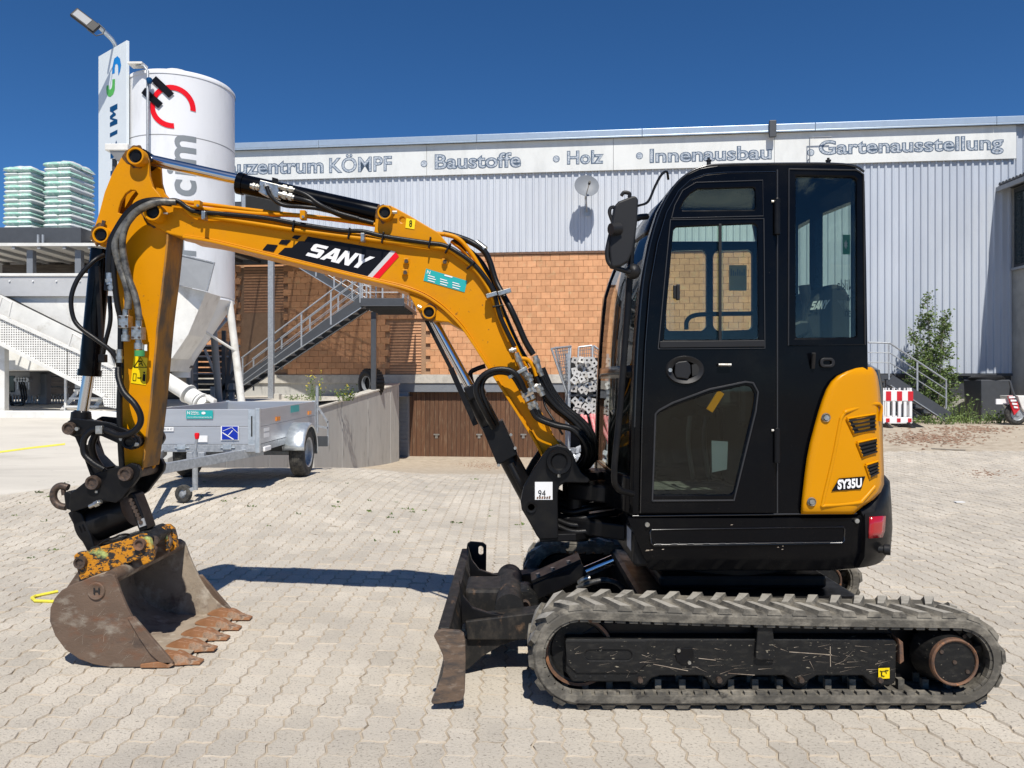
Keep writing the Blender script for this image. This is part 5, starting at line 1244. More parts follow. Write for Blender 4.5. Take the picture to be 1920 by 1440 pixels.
# small weeds in the joints
spots_w = [(628,948,2),(632,940,1),(689,957,3),(733,962,1),(763,953,3),(773,958,2),(797,956,1),(854,979,3),(889,897,3),(731,969,2),(742,998,2),(704,1013,1),(976,982,3),(1003,990,1),(918,966,1),(919,956,1),(743,940,1),(693,937,1),(90,930,2),(75,922,3),(135,905,4),(110,945,1),(180,973,1),(40,942,2),(28,965,1),(82,976,2),(100,1030,2),(60,1045,1),(420,938,1),(445,933,2),(380,930,1),(472,948,2),(385,902,1),(650,905,1),(800,912,1),(560,962,1),(505,985,1),(120,1005,1)]
rw_ = random.Random(77); k_ = 0
for px, py, s_ in spots_w:
    p = hit(px, py+2); mb = MB()
    for _ in range(5+5*s_):
        b0 = p + Vector((rw_.uniform(-.022,.022)*s_, rw_.uniform(-.008,.008)*s_, 0)); leaf(mb, b0 + Vector((0,0,.003)), rw_.uniform(.014,.028)*(.8+.25*s_), rw_, up=.3)
    single('joint_weed', 'small green weed sprouting from a paving joint', 'weed', mb, [M['leaf' if k_ % 2 else 'leaf_light']], p, group='weeds in the paving joints'); k_ += 1
# scattered litter: bark chips on the right, brick dust by the garage
def litter(name, label, px0, px1, py0, py1, n, m, smin, smax, seed):
    r_ = random.Random(seed); mb = MB(); c0 = hit((px0+px1)/2, (py0+py1)/2)
    a, b = hit((px0+px1)/2, py0), hit((px0+px1)/2, py1)
    for _ in range(n):
        px = r_.gauss((px0+px1)/2, (px1-px0)/4.5); py = r_.gauss((py0+py1)/2, (py1-py0)/4); p = hit(px, py); an = r_.uniform(0, 3.14); s_ = r_.uniform(smin, smax)
        d = Vector((math.cos(an), math.sin(an), r_.uniform(-.2,.2))); w = Vector((-d.y, d.x, 0))*s_*r_.uniform(.3,.8); h = Vector((0,0,s_*.35))
        mb.add([p-d*s_, p+w, p+d*s_, p-w, p+h+w*.2], [(0,1,4),(1,2,4),(2,3,4),(3,0,4)])
    return single(name, label, 'litter', mb, M[m], c0, kind='stuff')
litter('bark_litter', 'red-brown bark litter strewn near the barriers', 1640, 1860, 808, 834, 700, 'dirt', .02, .07, 1)
litter('bark_litter', 'brown litter swept along the hall base on the right', 1730, 1920, 798, 812, 300, 'dirt', .02, .08, 2)
litter('brick_crumbs', 'reddish crumbs in front of the garage door', 855, 965, 866, 880, 260, 'dirt', .015, .04, 3)
litter('rust_crumbs', 'rusty crumbs on the paving right of the excavator', 1790, 1900, 880, 895, 130, 'dirt', .012, .035, 4)
litter('grit', 'small grit scattered over the paving', 100, 1850, 880, 1200, 420, 'joint', .004, .011, 6)
# loose yellow strap by the bucket, white scrap
mb = MB(); q = [hit(*p)+Vector((0,0,.012)) for p in ((108,1112),(66,1121),(60,1124),(66,1130),(100,1131),(120,1122))]; mb.tube(q, .011, seg=6, curve=False)
single('yellow_strap', 'loop of yellow strap on the paving behind the bucket', 'strap', mb, M['strap'], q[0])
mb = MB(); c = hit(1799, 943); mb.obox(c+Vector((0,0,.012)), (.055,0,0), (0,.03,0), (0,0,.004)); single('paper_scrap', 'white scrap lying on the paving on the right', 'scrap', mb, M['white_print'], c)
mb = MB(); c = [hit(px, py)+Vector((0,0,.012)) for px, py in ((1746,842),(1780,844),(1810,845))]; mb.tube(c, .012, seg=5); single('twig', 'thin dry twig on the paving on the right', 'twig', mb, M['bark'], c[0])
# ================================================================== mini excavator
ex = thing('mini_excavator', 'yellow and black mini excavator with tilting bucket resting on the paving', 'excavator', (1.16, 4.31, 0))
def plate(parent, name, pts, Y0, Y1, m, bev=.004, holes=(), Yr=None, label=None, smooth=None, seg=2):
    """plate cut to an outline (pixels at depth Yr, default its near face Y0)"""
    Yr = Y0 if Yr is None else Yr
    mb = MB(); mb.prism(XZ(pts, Yr), Y0, Y1, [XZ(h, Yr) for h in holes]); return part(parent, name, mb, M[m] if isinstance(m, str) else m, bev=bev, label=label, smooth=smooth, seg=seg)
def pin(parent, name, px, py, r, Y0, Y1, m='pin', Yr=None, ring=None, hollow=True):
    """pin head across the machine; a dished end face"""
    Yr = Y0 if Yr is None else Yr; c = P(px, py, Yr); k = Yr/F; mb = MB()
    rr = r*k
    mb.lathe([(0, .012), (rr*.55, .012), (rr*.68, .002), (rr*.95, 0), (rr, .006), (rr, Y1-Y0), (0, Y1-Y0)], (c.x, Y0, c.z), (0,1,0), 24); return part(parent, name, mb, M[m], smooth=35)
def bolt(parent, px, py, r, Y, m='zinc', h=.012):
    c = P(px, py, Y); mb = MB(); mb.cyl((c.x, Y, c.z), (c.x, Y-h, c.z), r*Y/F, 6); return part(parent, 'bolt', mb, M[m])
def decal(parent, name, pts, Y, m): mb = MB(); mb.sheet(pq(pts, Y)); return part(parent, name, mb, M[m])
def words(parent, s, pts, Y, m, bold=.01, shear=0): mb = MB(); letters(mb, s, pq(pts, Y), bold, shear); return part(parent, 'lettering', mb, M[m])
def hose(parent, pts, r, m='hose', name='hose', n=7, seg=8):
    mb = MB(); mb.tube([P(*p) for p in pts], r, seg=seg, n=n); return part(parent, name, mb, M[m], smooth=60)

# ---------------------------------------------------------------- tracks
K = 3.45/F
def zpx(py): return EYE - (py-720)*K
def xpx(px): return (px-960)*K
CF, RF = (xpx(1089), zpx(1235)), 91*K
CR, RR_ = (xpx(1800), zpx(1243)), 83*K
path = []
n = 26
for i in range(n): t = i/n; path.append((lerp(CF[0], CR[0], t), lerp(CF[1]+RF, CR[1]+RR_, t) - .006*math.sin(math.pi*t)))
for i in range(18): a = R(90 - 180*i/18); path.append((CR[0]+RR_*math.cos(a), CR[1]+RR_*math.sin(a)))
for i in range(n): t = i/n; path.append((lerp(CR[0], CF[0], t), lerp(CR[1]-RR_, CF[1]-RF, t)))
for i in range(18): a = R(270 - 180*i/18); path.append((CF[0]+RF*math.cos(a), CF[1]+RF*math.sin(a)))
zmin = min(p[1] for p in path); path = [(x, z - zmin + .024) for x, z in path]
DZ = -zmin + .024
Ls = [0]
for i in range(len(path)): a, b = path[i], path[(i+1) % len(path)]; Ls.append(Ls[-1] + math.hypot(b[0]-a[0], b[1]-a[1]))
LT = Ls[-1]
def on_path(s):
    s %= LT
    for i in range(len(path)):
        if Ls[i+1] >= s:
            t = (s-Ls[i])/(Ls[i+1]-Ls[i]); a, b = path[i], path[(i+1) % len(path)]
            # smooth tangent
            p0, p3 = path[i-1], path[(i+2) % len(path)]
            d = Vector((lerp(b[0]-p0[0], p3[0]-a[0], t), lerp(b[1]-p0[1], p3[1]-a[1], t))).normalized()
            return Vector((lerp(a[0], b[0], t), lerp(a[1], b[1], t))), d, Vector((-d.y, d.x))
def lug(parent, Y0, side, s0):
    """slanted tread block with a pointed inner end, bent to the belt"""
    w = .157; sl = .062; L = .060; h = .019; mb = MB()
    base = [(0.003, sl-.006), (0.003, sl+L), (w*.55, sl*.42+L*.92), (w, L*.72), (w, -.010), (w*.55, sl*.36)]
    topp = [(0.014, sl+.004), (0.014, sl+L-.011), (w*.55, sl*.42+L*.92-.012), (w-.010, L*.72-.012), (w-.010, .002), (w*.55, sl*.36+.010)]
    vs = []
    for ring_, z in ((base, -.003), (topp, h)):
        for v, s in ring_:
            p, d, nn = on_path(s0+s); vs.append((p.x+nn.x*z, Y0+(v if side < 0 else .30-v), p.y+nn.y*z))
    n = 6; mb.add(vs, [(n, n+1, n+2, n+5), (n+2, n+3, n+4, n+5)]); mb.m = 1
    mb.f += [[i, (i+1) % n, (i+1) % n+n, i+n] for i in range(n)]; mb.mi += [1]*n
    return part(parent, 'lug', mb, [M['lug'], M['rubber']])
NL = 42
def build_track(Y0, label):
    """rubber track with its own frame; Y0 is its near edge"""
    mb = MB(); rings = []
    m = 150
    for i in range(m):
        p, d, nn = on_path(LT*i/m); th = .046
        def pt(y, k): return (p.x - nn.x*k*0 + nn.x*k, Y0+y, p.y + nn.y*k)
        rings.append([pt(.0, -.014), pt(.012, 0), pt(.288, 0), pt(.30, -.014), pt(.30, -th), pt(.225, -th), pt(.215, -th+.012), pt(.085, -th+.012), pt(.075, -th), pt(0, -th)])
    k = 10; vs = [v for r_ in rings for v in r_]; fs = [(i*k+j, i*k+(j+1) % k, ((i+1) % m)*k+(j+1) % k, ((i+1) % m)*k+j) for i in range(m) for j in range(k)]
    mb.add(vs, fs); tk = part(ex, 'track', mb, M['rubber'], smooth=40, label=label)
    for side in (-1, 1):
        for i in range(NL):
            lug(tk, Y0, side, LT*(i + (0 if side < 0 else .5))/NL)
    mb = MB()
    for i in range(NL*2):
        p, d, nn = on_path(LT*(i+.3)/(NL*2)); c = Vector((p.x, 0, p.y)); D = Vector((d.x,0,d.y)); Nn = Vector((nn.x,0,nn.y))
        for y in (.008, .262): mb.obox(c + Vector((0, Y0+y+.015, 0)) - Nn*.052, D*.019, (0,.015,0), Nn*.007)
        if i % 2: 
            for y in (.11, .19): mb.obox(c + Vector((0, Y0+y, 0)) - Nn*.062, D*.014, (0,.014,0), Nn*.022)
    part(tk, 'drive_teeth', mb, M['rubber'], kind='stuff')
    # everything below is laid out in pixels of the near track, then shifted
    dy = Y0 - 3.45
    def pl(name, pts, a, b, m, bev=.004, holes=(), parent=None):
        mb = MB(); mb.prism(XZ(pts, 3.45), a+dy, b+dy, [XZ(h, 3.45) for h in holes]); return part(parent or ex, name, mb, M[m], bev=bev)
    fr = pl('track_frame', [(1062,1205),(1062,1268),(1075,1287),(1187,1287),(1195,1294),(1212,1294),(1226,1280),(1242,1275),(1323,1275),(1337,1284),(1345,1294),(1362,1294),(1372,1282),(1388,1275),(1478,1275),(1492,1284),(1500,1294),(1516,1294),(1526,1283),(1540,1275),(1628,1275),(1640,1285),(1648,1294),(1682,1294),(1690,1285),(1692,1212),(1686,1205)], 3.50, 3.66, 'black_scuffed', .006)
    pl('cover_plate', [(1061,1207),(1217,1207),(1217,1250),(1196,1269),(1083,1269),(1064,1252)], 3.492, 3.499, 'black_scuffed', .003, [[(x, y) for x, y in rrect(1098, 1188, 1224, 1245, 10)]], fr)
    pl('inspection_cover', [(1272,1222),(1303,1222),(1306,1235),(1304,1247),(1295,1253),(1283,1253),(1273,1245),(1270,1235)], 3.493, 3.499, 'black', .002, (), fr)
    for px, py, r_ in ((1276,1225,3.4),(1296,1248,3.4)):
        c = P(px, py, 3.45); mb = MB(); mb.cyl((c.x, 3.492+dy, c.z), (c.x, 3.482+dy, c.z), r_*K, 8); part(fr, 'bolt', mb, M['zinc'])
    for px in (1081, 1109, 1137):
        c = P(px, 1276, 3.45); mb = MB(); mb.cyl((c.x, 3.4995+dy, c.z), (c.x, 3.496+dy, c.z), 2.4*K, 10); part(fr, 'bolt_hole', mb, M['dark'])
    for px in (1203, 1353, 1508, 1658):
        c = P(px, 1281, 3.45); mb = MB(); mb.cyl((c.x, 3.505+dy, c.z), (c.x, 3.478+dy, c.z), 5.2*K, 8); part(fr, 'roller_bolt', mb, M['pin'])
        c = P(px, 1282, 3.45); mb = MB(); mb.lathe([(0,.0),(19*K,.0),(21*K,.01),(21*K,.05),(14*K,.06),(14*K,.1),(21*K,.11),(21*K,.15),(0,.15)], (c.x, 3.515+dy, c.z), (0,1,0), 24); part(ex, 'track_roller', mb, M['black_scuffed'], smooth=35)
    pl('upper_frame', [(1090,1206),(1130,1180),(1680,1180),(1700,1206)], 3.56, 3.72, 'black', .01)
    pl('carrier_bracket', [(1425,1172),(1450,1172),(1454,1195),(1458,1238),(1452,1241),(1426,1241),(1420,1238),(1423,1195)], 3.474, 3.498, 'black_scuffed', .004)
    c = P(1440, 1172, 3.45); mb = MB(); mb.cyl((c.x, 3.50+dy, c.z), (c.x, 3.70+dy, c.z), 12*K, 16); part(ex, 'carrier_roller', mb, M['black'], smooth=40)
    if dy == 0:
        q = decal(fr, 'yellow_label', [(1647,1273),(1668,1272),(1668,1252),(1647,1253)], 3.491, 'yellow_print')
        mb = MB(); c = P(1657.5, 1263, 3.488); 
        mb.tube([c + Vector((.012*math.cos(a*.5), 0, .012*math.sin(a*.5))) for a in range(11)], .0015, seg=4, curve=False); mb.tube([P(1650,1258,3.488), P(1654,1259,3.488), P(1653,1268,3.488)], .0018, seg=4, curve=False); mb.tube([P(1660,1257,3.488), P(1666,1257,3.488)], .0018, seg=4); part(fr, 'label_sign', mb, M['black_print'])
        rs_ = random.Random(8); mb = MB()
        for _ in range(70):
            x, y = rs_.uniform(1066,1680), rs_.uniform(1209,1272); ln = rs_.uniform(4,34); an = rs_.gauss(0,.35); w_ = rs_.uniform(.15,.45)
            d = Vector((math.cos(an), math.sin(an))); n_ = Vector((-d.y, d.x))*w_; a = Vector((x,y)); b = a+d*ln; b.x = min(b.x, 1684); b.y = max(1207, min(1273, b.y)); Yq = 3.4915 if x < 1225 else 3.4985
            mb.sheet([P(*(a-n_), Yq), P(*b, Yq), P(*(a+n_), Yq)])
        part(fr, 'scratches', mb, M['bucket_in'], kind='stuff')
        for a, b in (((1190,1225),(1217,1225)), ((1310,1234),(1342,1238)), ((1365,1262),(1415,1266)), ((1480,1222),(1560,1228)), ((1225,1245),(1290,1258)), ((1557,1212),(1557,1250))):
            d = (Vector(b)-Vector(a)).normalized(); n_ = Vector((-d.y, d.x))*.9; mb = MB(); mb.sheet([P(*(Vector(a)-n_*.4), 3.4985), P(*(Vector(b)-n_), 3.4985), P(*(Vector(b)+n_*.5), 3.4985), P(*(Vector(a)+n_), 3.4985)]); part(fr, 'scratch', mb, M['bucket_in'])
    # idler
    o = Vector((CF[0], 3.53+dy, CF[1]+DZ)); ri = RF-.058; mb = MB()
    mb.lathe([(0,.02),(ri*.25,.02),(ri*.3,.035),(ri*.78,.035),(ri*.84,.01),(ri,.004),(ri,.14),(ri*.84,.13),(0,.12)], o, (0,1,0), 40); idl = part(ex, 'idler_wheel', mb, M['black_scuffed'], smooth=35)
    mb = MB(); mb.lathe([(ri*.985,.0),(ri*.985,-.004),(ri*.90,-.004),(ri*.90,.004)], o, (0,1,0), 40); part(idl, 'idler_rim', mb, M['rusty'], smooth=35)
    # sprocket and final drive
    o = Vector((CR[0], 3.55+dy, CR[1]+DZ)); rs = RR_-.056; mb = MB(); ng = 17; ring_ = []
    for i in range(ng*4):
        a = 2*math.pi*i/(ng*4); r_ = rs if (i % 4) in (0, 1) else rs-.03; ring_.append((o.x+r_*math.cos(a), o.z+r_*math.sin(a)))
    mb.prism(ring_, 3.57+dy, 3.63+dy); spk = part(ex, 'sprocket', mb, M['black_scuffed'], bev=.004)
    mb = MB(); mb.lathe([(rs*.9,.0),(rs*.88,-.02),(rs*.5,-.02),(rs*.45,-.02),(0,-.02)], (o.x, 3.565+dy, o.z), (0,1,0), 36); part(spk, 'hub_plate', mb, M['black'], smooth=35)
    pl('motor_mount', [(1690,1180),(1720,1172),(1760,1166),(1830,1180),(1845,1240),(1830,1290),(1770,1312),(1700,1300),(1690,1290)], 3.64, 3.72, 'black', .01)
    for i in range(9):
        a = 2*math.pi*i/9+.2; c = Vector((o.x+rs*.78*math.cos(a), 3.545+dy, o.z+rs*.78*math.sin(a))); mb = MB(); mb.cyl(c, c-Vector((0,.012,0)), .010, 6); part(spk, 'bolt', mb, M['pin'])
    c = P(1786, 1240, 3.45); rm = 44*K
    mb = MB(); mb.lathe([(rm*1.25,.14),(rm*1.12,.10),(rm*1.0,.02),(rm*.99,0),(rm*.93,-.004),(rm*.90,.0)], (c.x, 3.43+dy, c.z+DZ*.5), (0,1,0), 40); md = part(ex, 'drive_motor', mb, M['black_scuffed'], smooth=35)
    mb = MB(); mb.lathe([(rm*1.005,.03),(rm*1.0,.0),(rm*.95,-.006),(rm*.89,-.002),(rm*.88,.004)], (c.x, 3.43+dy, c.z+DZ*.5), (0,1,0), 40); part(md, 'motor_rim', mb, M['rusty'], smooth=35)
    mb = MB(); mb.lathe([(rm*.90,.001),(rm*.88,.006),(0,.006)], (c.x, 3.43+dy, c.z+DZ*.5), (0,1,0), 36); cov = part(md, 'drive_cover', mb, M['black_scuffed'], smooth=35)
    for ddx, ddz in ((-.55,.45), (.55,-.4), (0,0)):
        q = Vector((c.x+ddx*rm, 3.436+dy, c.z+DZ*.5+ddz*rm)); mb = MB(); mb.cyl(q, q-Vector((0,.006,0)), .009, 8); part(md, 'plug', mb, M['pin'])
    pl('scraper', [(1692,1202),(1702,1210),(1704,1246),(1696,1252),(1695,1214)], 3.49, 3.56, 'rusty', .003)
build_track(3.45, 'near dusty rubber track')
build_track(4.87, 'far rubber track')
# carbody between the tracks
mb = MB(); mb.box(.62, 1.72, 3.74, 4.88, .17, .43); cbd = part(ex, 'carbody', mb, M['black'], bev=.03)
mb = MB(); mb.cyl((1.17, 4.31, .43), (1.17, 4.31, .60), .40, 40); part(ex, 'slew_ring', mb, M['black'], smooth=40)
mb = MB(); mb.box(.75, 1.6, 3.9, 4.7, .43, .5); part(ex, 'carbody_top', mb, M['black'], bev=.02)

# ---------------------------------------------------------------- dozer blade
BY0, BY1 = 3.45, 5.17
endp = [(813,1193),(819,1184),(828,1181),(862,1184),(869,1189),(872,1202),(873,1238),(871,1300),(868,1312),(860,1315),(811,1321),(808,1316),(829,1268),(832,1248),(830,1229),(822,1210)]
bl = plate(ex, 'dozer_blade', [(828,1183),(842,1184),(850,1205),(852,1232),(849,1262),(838,1295),(822,1318),(812,1318),(826,1285),(834,1255),(836,1230),(833,1208)], BY0+.03, BY1-.03, 'blade', .004, Yr=BY0)
plate(bl, 'end_plate', endp, BY0, BY0+.028, 'blade_end', .004)
# far end plate with lifting slot
farp = [(876,1020),(882,1016),(905,1018),(912,1023),(911,1100),(908,1130),(860,1130),(868,1080),(872,1050)]
plate(bl, 'end_plate', farp, BY1-.03, BY1, 'blade', .004, holes=[rrect(897, 906, 1024, 1041, 4.2)])
c0, c1 = P(836, 1184, BY0+.03), P(836, 1184, BY0); mb = MB(); mb.box(c0.x-.036, c0.x+.02, BY0+.03, BY1-.03, c0.z-.004, c0.z+.022); part(bl, 'top_rail', mb, M['blade'], bev=.008)
a = P(812, 1318, BY0); mb = MB(); mb.prism([(a.x-.004, a.z-.002),(a.x+.03, a.z-.004),(a.x+.055,a.z+.06),(a.x+.03,a.z+.06)], BY0+.031, BY1-.031); part(bl, 'cutting_edge', mb, M['blade_end'], bev=.003)
for Y in (3.86, 4.66):
    arm = plate(ex, 'blade_arm', [(872,1165),(1010,1148),(1075,1152),(1075,1200),(1010,1200),(876,1200)], Y, Y+.13, 'blade', .006, Yr=3.86)
    plate(arm, 'gusset', [(868,1202),(978,1201),(940,1214),(905,1234),(878,1258),(868,1262)], Y+.03, Y+.06, 'blade', .003, Yr=3.86)
    plate(arm, 'upper_gusset', [(860,1090),(868,1120),(885,1142),(915,1152),(955,1158),(955,1164),(866,1172)], Y+.02, Y+.05, 'black', .003, Yr=3.86)
c = P(955, 1140, 4.0); mb = MB(); mb.cyl((c.x, 3.99, c.z), (c.x, 4.66, c.z), .075, 24); part(ex, 'cross_tube', mb, M['blade'], smooth=40)
mb = MB(); c = P(905, 1150, 4.2); mb.box(P(872,0,4.2).x, P(950,0,4.2).x, 4.16, 4.46, .16, .36); part(ex, 'blade_bracket', mb, M['blade'], bev=.02)
cyl_ = plate(ex, 'blade_cylinder', [(998,1094),(1090,1054),(1104,1083),(1003,1127)], 4.24, 4.40, 'black', .008)
plate(cyl_, 'cover_lid', [(996,1089),(1088,1049),(1091,1054),(998,1095)], 4.23, 4.41, 'black', .003)
for px, py in ((1038,1078),(1068,1065),(1010,1089)): c = P(px, py-4, 4.24); mb = MB(); mb.cyl((c.x,4.28,c.z-.01), (c.x-.004,4.28,c.z+.02), .012, 10); part(cyl_, 'bolt', mb, M['zinc'])
mb = MB(); mb.cyl(P(1098,1072,4.31), P(1150,1050,4.31), .03, 18); part(ex, 'blade_cylinder_rod', mb, M['chrome'], smooth=40)
mb = MB(); p = P(984, 1130, 4.2); mb.lathe([(.03,0),(.07,0),(.075,.01),(.075,.2),(.03,.2)], (p.x, 4.16, p.z), (0,1,0), 24); pinb = part(ex, 'blade_pin', mb, M['black_scuffed'], smooth=35)
mb = MB(); mb.lathe([(0,.01),(.03,.01),(.03,-.01),(.022,-.012),(.02,.0)], (p.x, 4.15, p.z), (0,1,0), 16); part(pinb, 'pin_end', mb, M['pin'])
hose(ex, [(1083,1102,4.2),(1110,1092,4.15),(1140,1088,4.15),(1165,1100,4.2),(1180,1130,4.3)], .014, 'sleeve')
hose(ex, [(1086,1093,4.22),(1096,1086,4.2),(1106,1084,4.2)], .016, 'zinc', 'hose_end')

# ---------------------------------------------------------------- house
def PP(s, e=0.0):
    """plan outline of the near side: straight, then round the tail; s runs along X then along the arc"""
    if s <= 1.5: return Vector((s, 3.62-e))
    a = -math.pi/2 + (s-1.5)/.43; return Vector((1.5+(.43+e)*math.cos(a), 4.05+(.43+e)*math.sin(a)))
def s_px(px, e=0.0):
    lo, hi = .3, 1.5+.43*1.25
    for _ in range(40):
        m = (lo+hi)/2; q = PP(m, e)
        if q.x*F/q.y + 960 < px: lo = m
        else: hi = m
    return (lo+hi)/2
def HS(px, py, e=0.0):
    """point on the house skin seen at a pixel"""
    q = PP(s_px(px, e), e); return Vector((q.x, q.y, EYE-(py-720)*q.y/F))
def plan(e, x0=.55, zz=0.0):
    pts = [(x0, 3.62-e)] + [(x, 3.62-e) for x in (.9, 1.2, 1.35) if x > x0] + [tuple(PP(1.5+.43*R(a), e)) for a in range(0, 91, 10)]
    far = [(x, 2*4.31-y) for x, y in pts[::-1]]
    return [(x, y, zz) for x, y in pts+far]
# lower skirt
mb = MB(); mb.loft([plan(-.07, .70, .575), plan(-.045, .66, .585), plan(-.005, .615, .67), plan(0, .56, .80), plan(0, .545, .838), plan(-.012, .55, .848)]); sk = part(ex, 'lower_body', mb, M['black_gloss'], smooth=30)
# pressed panel on the skirt
mb = MB(); n = 20
q = [(1222,993),(1580,988),(1584,992),(1583,1014),(1578,1018),(1226,1023),(1221,1018),(1219,998)]
mb.sheet([HS(x, y, .003) for x, y in q[:1]] + [HS(x, y, .003) for x, y in q[1:]]); part(sk, 'side_panel', mb, M['black_gloss'])
mb = MB(); mb.tube([HS(x, y, .004) for x, y in q + q[:1]], .0045, seg=6, curve=False); part(sk, 'panel_rim', mb, M['black_edge'], smooth=60)
mb = MB(); mb.tube([HS(x, 1021-.0125*(x-1226), .005) for x in range(1226, 1580, 30)], .005, seg=6); part(sk, 'panel_lip', mb, M['black_edge'], smooth=60)
mb = MB(); mb.tube([HS(x, 967.5-.012*(x-1190), .002) for x in range(1186, 1612, 30)], .005, seg=8); part(sk, 'top_edge', mb, M['black_edge'], smooth=60)
for px, py in ((1213,983),(1605,976)):
    c = HS(px, py, .0); mb = MB(); mb.cyl(c, c-Vector((0,.014,0)), .011, 12); part(sk, 'screw', mb, M['zinc'])
for px, py, s_ in ((1214,1032,2.2),(1243,1030,1.2),(1222,1031,1.4),(1459,1026,1),(1467,1030,1),(1468,1024,.8),(1372,984,1.3)):
    c = HS(px, py, .002); k = .0016*s_; mb = MB(); mb.sheet([c+Vector((-3*k,0,-k)), c+Vector((2.4*k,0,-.6*k)), c+Vector((2.8*k,0,.8*k)), c+Vector((-1.5*k,0,k))]); part(sk, 'paint_chip', mb, M['bucket_in'])
# tail counterweight
mb = MB(); cols = []; A0, A1 = -68, 68; nA = 28
for i in range(nA+1):
    a = lerp(A0, A1, i/nA); ar = R(a); zt_ = lerp(.875, 1.01, ss(68, 34, abs(a)))
    def cp(r_, z): return (1.5+r_*math.cos(ar), 4.31+(.26+r_)*math.sin(ar) if False else (4.05+r_*math.sin(ar) if a < 0 else 4.57+r_*math.sin(ar)), z)
    cols.append([cp(.36, .585), cp(.41, .592), cp(.445, .65), cp(.452, .75), cp(.448, .86), cp(.44, zt_-.03), cp(.42, zt_-.004), cp(.39, zt_), cp(.2, zt_)])
m = len(cols[0]); mb.add([v for c_ in cols for v in c_], [(i*m+j, i*m+j+1, (i+1)*m+j+1, (i+1)*m+j) for i in range(nA) for j in range(m-1)] + [tuple(range(m)), tuple(nA*m+j for j in range(m))[::-1]])
cw = part(ex, 'counterweight', mb, M['black'], smooth=40, label='rounded black tail bumper')
def skin(parent, name, pts, e, m, thick=0): mb = MB(); mb.sheet([HS(x, y, e) for x, y in pts]); return part(parent, name, mb, M[m])
mb = MB(); rows = []
for py in (968, 982, 996, 1008):
    t = (py-968)/40; rows.append([HS(lerp(lerp(1634,1631,t), lerp(1661,1659,t) if py < 1000 else 1655, k/4), py + (3-k)*.6, .030) for k in range(5)])
mb.add([v for r_ in rows for v in r_], [(i*5+j, i*5+j+1, (i+1)*5+j+1, (i+1)*5+j) for i in range(3) for j in range(4)]); o = part(cw, 'tail_lamp', mb, M['red_lamp'], smooth=60); sm = o.modifiers.new('t', 'SOLIDIFY'); sm.thickness = .02
mb = MB(); c = HS(1652, 1030, .02); d = Vector((.8,-.45,.03)).normalized(); mb.lathe([(.0,.0),(.018,.0),(.018,.07),(.026,.075),(.026,.1),(.02,.1),(.018,.02)], c - d*.06, d, 16); part(ex, 'exhaust_stub', mb, M['plastic'], smooth=40)
# engine hood
mb = MB(); hood = lambda e, z: [(x, y, z) for x, y, _ in plan(e, 1.27)]
mb.loft([hood(-.02, .852), hood(-.02, 1.45), hood(-.035, 1.54), hood(-.09, 1.575)]); eh = part(ex, 'engine_hood', mb, M['black_gloss'], smooth=35)
# yellow side cover
LR = [(689,1620,1632),(692,1603,1637),(698,1586,1641),(706,1570,1644),(716,1559,1646),(730,1550,1648),(750,1542,1650),(775,1534,1651.5),(800,1527,1652.5),(830,1519,1654),(860,1513,1655),(890,1509,1656),(908,1507,1656),(922,1505.5,1650),(936,1504,1636),(948,1503,1617),(957,1502.3,1606),(963,1502,1600)]
mb = MB(); nc = 18; grid = []
for py, l, r_ in LR:
    row = []
    for k in range(nc+1):
        t = k/nc; e = .034 - .016*(1-min(1, min(t, 1-t)*9))**2 - .014*(1-min(1, min(py-688, 964-py)/14))**2
        row.append(HS(lerp(l, r_, t), py, e))
    grid.append(row)
w_ = nc+1; mb.add([v for r_ in grid for v in r_], [(i*w_+j, i*w_+j+1, (i+1)*w_+j+1, (i+1)*w_+j) for i in range(len(grid)-1) for j in range(nc)])
yc = part(ex, 'side_cover', mb, M['yellow_clean'], smooth=60, label='yellow engine side cover with three vents'); sm = yc.modifiers.new('t', 'SOLIDIFY'); sm.thickness = .008; sm.offset = 0
# raised field with vents
fld = [(1576,786),(1582,776),(1592,770),(1648,757),(1650,790),(1652,860),(1653,892),(1618,937),(1607,943),(1548,948),(1543,942)]
mb = MB(); mb.tube([HS(x, y, .037) for x, y in fld[:5]] , .009, seg=8, n=4); mb.tube([HS(x, y, .037) for x, y in [fld[0], (1562,860), fld[10], fld[9], fld[8], fld[7], (1640,912)]], .009, seg=8, n=5); part(yc, 'pressed_edge', mb, M['yellow_clean'], smooth=60)
for q in ([(1588,785),(1640,776.5),(1641,806),(1601,814)], [(1607,830),(1642,822),(1643,848),(1617,857)], [(1623,872),(1645,865),(1646,887),(1631,896)]):
    v = skin(yc, 'vent', q, .042, 'dark')  # dark sheet laid on the cover, standing for shade inside the vent
    mb = MB(); mb.tube([HS(x, y, .042) for x, y in q+q[:1]], .0065, seg=6, curve=False); part(v, 'vent_frame', mb, M['yellow_clean'], smooth=60)
    for k in range(4):
        t = (k+.5)/4; a = Vector(q[0]).lerp(Vector(q[3]), t); b = Vector(q[1]).lerp(Vector(q[2]), t); mb = MB(); p1, p2 = HS(a.x, a.y, .043), HS(b.x, b.y, .043); mb.bar(p1, p2, .02, .003, up=(0,-.6,1)); part(v, 'louvre', mb, M['plastic'])
for px, py in ((1549,783),(1522,941)):
    c = HS(px, py, .042); mb = MB(); mb.lathe([(.022,.0),(.018,-.006),(.012,.0),(.012,-.008),(0,-.008)], c, (0,1,0), 14); part(yc, 'screw', mb, M['zinc'])
bq = [(1559,921),(1615,917),(1622.5,893),(1573,897)]
skin(yc, 'model_badge', [bq[0], (1587,919), bq[1], bq[2], (1598,895), bq[3]], .044, 'black_print')
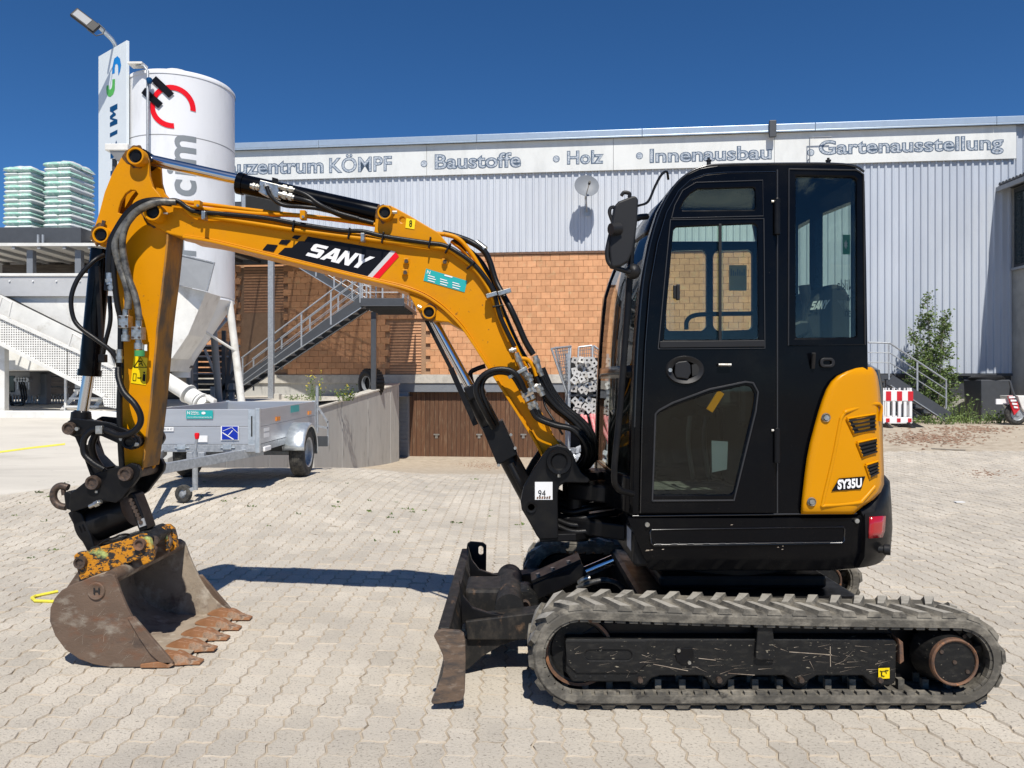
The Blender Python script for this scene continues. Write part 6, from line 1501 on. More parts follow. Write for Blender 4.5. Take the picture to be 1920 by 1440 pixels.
mb = MB(); vs, fs = text_mesh('SY35U', .045); f2 = lambda u, v: HS(lerp(1570.5, 1616, u), lerp(lerp(918,914,u), lerp(899.5,896,u), v), .047); mb.add([f2(*v) for v in vs], fs); part(yc, 'lettering', mb, M['white_print'])

# ---------------------------------------------------------------- cab
CY0, CY1 = 3.62, 4.56
cabp = [(1183,966),(1187,800),(1193,650),(1203,530),(1218,450),(1236,393),(1260,350),(1285,326),(1312,313),(1345,308),(1450,306),(1560,306),(1600,311),(1617,321),(1623,340),(1626,500),(1629,700),(1629,800),(1560,966)]
doorp = [(1201,962),(1204,800),(1210,650),(1219,535),(1233,456),(1250,398),(1272,358),(1296,336),(1325,326),(1360,323),(1454,322),(1454,962)]
opening = [(1210,955),(1213,800),(1219,650),(1228,540),(1242,460),(1258,405),(1278,368),(1300,347),(1328,338),(1362,334),(1446,333),(1446,955)]
rearw = [(1493,331),(1600,333),(1606,338),(1607,632),(1493,633)]
upw = [(1276,391),(1283,377),(1295,363),(1308,355),(1412,352),(1416,356),(1417,389),(1414,393),(1280,394)]
midw = [(1245,637),(1263,432),(1268,426),(1414,420),(1420,426),(1422,636)]
loww = [(1226,928),(1231,782),(1237,775),(1262,762),(1330,738),(1398,723),(1410,727),(1415,738),(1411,770),(1376,922),(1370,927)]
cab = plate(ex, 'cab', cabp, CY0, CY0+.05, 'black_gloss', .012, holes=[opening, rearw])
door = plate(ex, 'cab_door', doorp, CY0-.022, CY0-.003, 'black_gloss', .006, holes=[upw, midw, loww])
# far wall of the cab
def farpx(pts): return [(960+(x-960)*CY1/CY0, 720+(y-720)*CY1/CY0) for x, y in pts]
farhole = [[(1250,616),(1250,485),(1262,470),(1318,468),(1326,476),(1326,612),(1318,620),(1256,620)], [(1338,612),(1338,478),(1345,470),(1406,468),(1412,474),(1412,612),(1406,618),(1345,620)], [(1258,452),(1266,416),(1412,410),(1420,452)]]
mb = MB(); mb.prism(XZ(cabp, CY0), CY1-.05, CY1, [XZ(h, CY1-.05) for h in farhole]); part(cab, 'far_wall', mb, M['black_gloss'], bev=.01)
# roof and rear shells between the two walls
def XZ1(x, y): return ((x-960)*CY0/F, EYE-(y-720)*CY0/F)
roofl = [(1258,352),(1283,327),(1311,314),(1345,309),(1450,307),(1560,307),(1600,312),(1616,322)]
mb = MB(); a = [XZ1(*p) for p in roofl]; b = [XZ1(x + (4 if x < 1300 else (-4 if x > 1590 else 0)), y+14) for x, y in roofl]
mb.prism(a + b[::-1], CY0+.051, CY1-.051); rf = part(cab, 'roof', mb, M['black_gloss'], bev=.006)
for px in (1329, 1553):
    c = P(px, 308, CY0+.03); mb = MB(); mb.lathe([(.010,-.01),(.010,.012),(.013,.014),(.013,.02),(.006,.022),(.006,.03),(0,.03)], c, seg=10); part(rf, 'roof_stud', mb, M['plastic'])
xr = XZ1(1623, 0)[0]
mb = MB(); zlo, zhi = EYE-(655-720)*CY0/F, 2.47
mb.prism([(CY0+.051, 1.5),(CY1-.051, 1.5),(CY1-.051, 2.46),(CY0+.051, 2.46)], xr-.04, xr, [[(CY0+.07, 1.62),(4.12, 1.62),(4.12, 2.37),(CY0+.07, 2.345)], [(4.2, 1.62),(4.47,1.62),(4.47,2.37),(4.2,2.37)]], ax='x'); rw2 = part(cab, 'rear_wall', mb, M['black_gloss'])
mb = MB(); mb.box(xr-.022, xr-.018, CY0+.06, 4.48, 1.61, 2.38); part(rw2, 'rear_glass', mb, M['glass'])
def rearq(px0, px1, py0, py1):
    """patch on the rear glass, mirrored as it reads from behind"""
    X = xr-.026; Ya, Yb = X*F/(px1-960), X*F/(px0-960)
    return [Vector((X, Ya, EYE-(py1-720)*Ya/F)), Vector((X, Yb, EYE-(py1-720)*Yb/F)), Vector((X, Yb, EYE-(py0-720)*Yb/F)), Vector((X, Ya, EYE-(py0-720)*Ya/F))]
for s, a in (('Nikla', (1569,1602,524,544)), ('Ba', (1588,1601,547,564)), ('cen', (1584,1604,583,594))):
    mb = MB(); letters(mb, s, rearq(*a), .0); part(rw2, 'lettering', mb, M['black_print'])
mb = MB(); mb.sheet(rearq(1580, 1594, 440, 477)); part(rw2, 'green_sticker', mb, mat('exit_green', (.02,.3,.14), rough=.4))
mb = MB(); q = rearq(1582.5, 1591.5, 448, 469); f3 = quadmap([v - Vector((.003,0,0)) for v in q]); mb.sheet([f3(.5+(.5 if k % 2 else .22)*math.cos(k*math.pi/8), .5+(.5 if k % 2 else .22)*math.sin(k*math.pi/8)) for k in range(16)]); part(rw2, 'sticker_star', mb, M['white_print'])
# floor, front panel, windscreen
mb = MB(); mb.box(.58, xr-.05, CY0+.052, CY1-.052, .85, .90); part(cab, 'floor', mb, M['floor_mat'])
mb = MB(); mb.box(1.22, xr-.05, CY0+.08, CY1-.08, .9, 1.5); part(cab, 'seat_box', mb, M['plastic'], bev=.03)
fl0 = [(966,1183,0),(800,1187,0),(650,1193,0),(530,1203,0),(450,1218,0),(393,1236,0),(350,1260,0)]
def front_x(z, y):
    py = 720-(z-EYE)*F/CY0; pts = fl0
    for (a, xa, _), (b, xb, _) in zip(pts, pts[1:]):
        if b <= py <= a: x = lerp(xa, xb, (a-py)/(a-b)); break
    else: x = 1183 if py > 966 else 1260
    X = (x-960)*CY0/F; bulge = .072*ss(CY0, CY0+.35, y)*(1-ss(1.95, 2.35, z)*.75); return X + .0 - bulge
def front_strip(y0, y1, z0, z1, e, ny=6, nz=14):
    vs = []; 
    for i in range(nz+1):
        z = lerp(z0, z1, i/nz)
        for j in range(ny+1): y = lerp(y0, y1, j/ny); vs.append((front_x(z, y)-e, y, z))
    mb = MB(); mb.add(vs, [(i*(ny+1)+j, i*(ny+1)+j+1, (i+1)*(ny+1)+j+1, (i+1)*(ny+1)+j) for i in range(nz) for j in range(ny)]); return mb
def solid(o, t): m_ = o.modifiers.new('t', 'SOLIDIFY'); m_.thickness = t; m_.offset = -1; return o
part(cab, 'windscreen', front_strip(CY0+.05, CY1-.05, 1.02, 2.34, -.004), M['glass'], smooth=60)
solid(part(cab, 'front_sill', front_strip(CY0+.0, CY1, .85, 1.03, .0), M['black_gloss'], smooth=60), .03)
solid(part(cab, 'front_pillar', front_strip(CY0+.0, CY0+.06, .86, 2.36, .004, 3, 20), M['black_gloss'], smooth=60), .04)
solid(part(cab, 'front_pillar', front_strip(CY1-.075, CY1, .86, 2.36, .004, 3, 20), M['black_gloss'], smooth=60), .04)
solid(part(cab, 'front_crossbar', front_strip(CY0+.04, CY1-.04, 1.50, 1.56, .002, 6, 2), M['black_gloss'], smooth=60), .03)
solid(part(cab, 'front_header', front_strip(CY0+.04, CY1-.04, 2.2, 2.36, .002, 6, 6), M['black_gloss'], smooth=60), .03)
# panes of the door and side
def pane(parent, name, pts, Y, m, grow=3): 
    c = Vector((sum(p[0] for p in pts)/len(pts), sum(p[1] for p in pts)/len(pts))); mb = MB(); mb.prism(XZ([tuple(c + (Vector(p)-c)*(1+grow/120)) for p in pts], Y), Y, Y+.005); return part(parent, name, mb, M[m])
pane(door, 'upper_pane', upw, CY0-.013, 'glass_dark'); 
pane(door, 'sliding_pane', [(1243,638),(1263,424),(1356,421),(1356,638)], CY0-.008, 'glass', 0); pane(door, 'sliding_pane', [(1345,638),(1345,420),(1424,418),(1424,638)], CY0-.016, 'glass', 0)
pane(door, 'lower_pane', loww, CY0-.013, 'glass_dark', 2)
pane(cab, 'side_pane', rearw, CY0+.012, 'glass', 2)
for h in farhole: pane(cab, 'far_pane', h, CY1-.03, 'glass', 0)
# rubber seals and trim lines
def rim(parent, pts, Y, r_, m='seal', name='seal'):
    mb = MB(); p = pq(pts + pts[:1], Y); mb.tube(p, r_, seg=6, curve=False); return part(parent, name, mb, M[m], smooth=60)
rim(door, [(1223,939),(1229,776),(1236,769),(1262,755),(1330,730),(1398,716),(1412,718),(1421,735),(1417,770),(1376,938)], CY0-.024, .005)
rim(door, [(1234,654),(1257,412),(1432,410),(1434,653)], CY0-.024, .0035); rim(door, [(1259,409),(1265,385),(1280,357),(1305,342),(1430,338),(1431,405)], CY0-.024, .0025)
rim(cab, [(1479,317),(1606,319),(1619,327),(1622,646),(1478,648)], CY0-.002, .004)
mb = MB(); a = P(1237, 646, CY0-.026); b = P(1433, 644, CY0-.026); mb.bar(a, b, .012, .03, up=(0,0,1)); mb.bar(P(1350,420,CY0-.02), P(1350,640,CY0-.02), .01, .014, up=(1,0,0)); part(door, 'window_rail', mb, M['plastic'], bev=.002)
mb = MB(); mb.bar(P(1266,560,CY0-.026), P(1266,535,CY0-.026), .016, .018, up=(1,0,0)); mb.obox(P(1271,548,CY0-.032), (.008,0,0), (0,.012,0), (0,0,.036)); part(door, 'window_catch', mb, M['plastic'], bev=.003)
mb = MB(); mb.tube([P(1457.5, 318, CY0-.001), P(1457.5, 962, CY0-.001)], .0035, seg=6); part(cab, 'door_seam', mb, M['seal'], smooth=60)
mb = MB(); mb.tube([P(x, y, CY0-.0215) for x, y in doorp[:11]], .003, seg=6, curve=False); part(door, 'door_edge', mb, M['black_edge'], smooth=60)
mb = MB(); mb.tube([P(x+3, y+1, CY0+.004) for x, y in cabp[1:14]], .006, seg=8, n=3); part(cab, 'roof_edge', mb, M['black_edge'], smooth=60)
# door handle, stay, hinges
c = P(1284, 694, CY0-.022); mb = MB(); mb.lathe([(.0,.0),(.058,.0),(.07,-.006),(.085,-.012),(.09,-.006),(.092,0)], (0,0,0), (0,1,0), 32)
mb.v = [(c.x + x*1.0, c.y + y, c.z + z*.74) for x, y, z in mb.v]; hd = part(door, 'handle', mb, M['plastic'], smooth=40)
plate(hd, 'handle_grip', [(1266,682),(1272,678),(1288,676),(1295,684),(1296,700),(1290,711),(1268,708),(1265,700)], CY0-.034, CY0-.024, 'plastic', .005)
plate(hd, 'handle_recess', [(1297,684),(1306,682),(1312,692),(1309,702),(1298,706)], CY0-.026, CY0-.022, 'dark', .001)
bolt(hd, 1256, 694, 4, CY0-.03)
mb = MB(); mb.cyl(P(1347,684,CY0-.04), P(1371,684,CY0-.04), .007, 10); mb.cyl(P(1350,684,CY0-.04), P(1350,684,CY0-.02), .006, 8); mb.cyl(P(1366,684,CY0-.04), P(1366,684,CY0-.02), .006, 8); part(door, 'door_stay', mb, M['zinc'], smooth=40)
for y0, y1 in ((372,440),(802,868)):
    mb = MB(); mb.cyl(P(1457,y0,CY0-.03), P(1457,y1,CY0-.03), .015, 12); mb.box(P(1448,0,CY0).x, P(1457,0,CY0).x, CY0-.03, CY0-.004, P(0,y1-8,CY0).z, P(0,y0+22,CY0).z); hg = part(door, 'hinge', mb, M['black'], bev=.003)
    mb = MB(); c = P(1446, (y0+y1)/2-28, CY0-.025); mb.cyl(c, c+Vector((.03,0,0)), .007, 8); part(hg, 'hinge_pin', mb, M['zinc'])
mb = MB(); mb.prism(XZ(rrect(1536, 1564, 671, 689, 8), CY0), CY0-.012, CY0+.0, [XZ(rrect(1542, 1558, 676, 684, 3.9), CY0)][::1]); part(cab, 'lock_plate', mb, M['plastic'], bev=.003)
mb = MB(); mb.cyl(P(1526,662,CY0-.03), P(1524,690,CY0-.004), .01, 8); part(cab, 'latch_lever', mb, M['plastic'])
# grab rail on the front corner, mirror
mb = MB(); mb.tube([P(1212,406,3.57), P(1196,409,3.5), P(1187,425,3.48), P(1178,560,3.48), P(1163,760,3.48), P(1152,880,3.48), P(1158,915,3.5), P(1186,926,3.57)], .015, seg=10, n=6); gr2 = part(ex, 'grab_rail', mb, M['black'], smooth=60)
mb = MB(); q = XZ([(1146,500),(1143,470),(1147,420),(1153,385),(1160,377),(1188,366),(1195,369),(1197,375),(1195,420),(1187,470),(1178,490),(1164,499),(1152,501)], 3.36); mb.prism(q, 3.36, 3.43); mr = part(ex, 'mirror', mb, M['plastic'], bev=.018, seg=3)
mb = MB(); mb.cyl(P(1145,430,3.34), P(1162,429,3.36), .026, 16); part(mr, 'mirror_knob', mb, M['plastic'], smooth=40)
mb = MB(); mb.tube([P(1145,440,3.38), P(1139,470,3.38), P(1141,490,3.38), P(1152,501,3.38), P(1180,510,3.42)], .011, seg=8); part(mr, 'mirror_arm', mb, M['plastic'], smooth=60)
mb = MB(); mb.lathe([(0,-.04),(.02,-.036),(.033,-.015),(.035,.01),(.024,.033),(0,.04)], P(1187,509,3.45), (0,1,0), 16); part(mr, 'ball_joint', mb, M['plastic'], smooth=60)
mb = MB(); mb.tube([P(1165,367,3.38), P(1170,361,3.38), P(1180,363,3.38), P(1180,370,3.38)], .009, seg=6); mb.tube([P(1150,420,3.4), P(1143,400,3.4), P(1145,390,3.4), P(1152,388,3.4)], .008, seg=6); part(mr, 'mirror_bracket', mb, M['plastic'])
mb = MB(); mb.tube([P(1196,386,3.45), P(1215,378,3.5), P(1228,350,3.55), P(1240,328,3.56), P(1250,322,3.58), P(1253,336,3.62)], .006, seg=6); part(mr, 'cable', mb, M['hose'])
# wiper
mb = MB(); mb.tube([P(1193,640,3.8), P(1187,700,3.8), P(1182,680,3.8), P(1178,560,3.85)], .008, seg=6, curve=False); part(cab, 'wiper', mb, M['black'])
# seat, console, levers
seat = plate(ex, 'seat', [(1490,640),(1500,600),(1520,560),(1540,538),(1562,533),(1578,540),(1588,560),(1588,640)], 3.95, 4.35, 'seat', .03, Yr=4.0, seg=3)
plate(seat, 'seat_cushion', [(1330,745),(1335,715),(1360,705),(1490,700),(1510,690),(1510,760),(1335,765)], 3.92, 4.38, 'seat', .03, Yr=4.0, seg=3)
plate(seat, 'armrest', [(1400,655),(1408,640),(1500,600),(1520,600),(1520,625),(1430,668)], 3.78, 3.88, 'plastic', .015)
mb = MB(); mb.tube([P(1502,640,3.82), P(1506,590,3.82), P(1510,560,3.82), P(1508,535,3.82)], lambda t: .012+.016*ss(.45,.8,t), seg=10); part(seat, 'control_lever', mb, M['plastic'], smooth=60)
plate(seat, 'side_console', [(1390,720),(1410,650),(1520,600),(1530,640),(1530,800),(1390,800)], 3.86, 3.93, 'plastic', .02)
def sany(parent, pts, Y, m, e=0):
    f = quadmap(pq(pts, Y)); G = [[(1,1),(.12,1),(0,.9),(0,.55),(.12,.43),(.68,.43),(.68,.25),(0,.25),(0,0),(.88,0),(1,.1),(1,.56),(.88,.67),(.32,.67),(.32,.78),(1,.78)],
        [(0,0),(.35,1),(.67,1),(1,0),(.72,0),(.66,.17),(.5,.17),(.5,.38),(.58,.38),(.505,.70),(.42,.38),(.5,.38),(.5,.17),(.34,.17),(.28,0)],
        [(0,0),(0,1),(.3,1),(.7,.42),(.7,1),(1,1),(1,0),(.7,0),(.3,.58),(.3,0)], [(.36,0),(.36,.4),(0,1),(.32,1),(.5,.64),(.68,1),(1,1),(.64,.4),(.64,0)]]
    x = 0; wd = [.23,.27,.24,.26]; gp = [0,.245,.505,.74]
    for k, g in enumerate(G):
        mb = MB(); mb.sheet([f(gp[k]+u*wd[k] + (v*.02), v) for u, v in g]); part(parent, 'lettering', mb, M[m])
sany(seat, [(1519,581),(1549,579),(1556,562),(1524,565)], 3.93, 'silver_print')
mb = MB(); mb.tube([P(1287,618,4.4), P(1288,602,4.4), P(1300,592,4.4), P(1330,589,4.4), P(1412,588,4.4)], .013, seg=8, n=4); part(cab, 'inner_grab_bar', mb, M['black'])
for px in (1300, 1330):
    mb = MB(); mb.tube([P(px, 900, 4.1), P(px-10, 830, 4.1), P(px-6, 780, 4.1)], .012); part(cab, 'pedal_lever', mb, M['plastic'])
mb = MB(); mb.bar(P(1330,770,3.9), P(1352,735,3.9), .012, .035); part(cab, 'safety_lever', mb, M['yellow'])
mb = MB(); mb.sheet(pq([(1335,886),(1363,880),(1365,828),(1334,826)], 3.75)); part(cab, 'paper_notice', mb, M['grey_print'])
mb = MB(); mb.sheet(pq([(1367,545),(1400,545),(1400,497),(1367,497)], 4.5)); part(cab, 'load_chart', mb, mat('chart_film', (.45,.40,.27), rough=.5))
for k in range(7): mb = MB(); x = 1370+k*4; mb.sheet(pq([(x,517),(x+2.4,517),(x+2.4,504+k % 3*3),(x,504+k % 3*3)], 4.497)); part(cab, 'chart_bar', mb, M['grey_print'])

# ---------------------------------------------------------------- swing post and front bracket
SPY, SPY2 = 4.06, 4.56
post = [(1019,852),(1030,838),(1045,834),(1062,838),(1074,850),(1080,866),(1090,885),(1102,895),(1106,900),(1104,906),(1060,905),(1049,912),(1046,925),(1047,1010),(1012,1012),(1006,1004),(990,975),(978,955),(976,940),(982,912),(1000,880)]
sw = plate(ex, 'swing_post', post, SPY, SPY+.05, 'black', .006)
plate(sw, 'far_plate', post, SPY2-.05, SPY2, 'black', .006, Yr=SPY)
x0 = P(1012,0,SPY).x; x1 = P(1046,0,SPY).x
mb = MB(); mb.box(x0+.02, x1, SPY+.05, SPY2-.05, .64, .98); part(sw, 'web', mb, M['black'])
for py, nm in ((899, 'upper_flange'), (1010, 'lower_flange')):
    z = P(0, py, SPY).z; mb = MB(); xa = P(1046 if py < 950 else 1012, 0, SPY).x; xb = P(1098, 0, SPY).x; cy = (SPY+SPY2)/2
    mb.prism([(xa, SPY+.004), (xb-.05, SPY+.03)] + arc2(xb-.02, cy, .16, -70, 70, 8) + [(xb-.05, SPY2-.03), (xa, SPY2-.004)], z-.02, z+.022, ax='z'); part(sw, nm, mb, M['black'], bev=.006)
mb = MB(); xk = P(1080,0,4.3).x; mb.cyl((xk, 4.31, .60), (xk, 4.31, .98), .075, 20); mb.cyl((xk, 4.31, .985), (xk, 4.31, 1.01), .05, 16); part(sw, 'king_pin', mb, M['black'], smooth=40)
pin(sw, 'boom_pin', 1048, 865, 24, SPY-.03, SPY2+.02, 'black', Yr=SPY); pin(sw, 'cylinder_pin', 996, 951, 10, SPY-.012, SPY+.03, 'black', Yr=SPY)
mb = MB(); c = P(1048, 884, SPY-.02); mb.cyl(c, c+Vector((0,0,-.03)), .009, 8); part(sw, 'grease_nipple', mb, M['zinc'])
lb = decal(sw, 'number_label', [(1003,937),(1036,937),(1036,903.5),(1003,903.5)], SPY-.003, 'white_print'); words(lb, '94', [(1009,931),(1023,931),(1023,919),(1009,919)], SPY-.005, 'black_print', 0); 
for k in range(6): decal(lb, 'scuff', [(1006+k*4.5,935),(1009+k*4.5,935.5),(1010+k*4.5,932-k % 3),(1007+k*4.5,931-k % 2)], SPY-.0045, 'rusty')
# bracket on the house that carries the post
for z0, z1 in ((.84, .93), (.655, .74)):
    mb = MB(); mb.prism([(P(1062,0,4.3).x, 4.2)] + [(.62, 3.95), (.72, 3.95), (.72, 4.67), (.62, 4.67), (P(1062,0,4.3).x, 4.42)], z0, z1, ax='z'); part(ex, 'swing_bracket', mb, M['black'], bev=.01)
mb = MB(); mb.box(.58, .8, 3.66, 4.95, .60, .845); fp2 = part(ex, 'front_plate', mb, M['black'], bev=.015)
mb = MB(); x = .5795; mb.sheet([(x-.003,3.72,.66),(x-.003,3.86,.66),(x-.003,3.86,.78),(x-.003,3.72,.78)]); part(fp2, 'rating_plate', mb, M['silver_print'])
r4 = random.Random(4)
for k in range(7):
    z = .70+.028*k; mb = MB(); mb.tube([(P(1045,0,4.3).x-.02, 4.2+.03*k, z), (P(1070,0,4.3).x, 4.15+.03*k, z-.03+.01*r4.random()), (P(1110,0,4.3).x, 4.14+.03*k, z+.03*r4.random()-.02), (.62, 4.15+.05*k, z+.01)], .017, seg=8); part(ex, 'hose', mb, M['hose'], smooth=60)

# ---------------------------------------------------------------- boom
MY0, MY1 = 4.20, 4.42
boomp = [(1021,858),(1000,822),(960,758),(920,695),(890,648),(868,618),(845,597),(820,577),(793,561),(760,547),(720,534),(672,521),(600,503),(520,483),(430,461),(390,452),(345,445),(318,439),(296,428),(276,416),(267,402),(268,385),(278,375),(296,373),(320,377),(345,383),(380,391),(430,400),(500,412),(560,421),(640,434),(716,446),(780,455),(833,464),(862,478),(886,497),(908,524),(928,562),(950,622),(975,690),(1000,745),(1030,805),(1056,842)]
bm_o = plate(ex, 'boom', boomp, MY0, MY1, 'yellow', .006)
# welded flanges standing proud of the web
def flange(parent, name, pts, Y0, Y1, t, m='yellow'):
    mb = MB(); c = XZ(pts, MY0); a = []; b = []
    for i in range(len(c)):
        d = (Vector(c[min(i+1, len(c)-1)]) - Vector(c[max(i-1,0)])).normalized(); n_ = Vector((-d.y, d.x))*t/2; a.append(tuple(Vector(c[i])+n_)); b.append(tuple(Vector(c[i])-n_))
    mb.prism(a + b[::-1], Y0, Y1); return part(parent, name, mb, M[m], bev=.003)
lowf = smooth2([(1019,858),(1000,822),(960,758),(920,695),(890,648),(868,616),(846,592),(822,571),(793,553),(760,541),(720,531),(672,520),(600,502.5),(520,483),(430,461),(390,452),(345,445)], 4, False)
flange(bm_o, 'lower_flange', lowf, MY0-.022, MY1+.022, .014)
flange(bm_o, 'upper_flange', smooth2([(345,384),(430,401),(560,422),(716,447),(780,456),(833,465),(862,479),(886,498),(908,525),(928,563),(950,623),(975,691),(1000,746),(1034,812)], 4, False), MY0-.012, MY1+.012, .012)
for off_, line_ in ((-4.2, lowf), ):
    mb = MB(); mb.tube([P(x+1.5, y+off_, MY0-.001) for x, y in lowf], .0045, seg=6, curve=False); part(bm_o, 'weld_bead', mb, M['yellow'], smooth=60)
lug1 = plate(bm_o, 'cylinder_lug', [(700,446),(703,418),(706,398),(711,388),(720,384),(732,385),(748,393),(768,404),(795,420),(822,436),(850,470),(760,455)], MY0-.002, MY0+.04, 'yellow', .005, holes=[[(754+5.5*math.cos(-k*.52), 412+5.5*math.sin(-k*.52)) for k in range(12)]])
plate(bm_o, 'cylinder_lug', [(700,446),(703,418),(706,398),(711,388),(720,384),(732,385),(748,393),(768,404),(795,420),(822,436),(850,470),(760,455)], MY1-.04, MY1+.002, 'yellow', .005, Yr=MY0)
def boss(parent, px, py, r_, Y0, Y1, m='yellow', Yr=None):
    Yr = Yr or Y0; c = P(px, py, Yr); k = r_*Yr/F; mb = MB(); mb.lathe([(k*.74,.008),(k*.78,0),(k*.94,0),(k,.006),(k,Y1-Y0),(k*.74,Y1-Y0)], (c.x, Y0, c.z), (0,1,0), 28); b_ = part(parent, 'boss', mb, M[m], smooth=35)
    mb = MB(); mb.lathe([(0,.012),(k*.5,.012),(k*.56,.016),(k*.735,.014),(k*.735,.03)], (c.x, Y0, c.z), (0,1,0), 24); part(parent, 'pin_end', mb, M['black'], smooth=35); return b_
boss(lug1, 721, 398, 14, MY0-.06, MY0); 
mb = MB(); c = P(736, 398, MY0-.03); mb.cyl(c, c+Vector((.025,0,0)), .009, 6); part(lug1, 'grease_nipple', mb, M['zinc'])
hk = decal(lug1, 'hook_label', [(760,427),(777,430),(779,412),(762,409)], MY0-.005, 'yellow_print'); words(hk, '8', [(767,425),(772.5,425.5),(773,413),(767.5,412.5)], MY0-.007, 'black_print')
lug2 = plate(bm_o, 'lower_lug', [(765,550),(780,577),(790,592),(800,600),(818,602),(840,604),(866,618),(845,590),(800,562)], MY0-.004, MY1+.004, 'yellow', .005)
boss(lug2, 804, 585, 13, MY0-.035, MY0); mb = MB(); c = P(790, 577, MY0-.02); mb.cyl(c, c+Vector((-.02,0,.01)), .008, 6); part(lug2, 'grease_nipple', mb, M['zinc'])
boss(bm_o, 288, 398, 17, MY0-.075, MY1+.05, Yr=MY0-.06)
mb = MB(); c = P(303, 399, MY0-.05); mb.cyl(c, c+Vector((.035,0,-.004)), .006, 8); part(bm_o, 'grease_nipple', mb, M['zinc'])
# bolts pads
for px, py in ((762,490),(834,491),(760,511)):
    c = P(px, py, MY0); mb = MB(); mb.obox((c.x, MY0-.008, c.z), (.016,0,0), (0,.007,0), (0,0,.016)); pb = part(bm_o, 'bolt_pad', mb, M['yellow'], bev=.003); bolt(pb, px, py, 4, MY0-.0155, 'pin', .01)
# print
DY = MY0-.003
decal(bm_o, 'black_panel', [(521,476.5),(534,464.5),(547,464.5),(560,452.5),(571,452.5),(577,443.5),(733,470),(686,521.5)], DY, 'black_print')
decal(bm_o, 'silver_stripe', [(686,521.5),(733,470),(742,472),(695,523.5)], DY, 'silver_print'); decal(bm_o, 'red_stripe', [(695,523.5),(742,472),(748,481),(707,526)], DY, 'red_print')
for q in ([(501,457.5),(521,459.5),(513,472.5),(492,468.5)], [(528,449),(546,450.5),(537,459.5),(522,457)], [(552,441),(565.5,442),(557,449.5),(547,446)]): decal(bm_o, 'black_square', q, DY, 'black_print')
sany(bm_o, [(573,479),(681,505),(701,482),(588,456)], DY-.002, 'white_print')
tp = decal(bm_o, 'teal_label', [(794,526),(871,548),(876,526.5),(799,503.5)], DY, 'teal_print')
words(tp, 'N', [(800,513),(806,514.5),(807.5,508),(801.5,506.5)], DY-.002, 'white_print')
for k in range(3):
    for j in range(3):
        x, y = 802+j*23, 517+j*6.5+k*4.5; decal(tp, 'label_line', [(x,y),(x+13+2*(k % 2),y+3.8),(x+13.3+2*(k % 2),y+2.2),(x+.4,y-1.6)], DY-.002, 'white_print')
decal(tp, 'label_line', [(833,517),(848,521),(848.6,518.5),(833.6,514.5)], DY-.002, 'white_print')

# boom cylinder with guard
def cylinder(name, a, b, r_, m, rings=()):
    mb = MB(); a, b = Vector(a), Vector(b); mb.cyl(a, b, r_, 24); return part(ex, name, mb, M[m], smooth=40)
BCY = 4.31
cylinder('boom_cylinder_rod', P(806,590,BCY), P(890,742,BCY), .027, 'chrome')
bc = cylinder('boom_cylinder', P(884,730,BCY), P(1000,945,BCY), .055, 'black')
plate(bc, 'cylinder_guard', [(903,802),(942,787),(971,852),(933,873)], BCY-.10, BCY+.08, 'black', .006, Yr=BCY-.1)
for px, py in ((958,815),(966,840),(935,872)): bolt(bc, px, py, 3, BCY-.1)
plate(bc, 'gland', [(868,727),(900,715),(912,738),(880,752)], BCY-.07, BCY+.07, 'black', .01, Yr=BCY-.07)
mb = MB(); mb.bar(P(799,600,BCY-.06), P(845,690,BCY-.06), .012, .022, up=(1,0,0)); mb.bar(P(845,690,BCY-.06), P(892,797,BCY-.06), .012, .03, up=(1,0,0)); part(ex, 'rod_guard', mb, M['black'], bev=.003)
mb = MB(); mb.cyl(P(803,586,4.24), P(803,586,4.24)+Vector((0,.14,0)), .045, 20); part(ex, 'rod_eye', mb, M['black'], smooth=40)
hose(ex, [(957,870,4.2),(975,905,4.18),(990,935,4.2)], .02, 'black', 'cylinder_pipe')
hose(ex, [(886,722,4.42),(882,700,4.44),(893,692,4.44),(910,686,4.44)], .014)

# arm cylinder on top
AY = 4.31
cylinder('arm_cylinder_rod', P(268,297,AY), P(452,338,AY), .031, 'chrome')
ac = cylinder('arm_cylinder', P(449,344,AY), P(708,401,AY), .055, 'black_gloss')
mb = MB(); mb.cyl(P(447,343.5,AY), P(458,346,AY), .061, 24); part(ac, 'gland', mb, M['black_gloss'], smooth=40)
mb = MB(); mb.lathe([(.0,0),(.05,0),(.05,.1),(0,.1)], P(272,300,AY)-Vector((0,.05,0)), (0,1,0), 20); part(ac, 'rod_eye', mb, M['black'], smooth=40)
vb = plate(ac, 'valve_block', [(487,337),(523,346),(522,372),(498,367),(484,360)], 4.19, 4.24, 'zinc', .004)
plate(vb, 'bracket_tab', [(510,332),(521,335),(521,345),(510,342)], 4.2, 4.21, 'black', .001)
for a, b, r_ in (((470,348),(487,352),.014), ((497,345),(505,360),.012), ((523,350),(553,357),.013), ((523,364),(552,371),.016)):
    mb = MB(); p, q = P(*a, 4.19), P(*b, 4.19); mb.cyl(p, q, r_, 12); d = (q-p); mb.cyl(p+d*.25, p+d*.5, r_*1.35, 6); mb.cyl(p+d*.65, p+d*.85, r_*1.3, 6); part(vb, 'fitting', mb, M['zinc'], smooth=35)
hose(ex, [(500,350,4.17),(508,368,4.17),(530,384,4.18),(570,388,4.18),(610,393,4.2),(650,408,4.22),(690,414,4.24)], .012)
hose(ex, [(552,357,4.19),(575,366,4.18),(600,384,4.18),(630,398,4.2),(672,410,4.22)], .013); hose(ex, [(552,371,4.19),(580,378,4.18),(612,392,4.2),(650,405,4.22),(700,418,4.24)], .014)

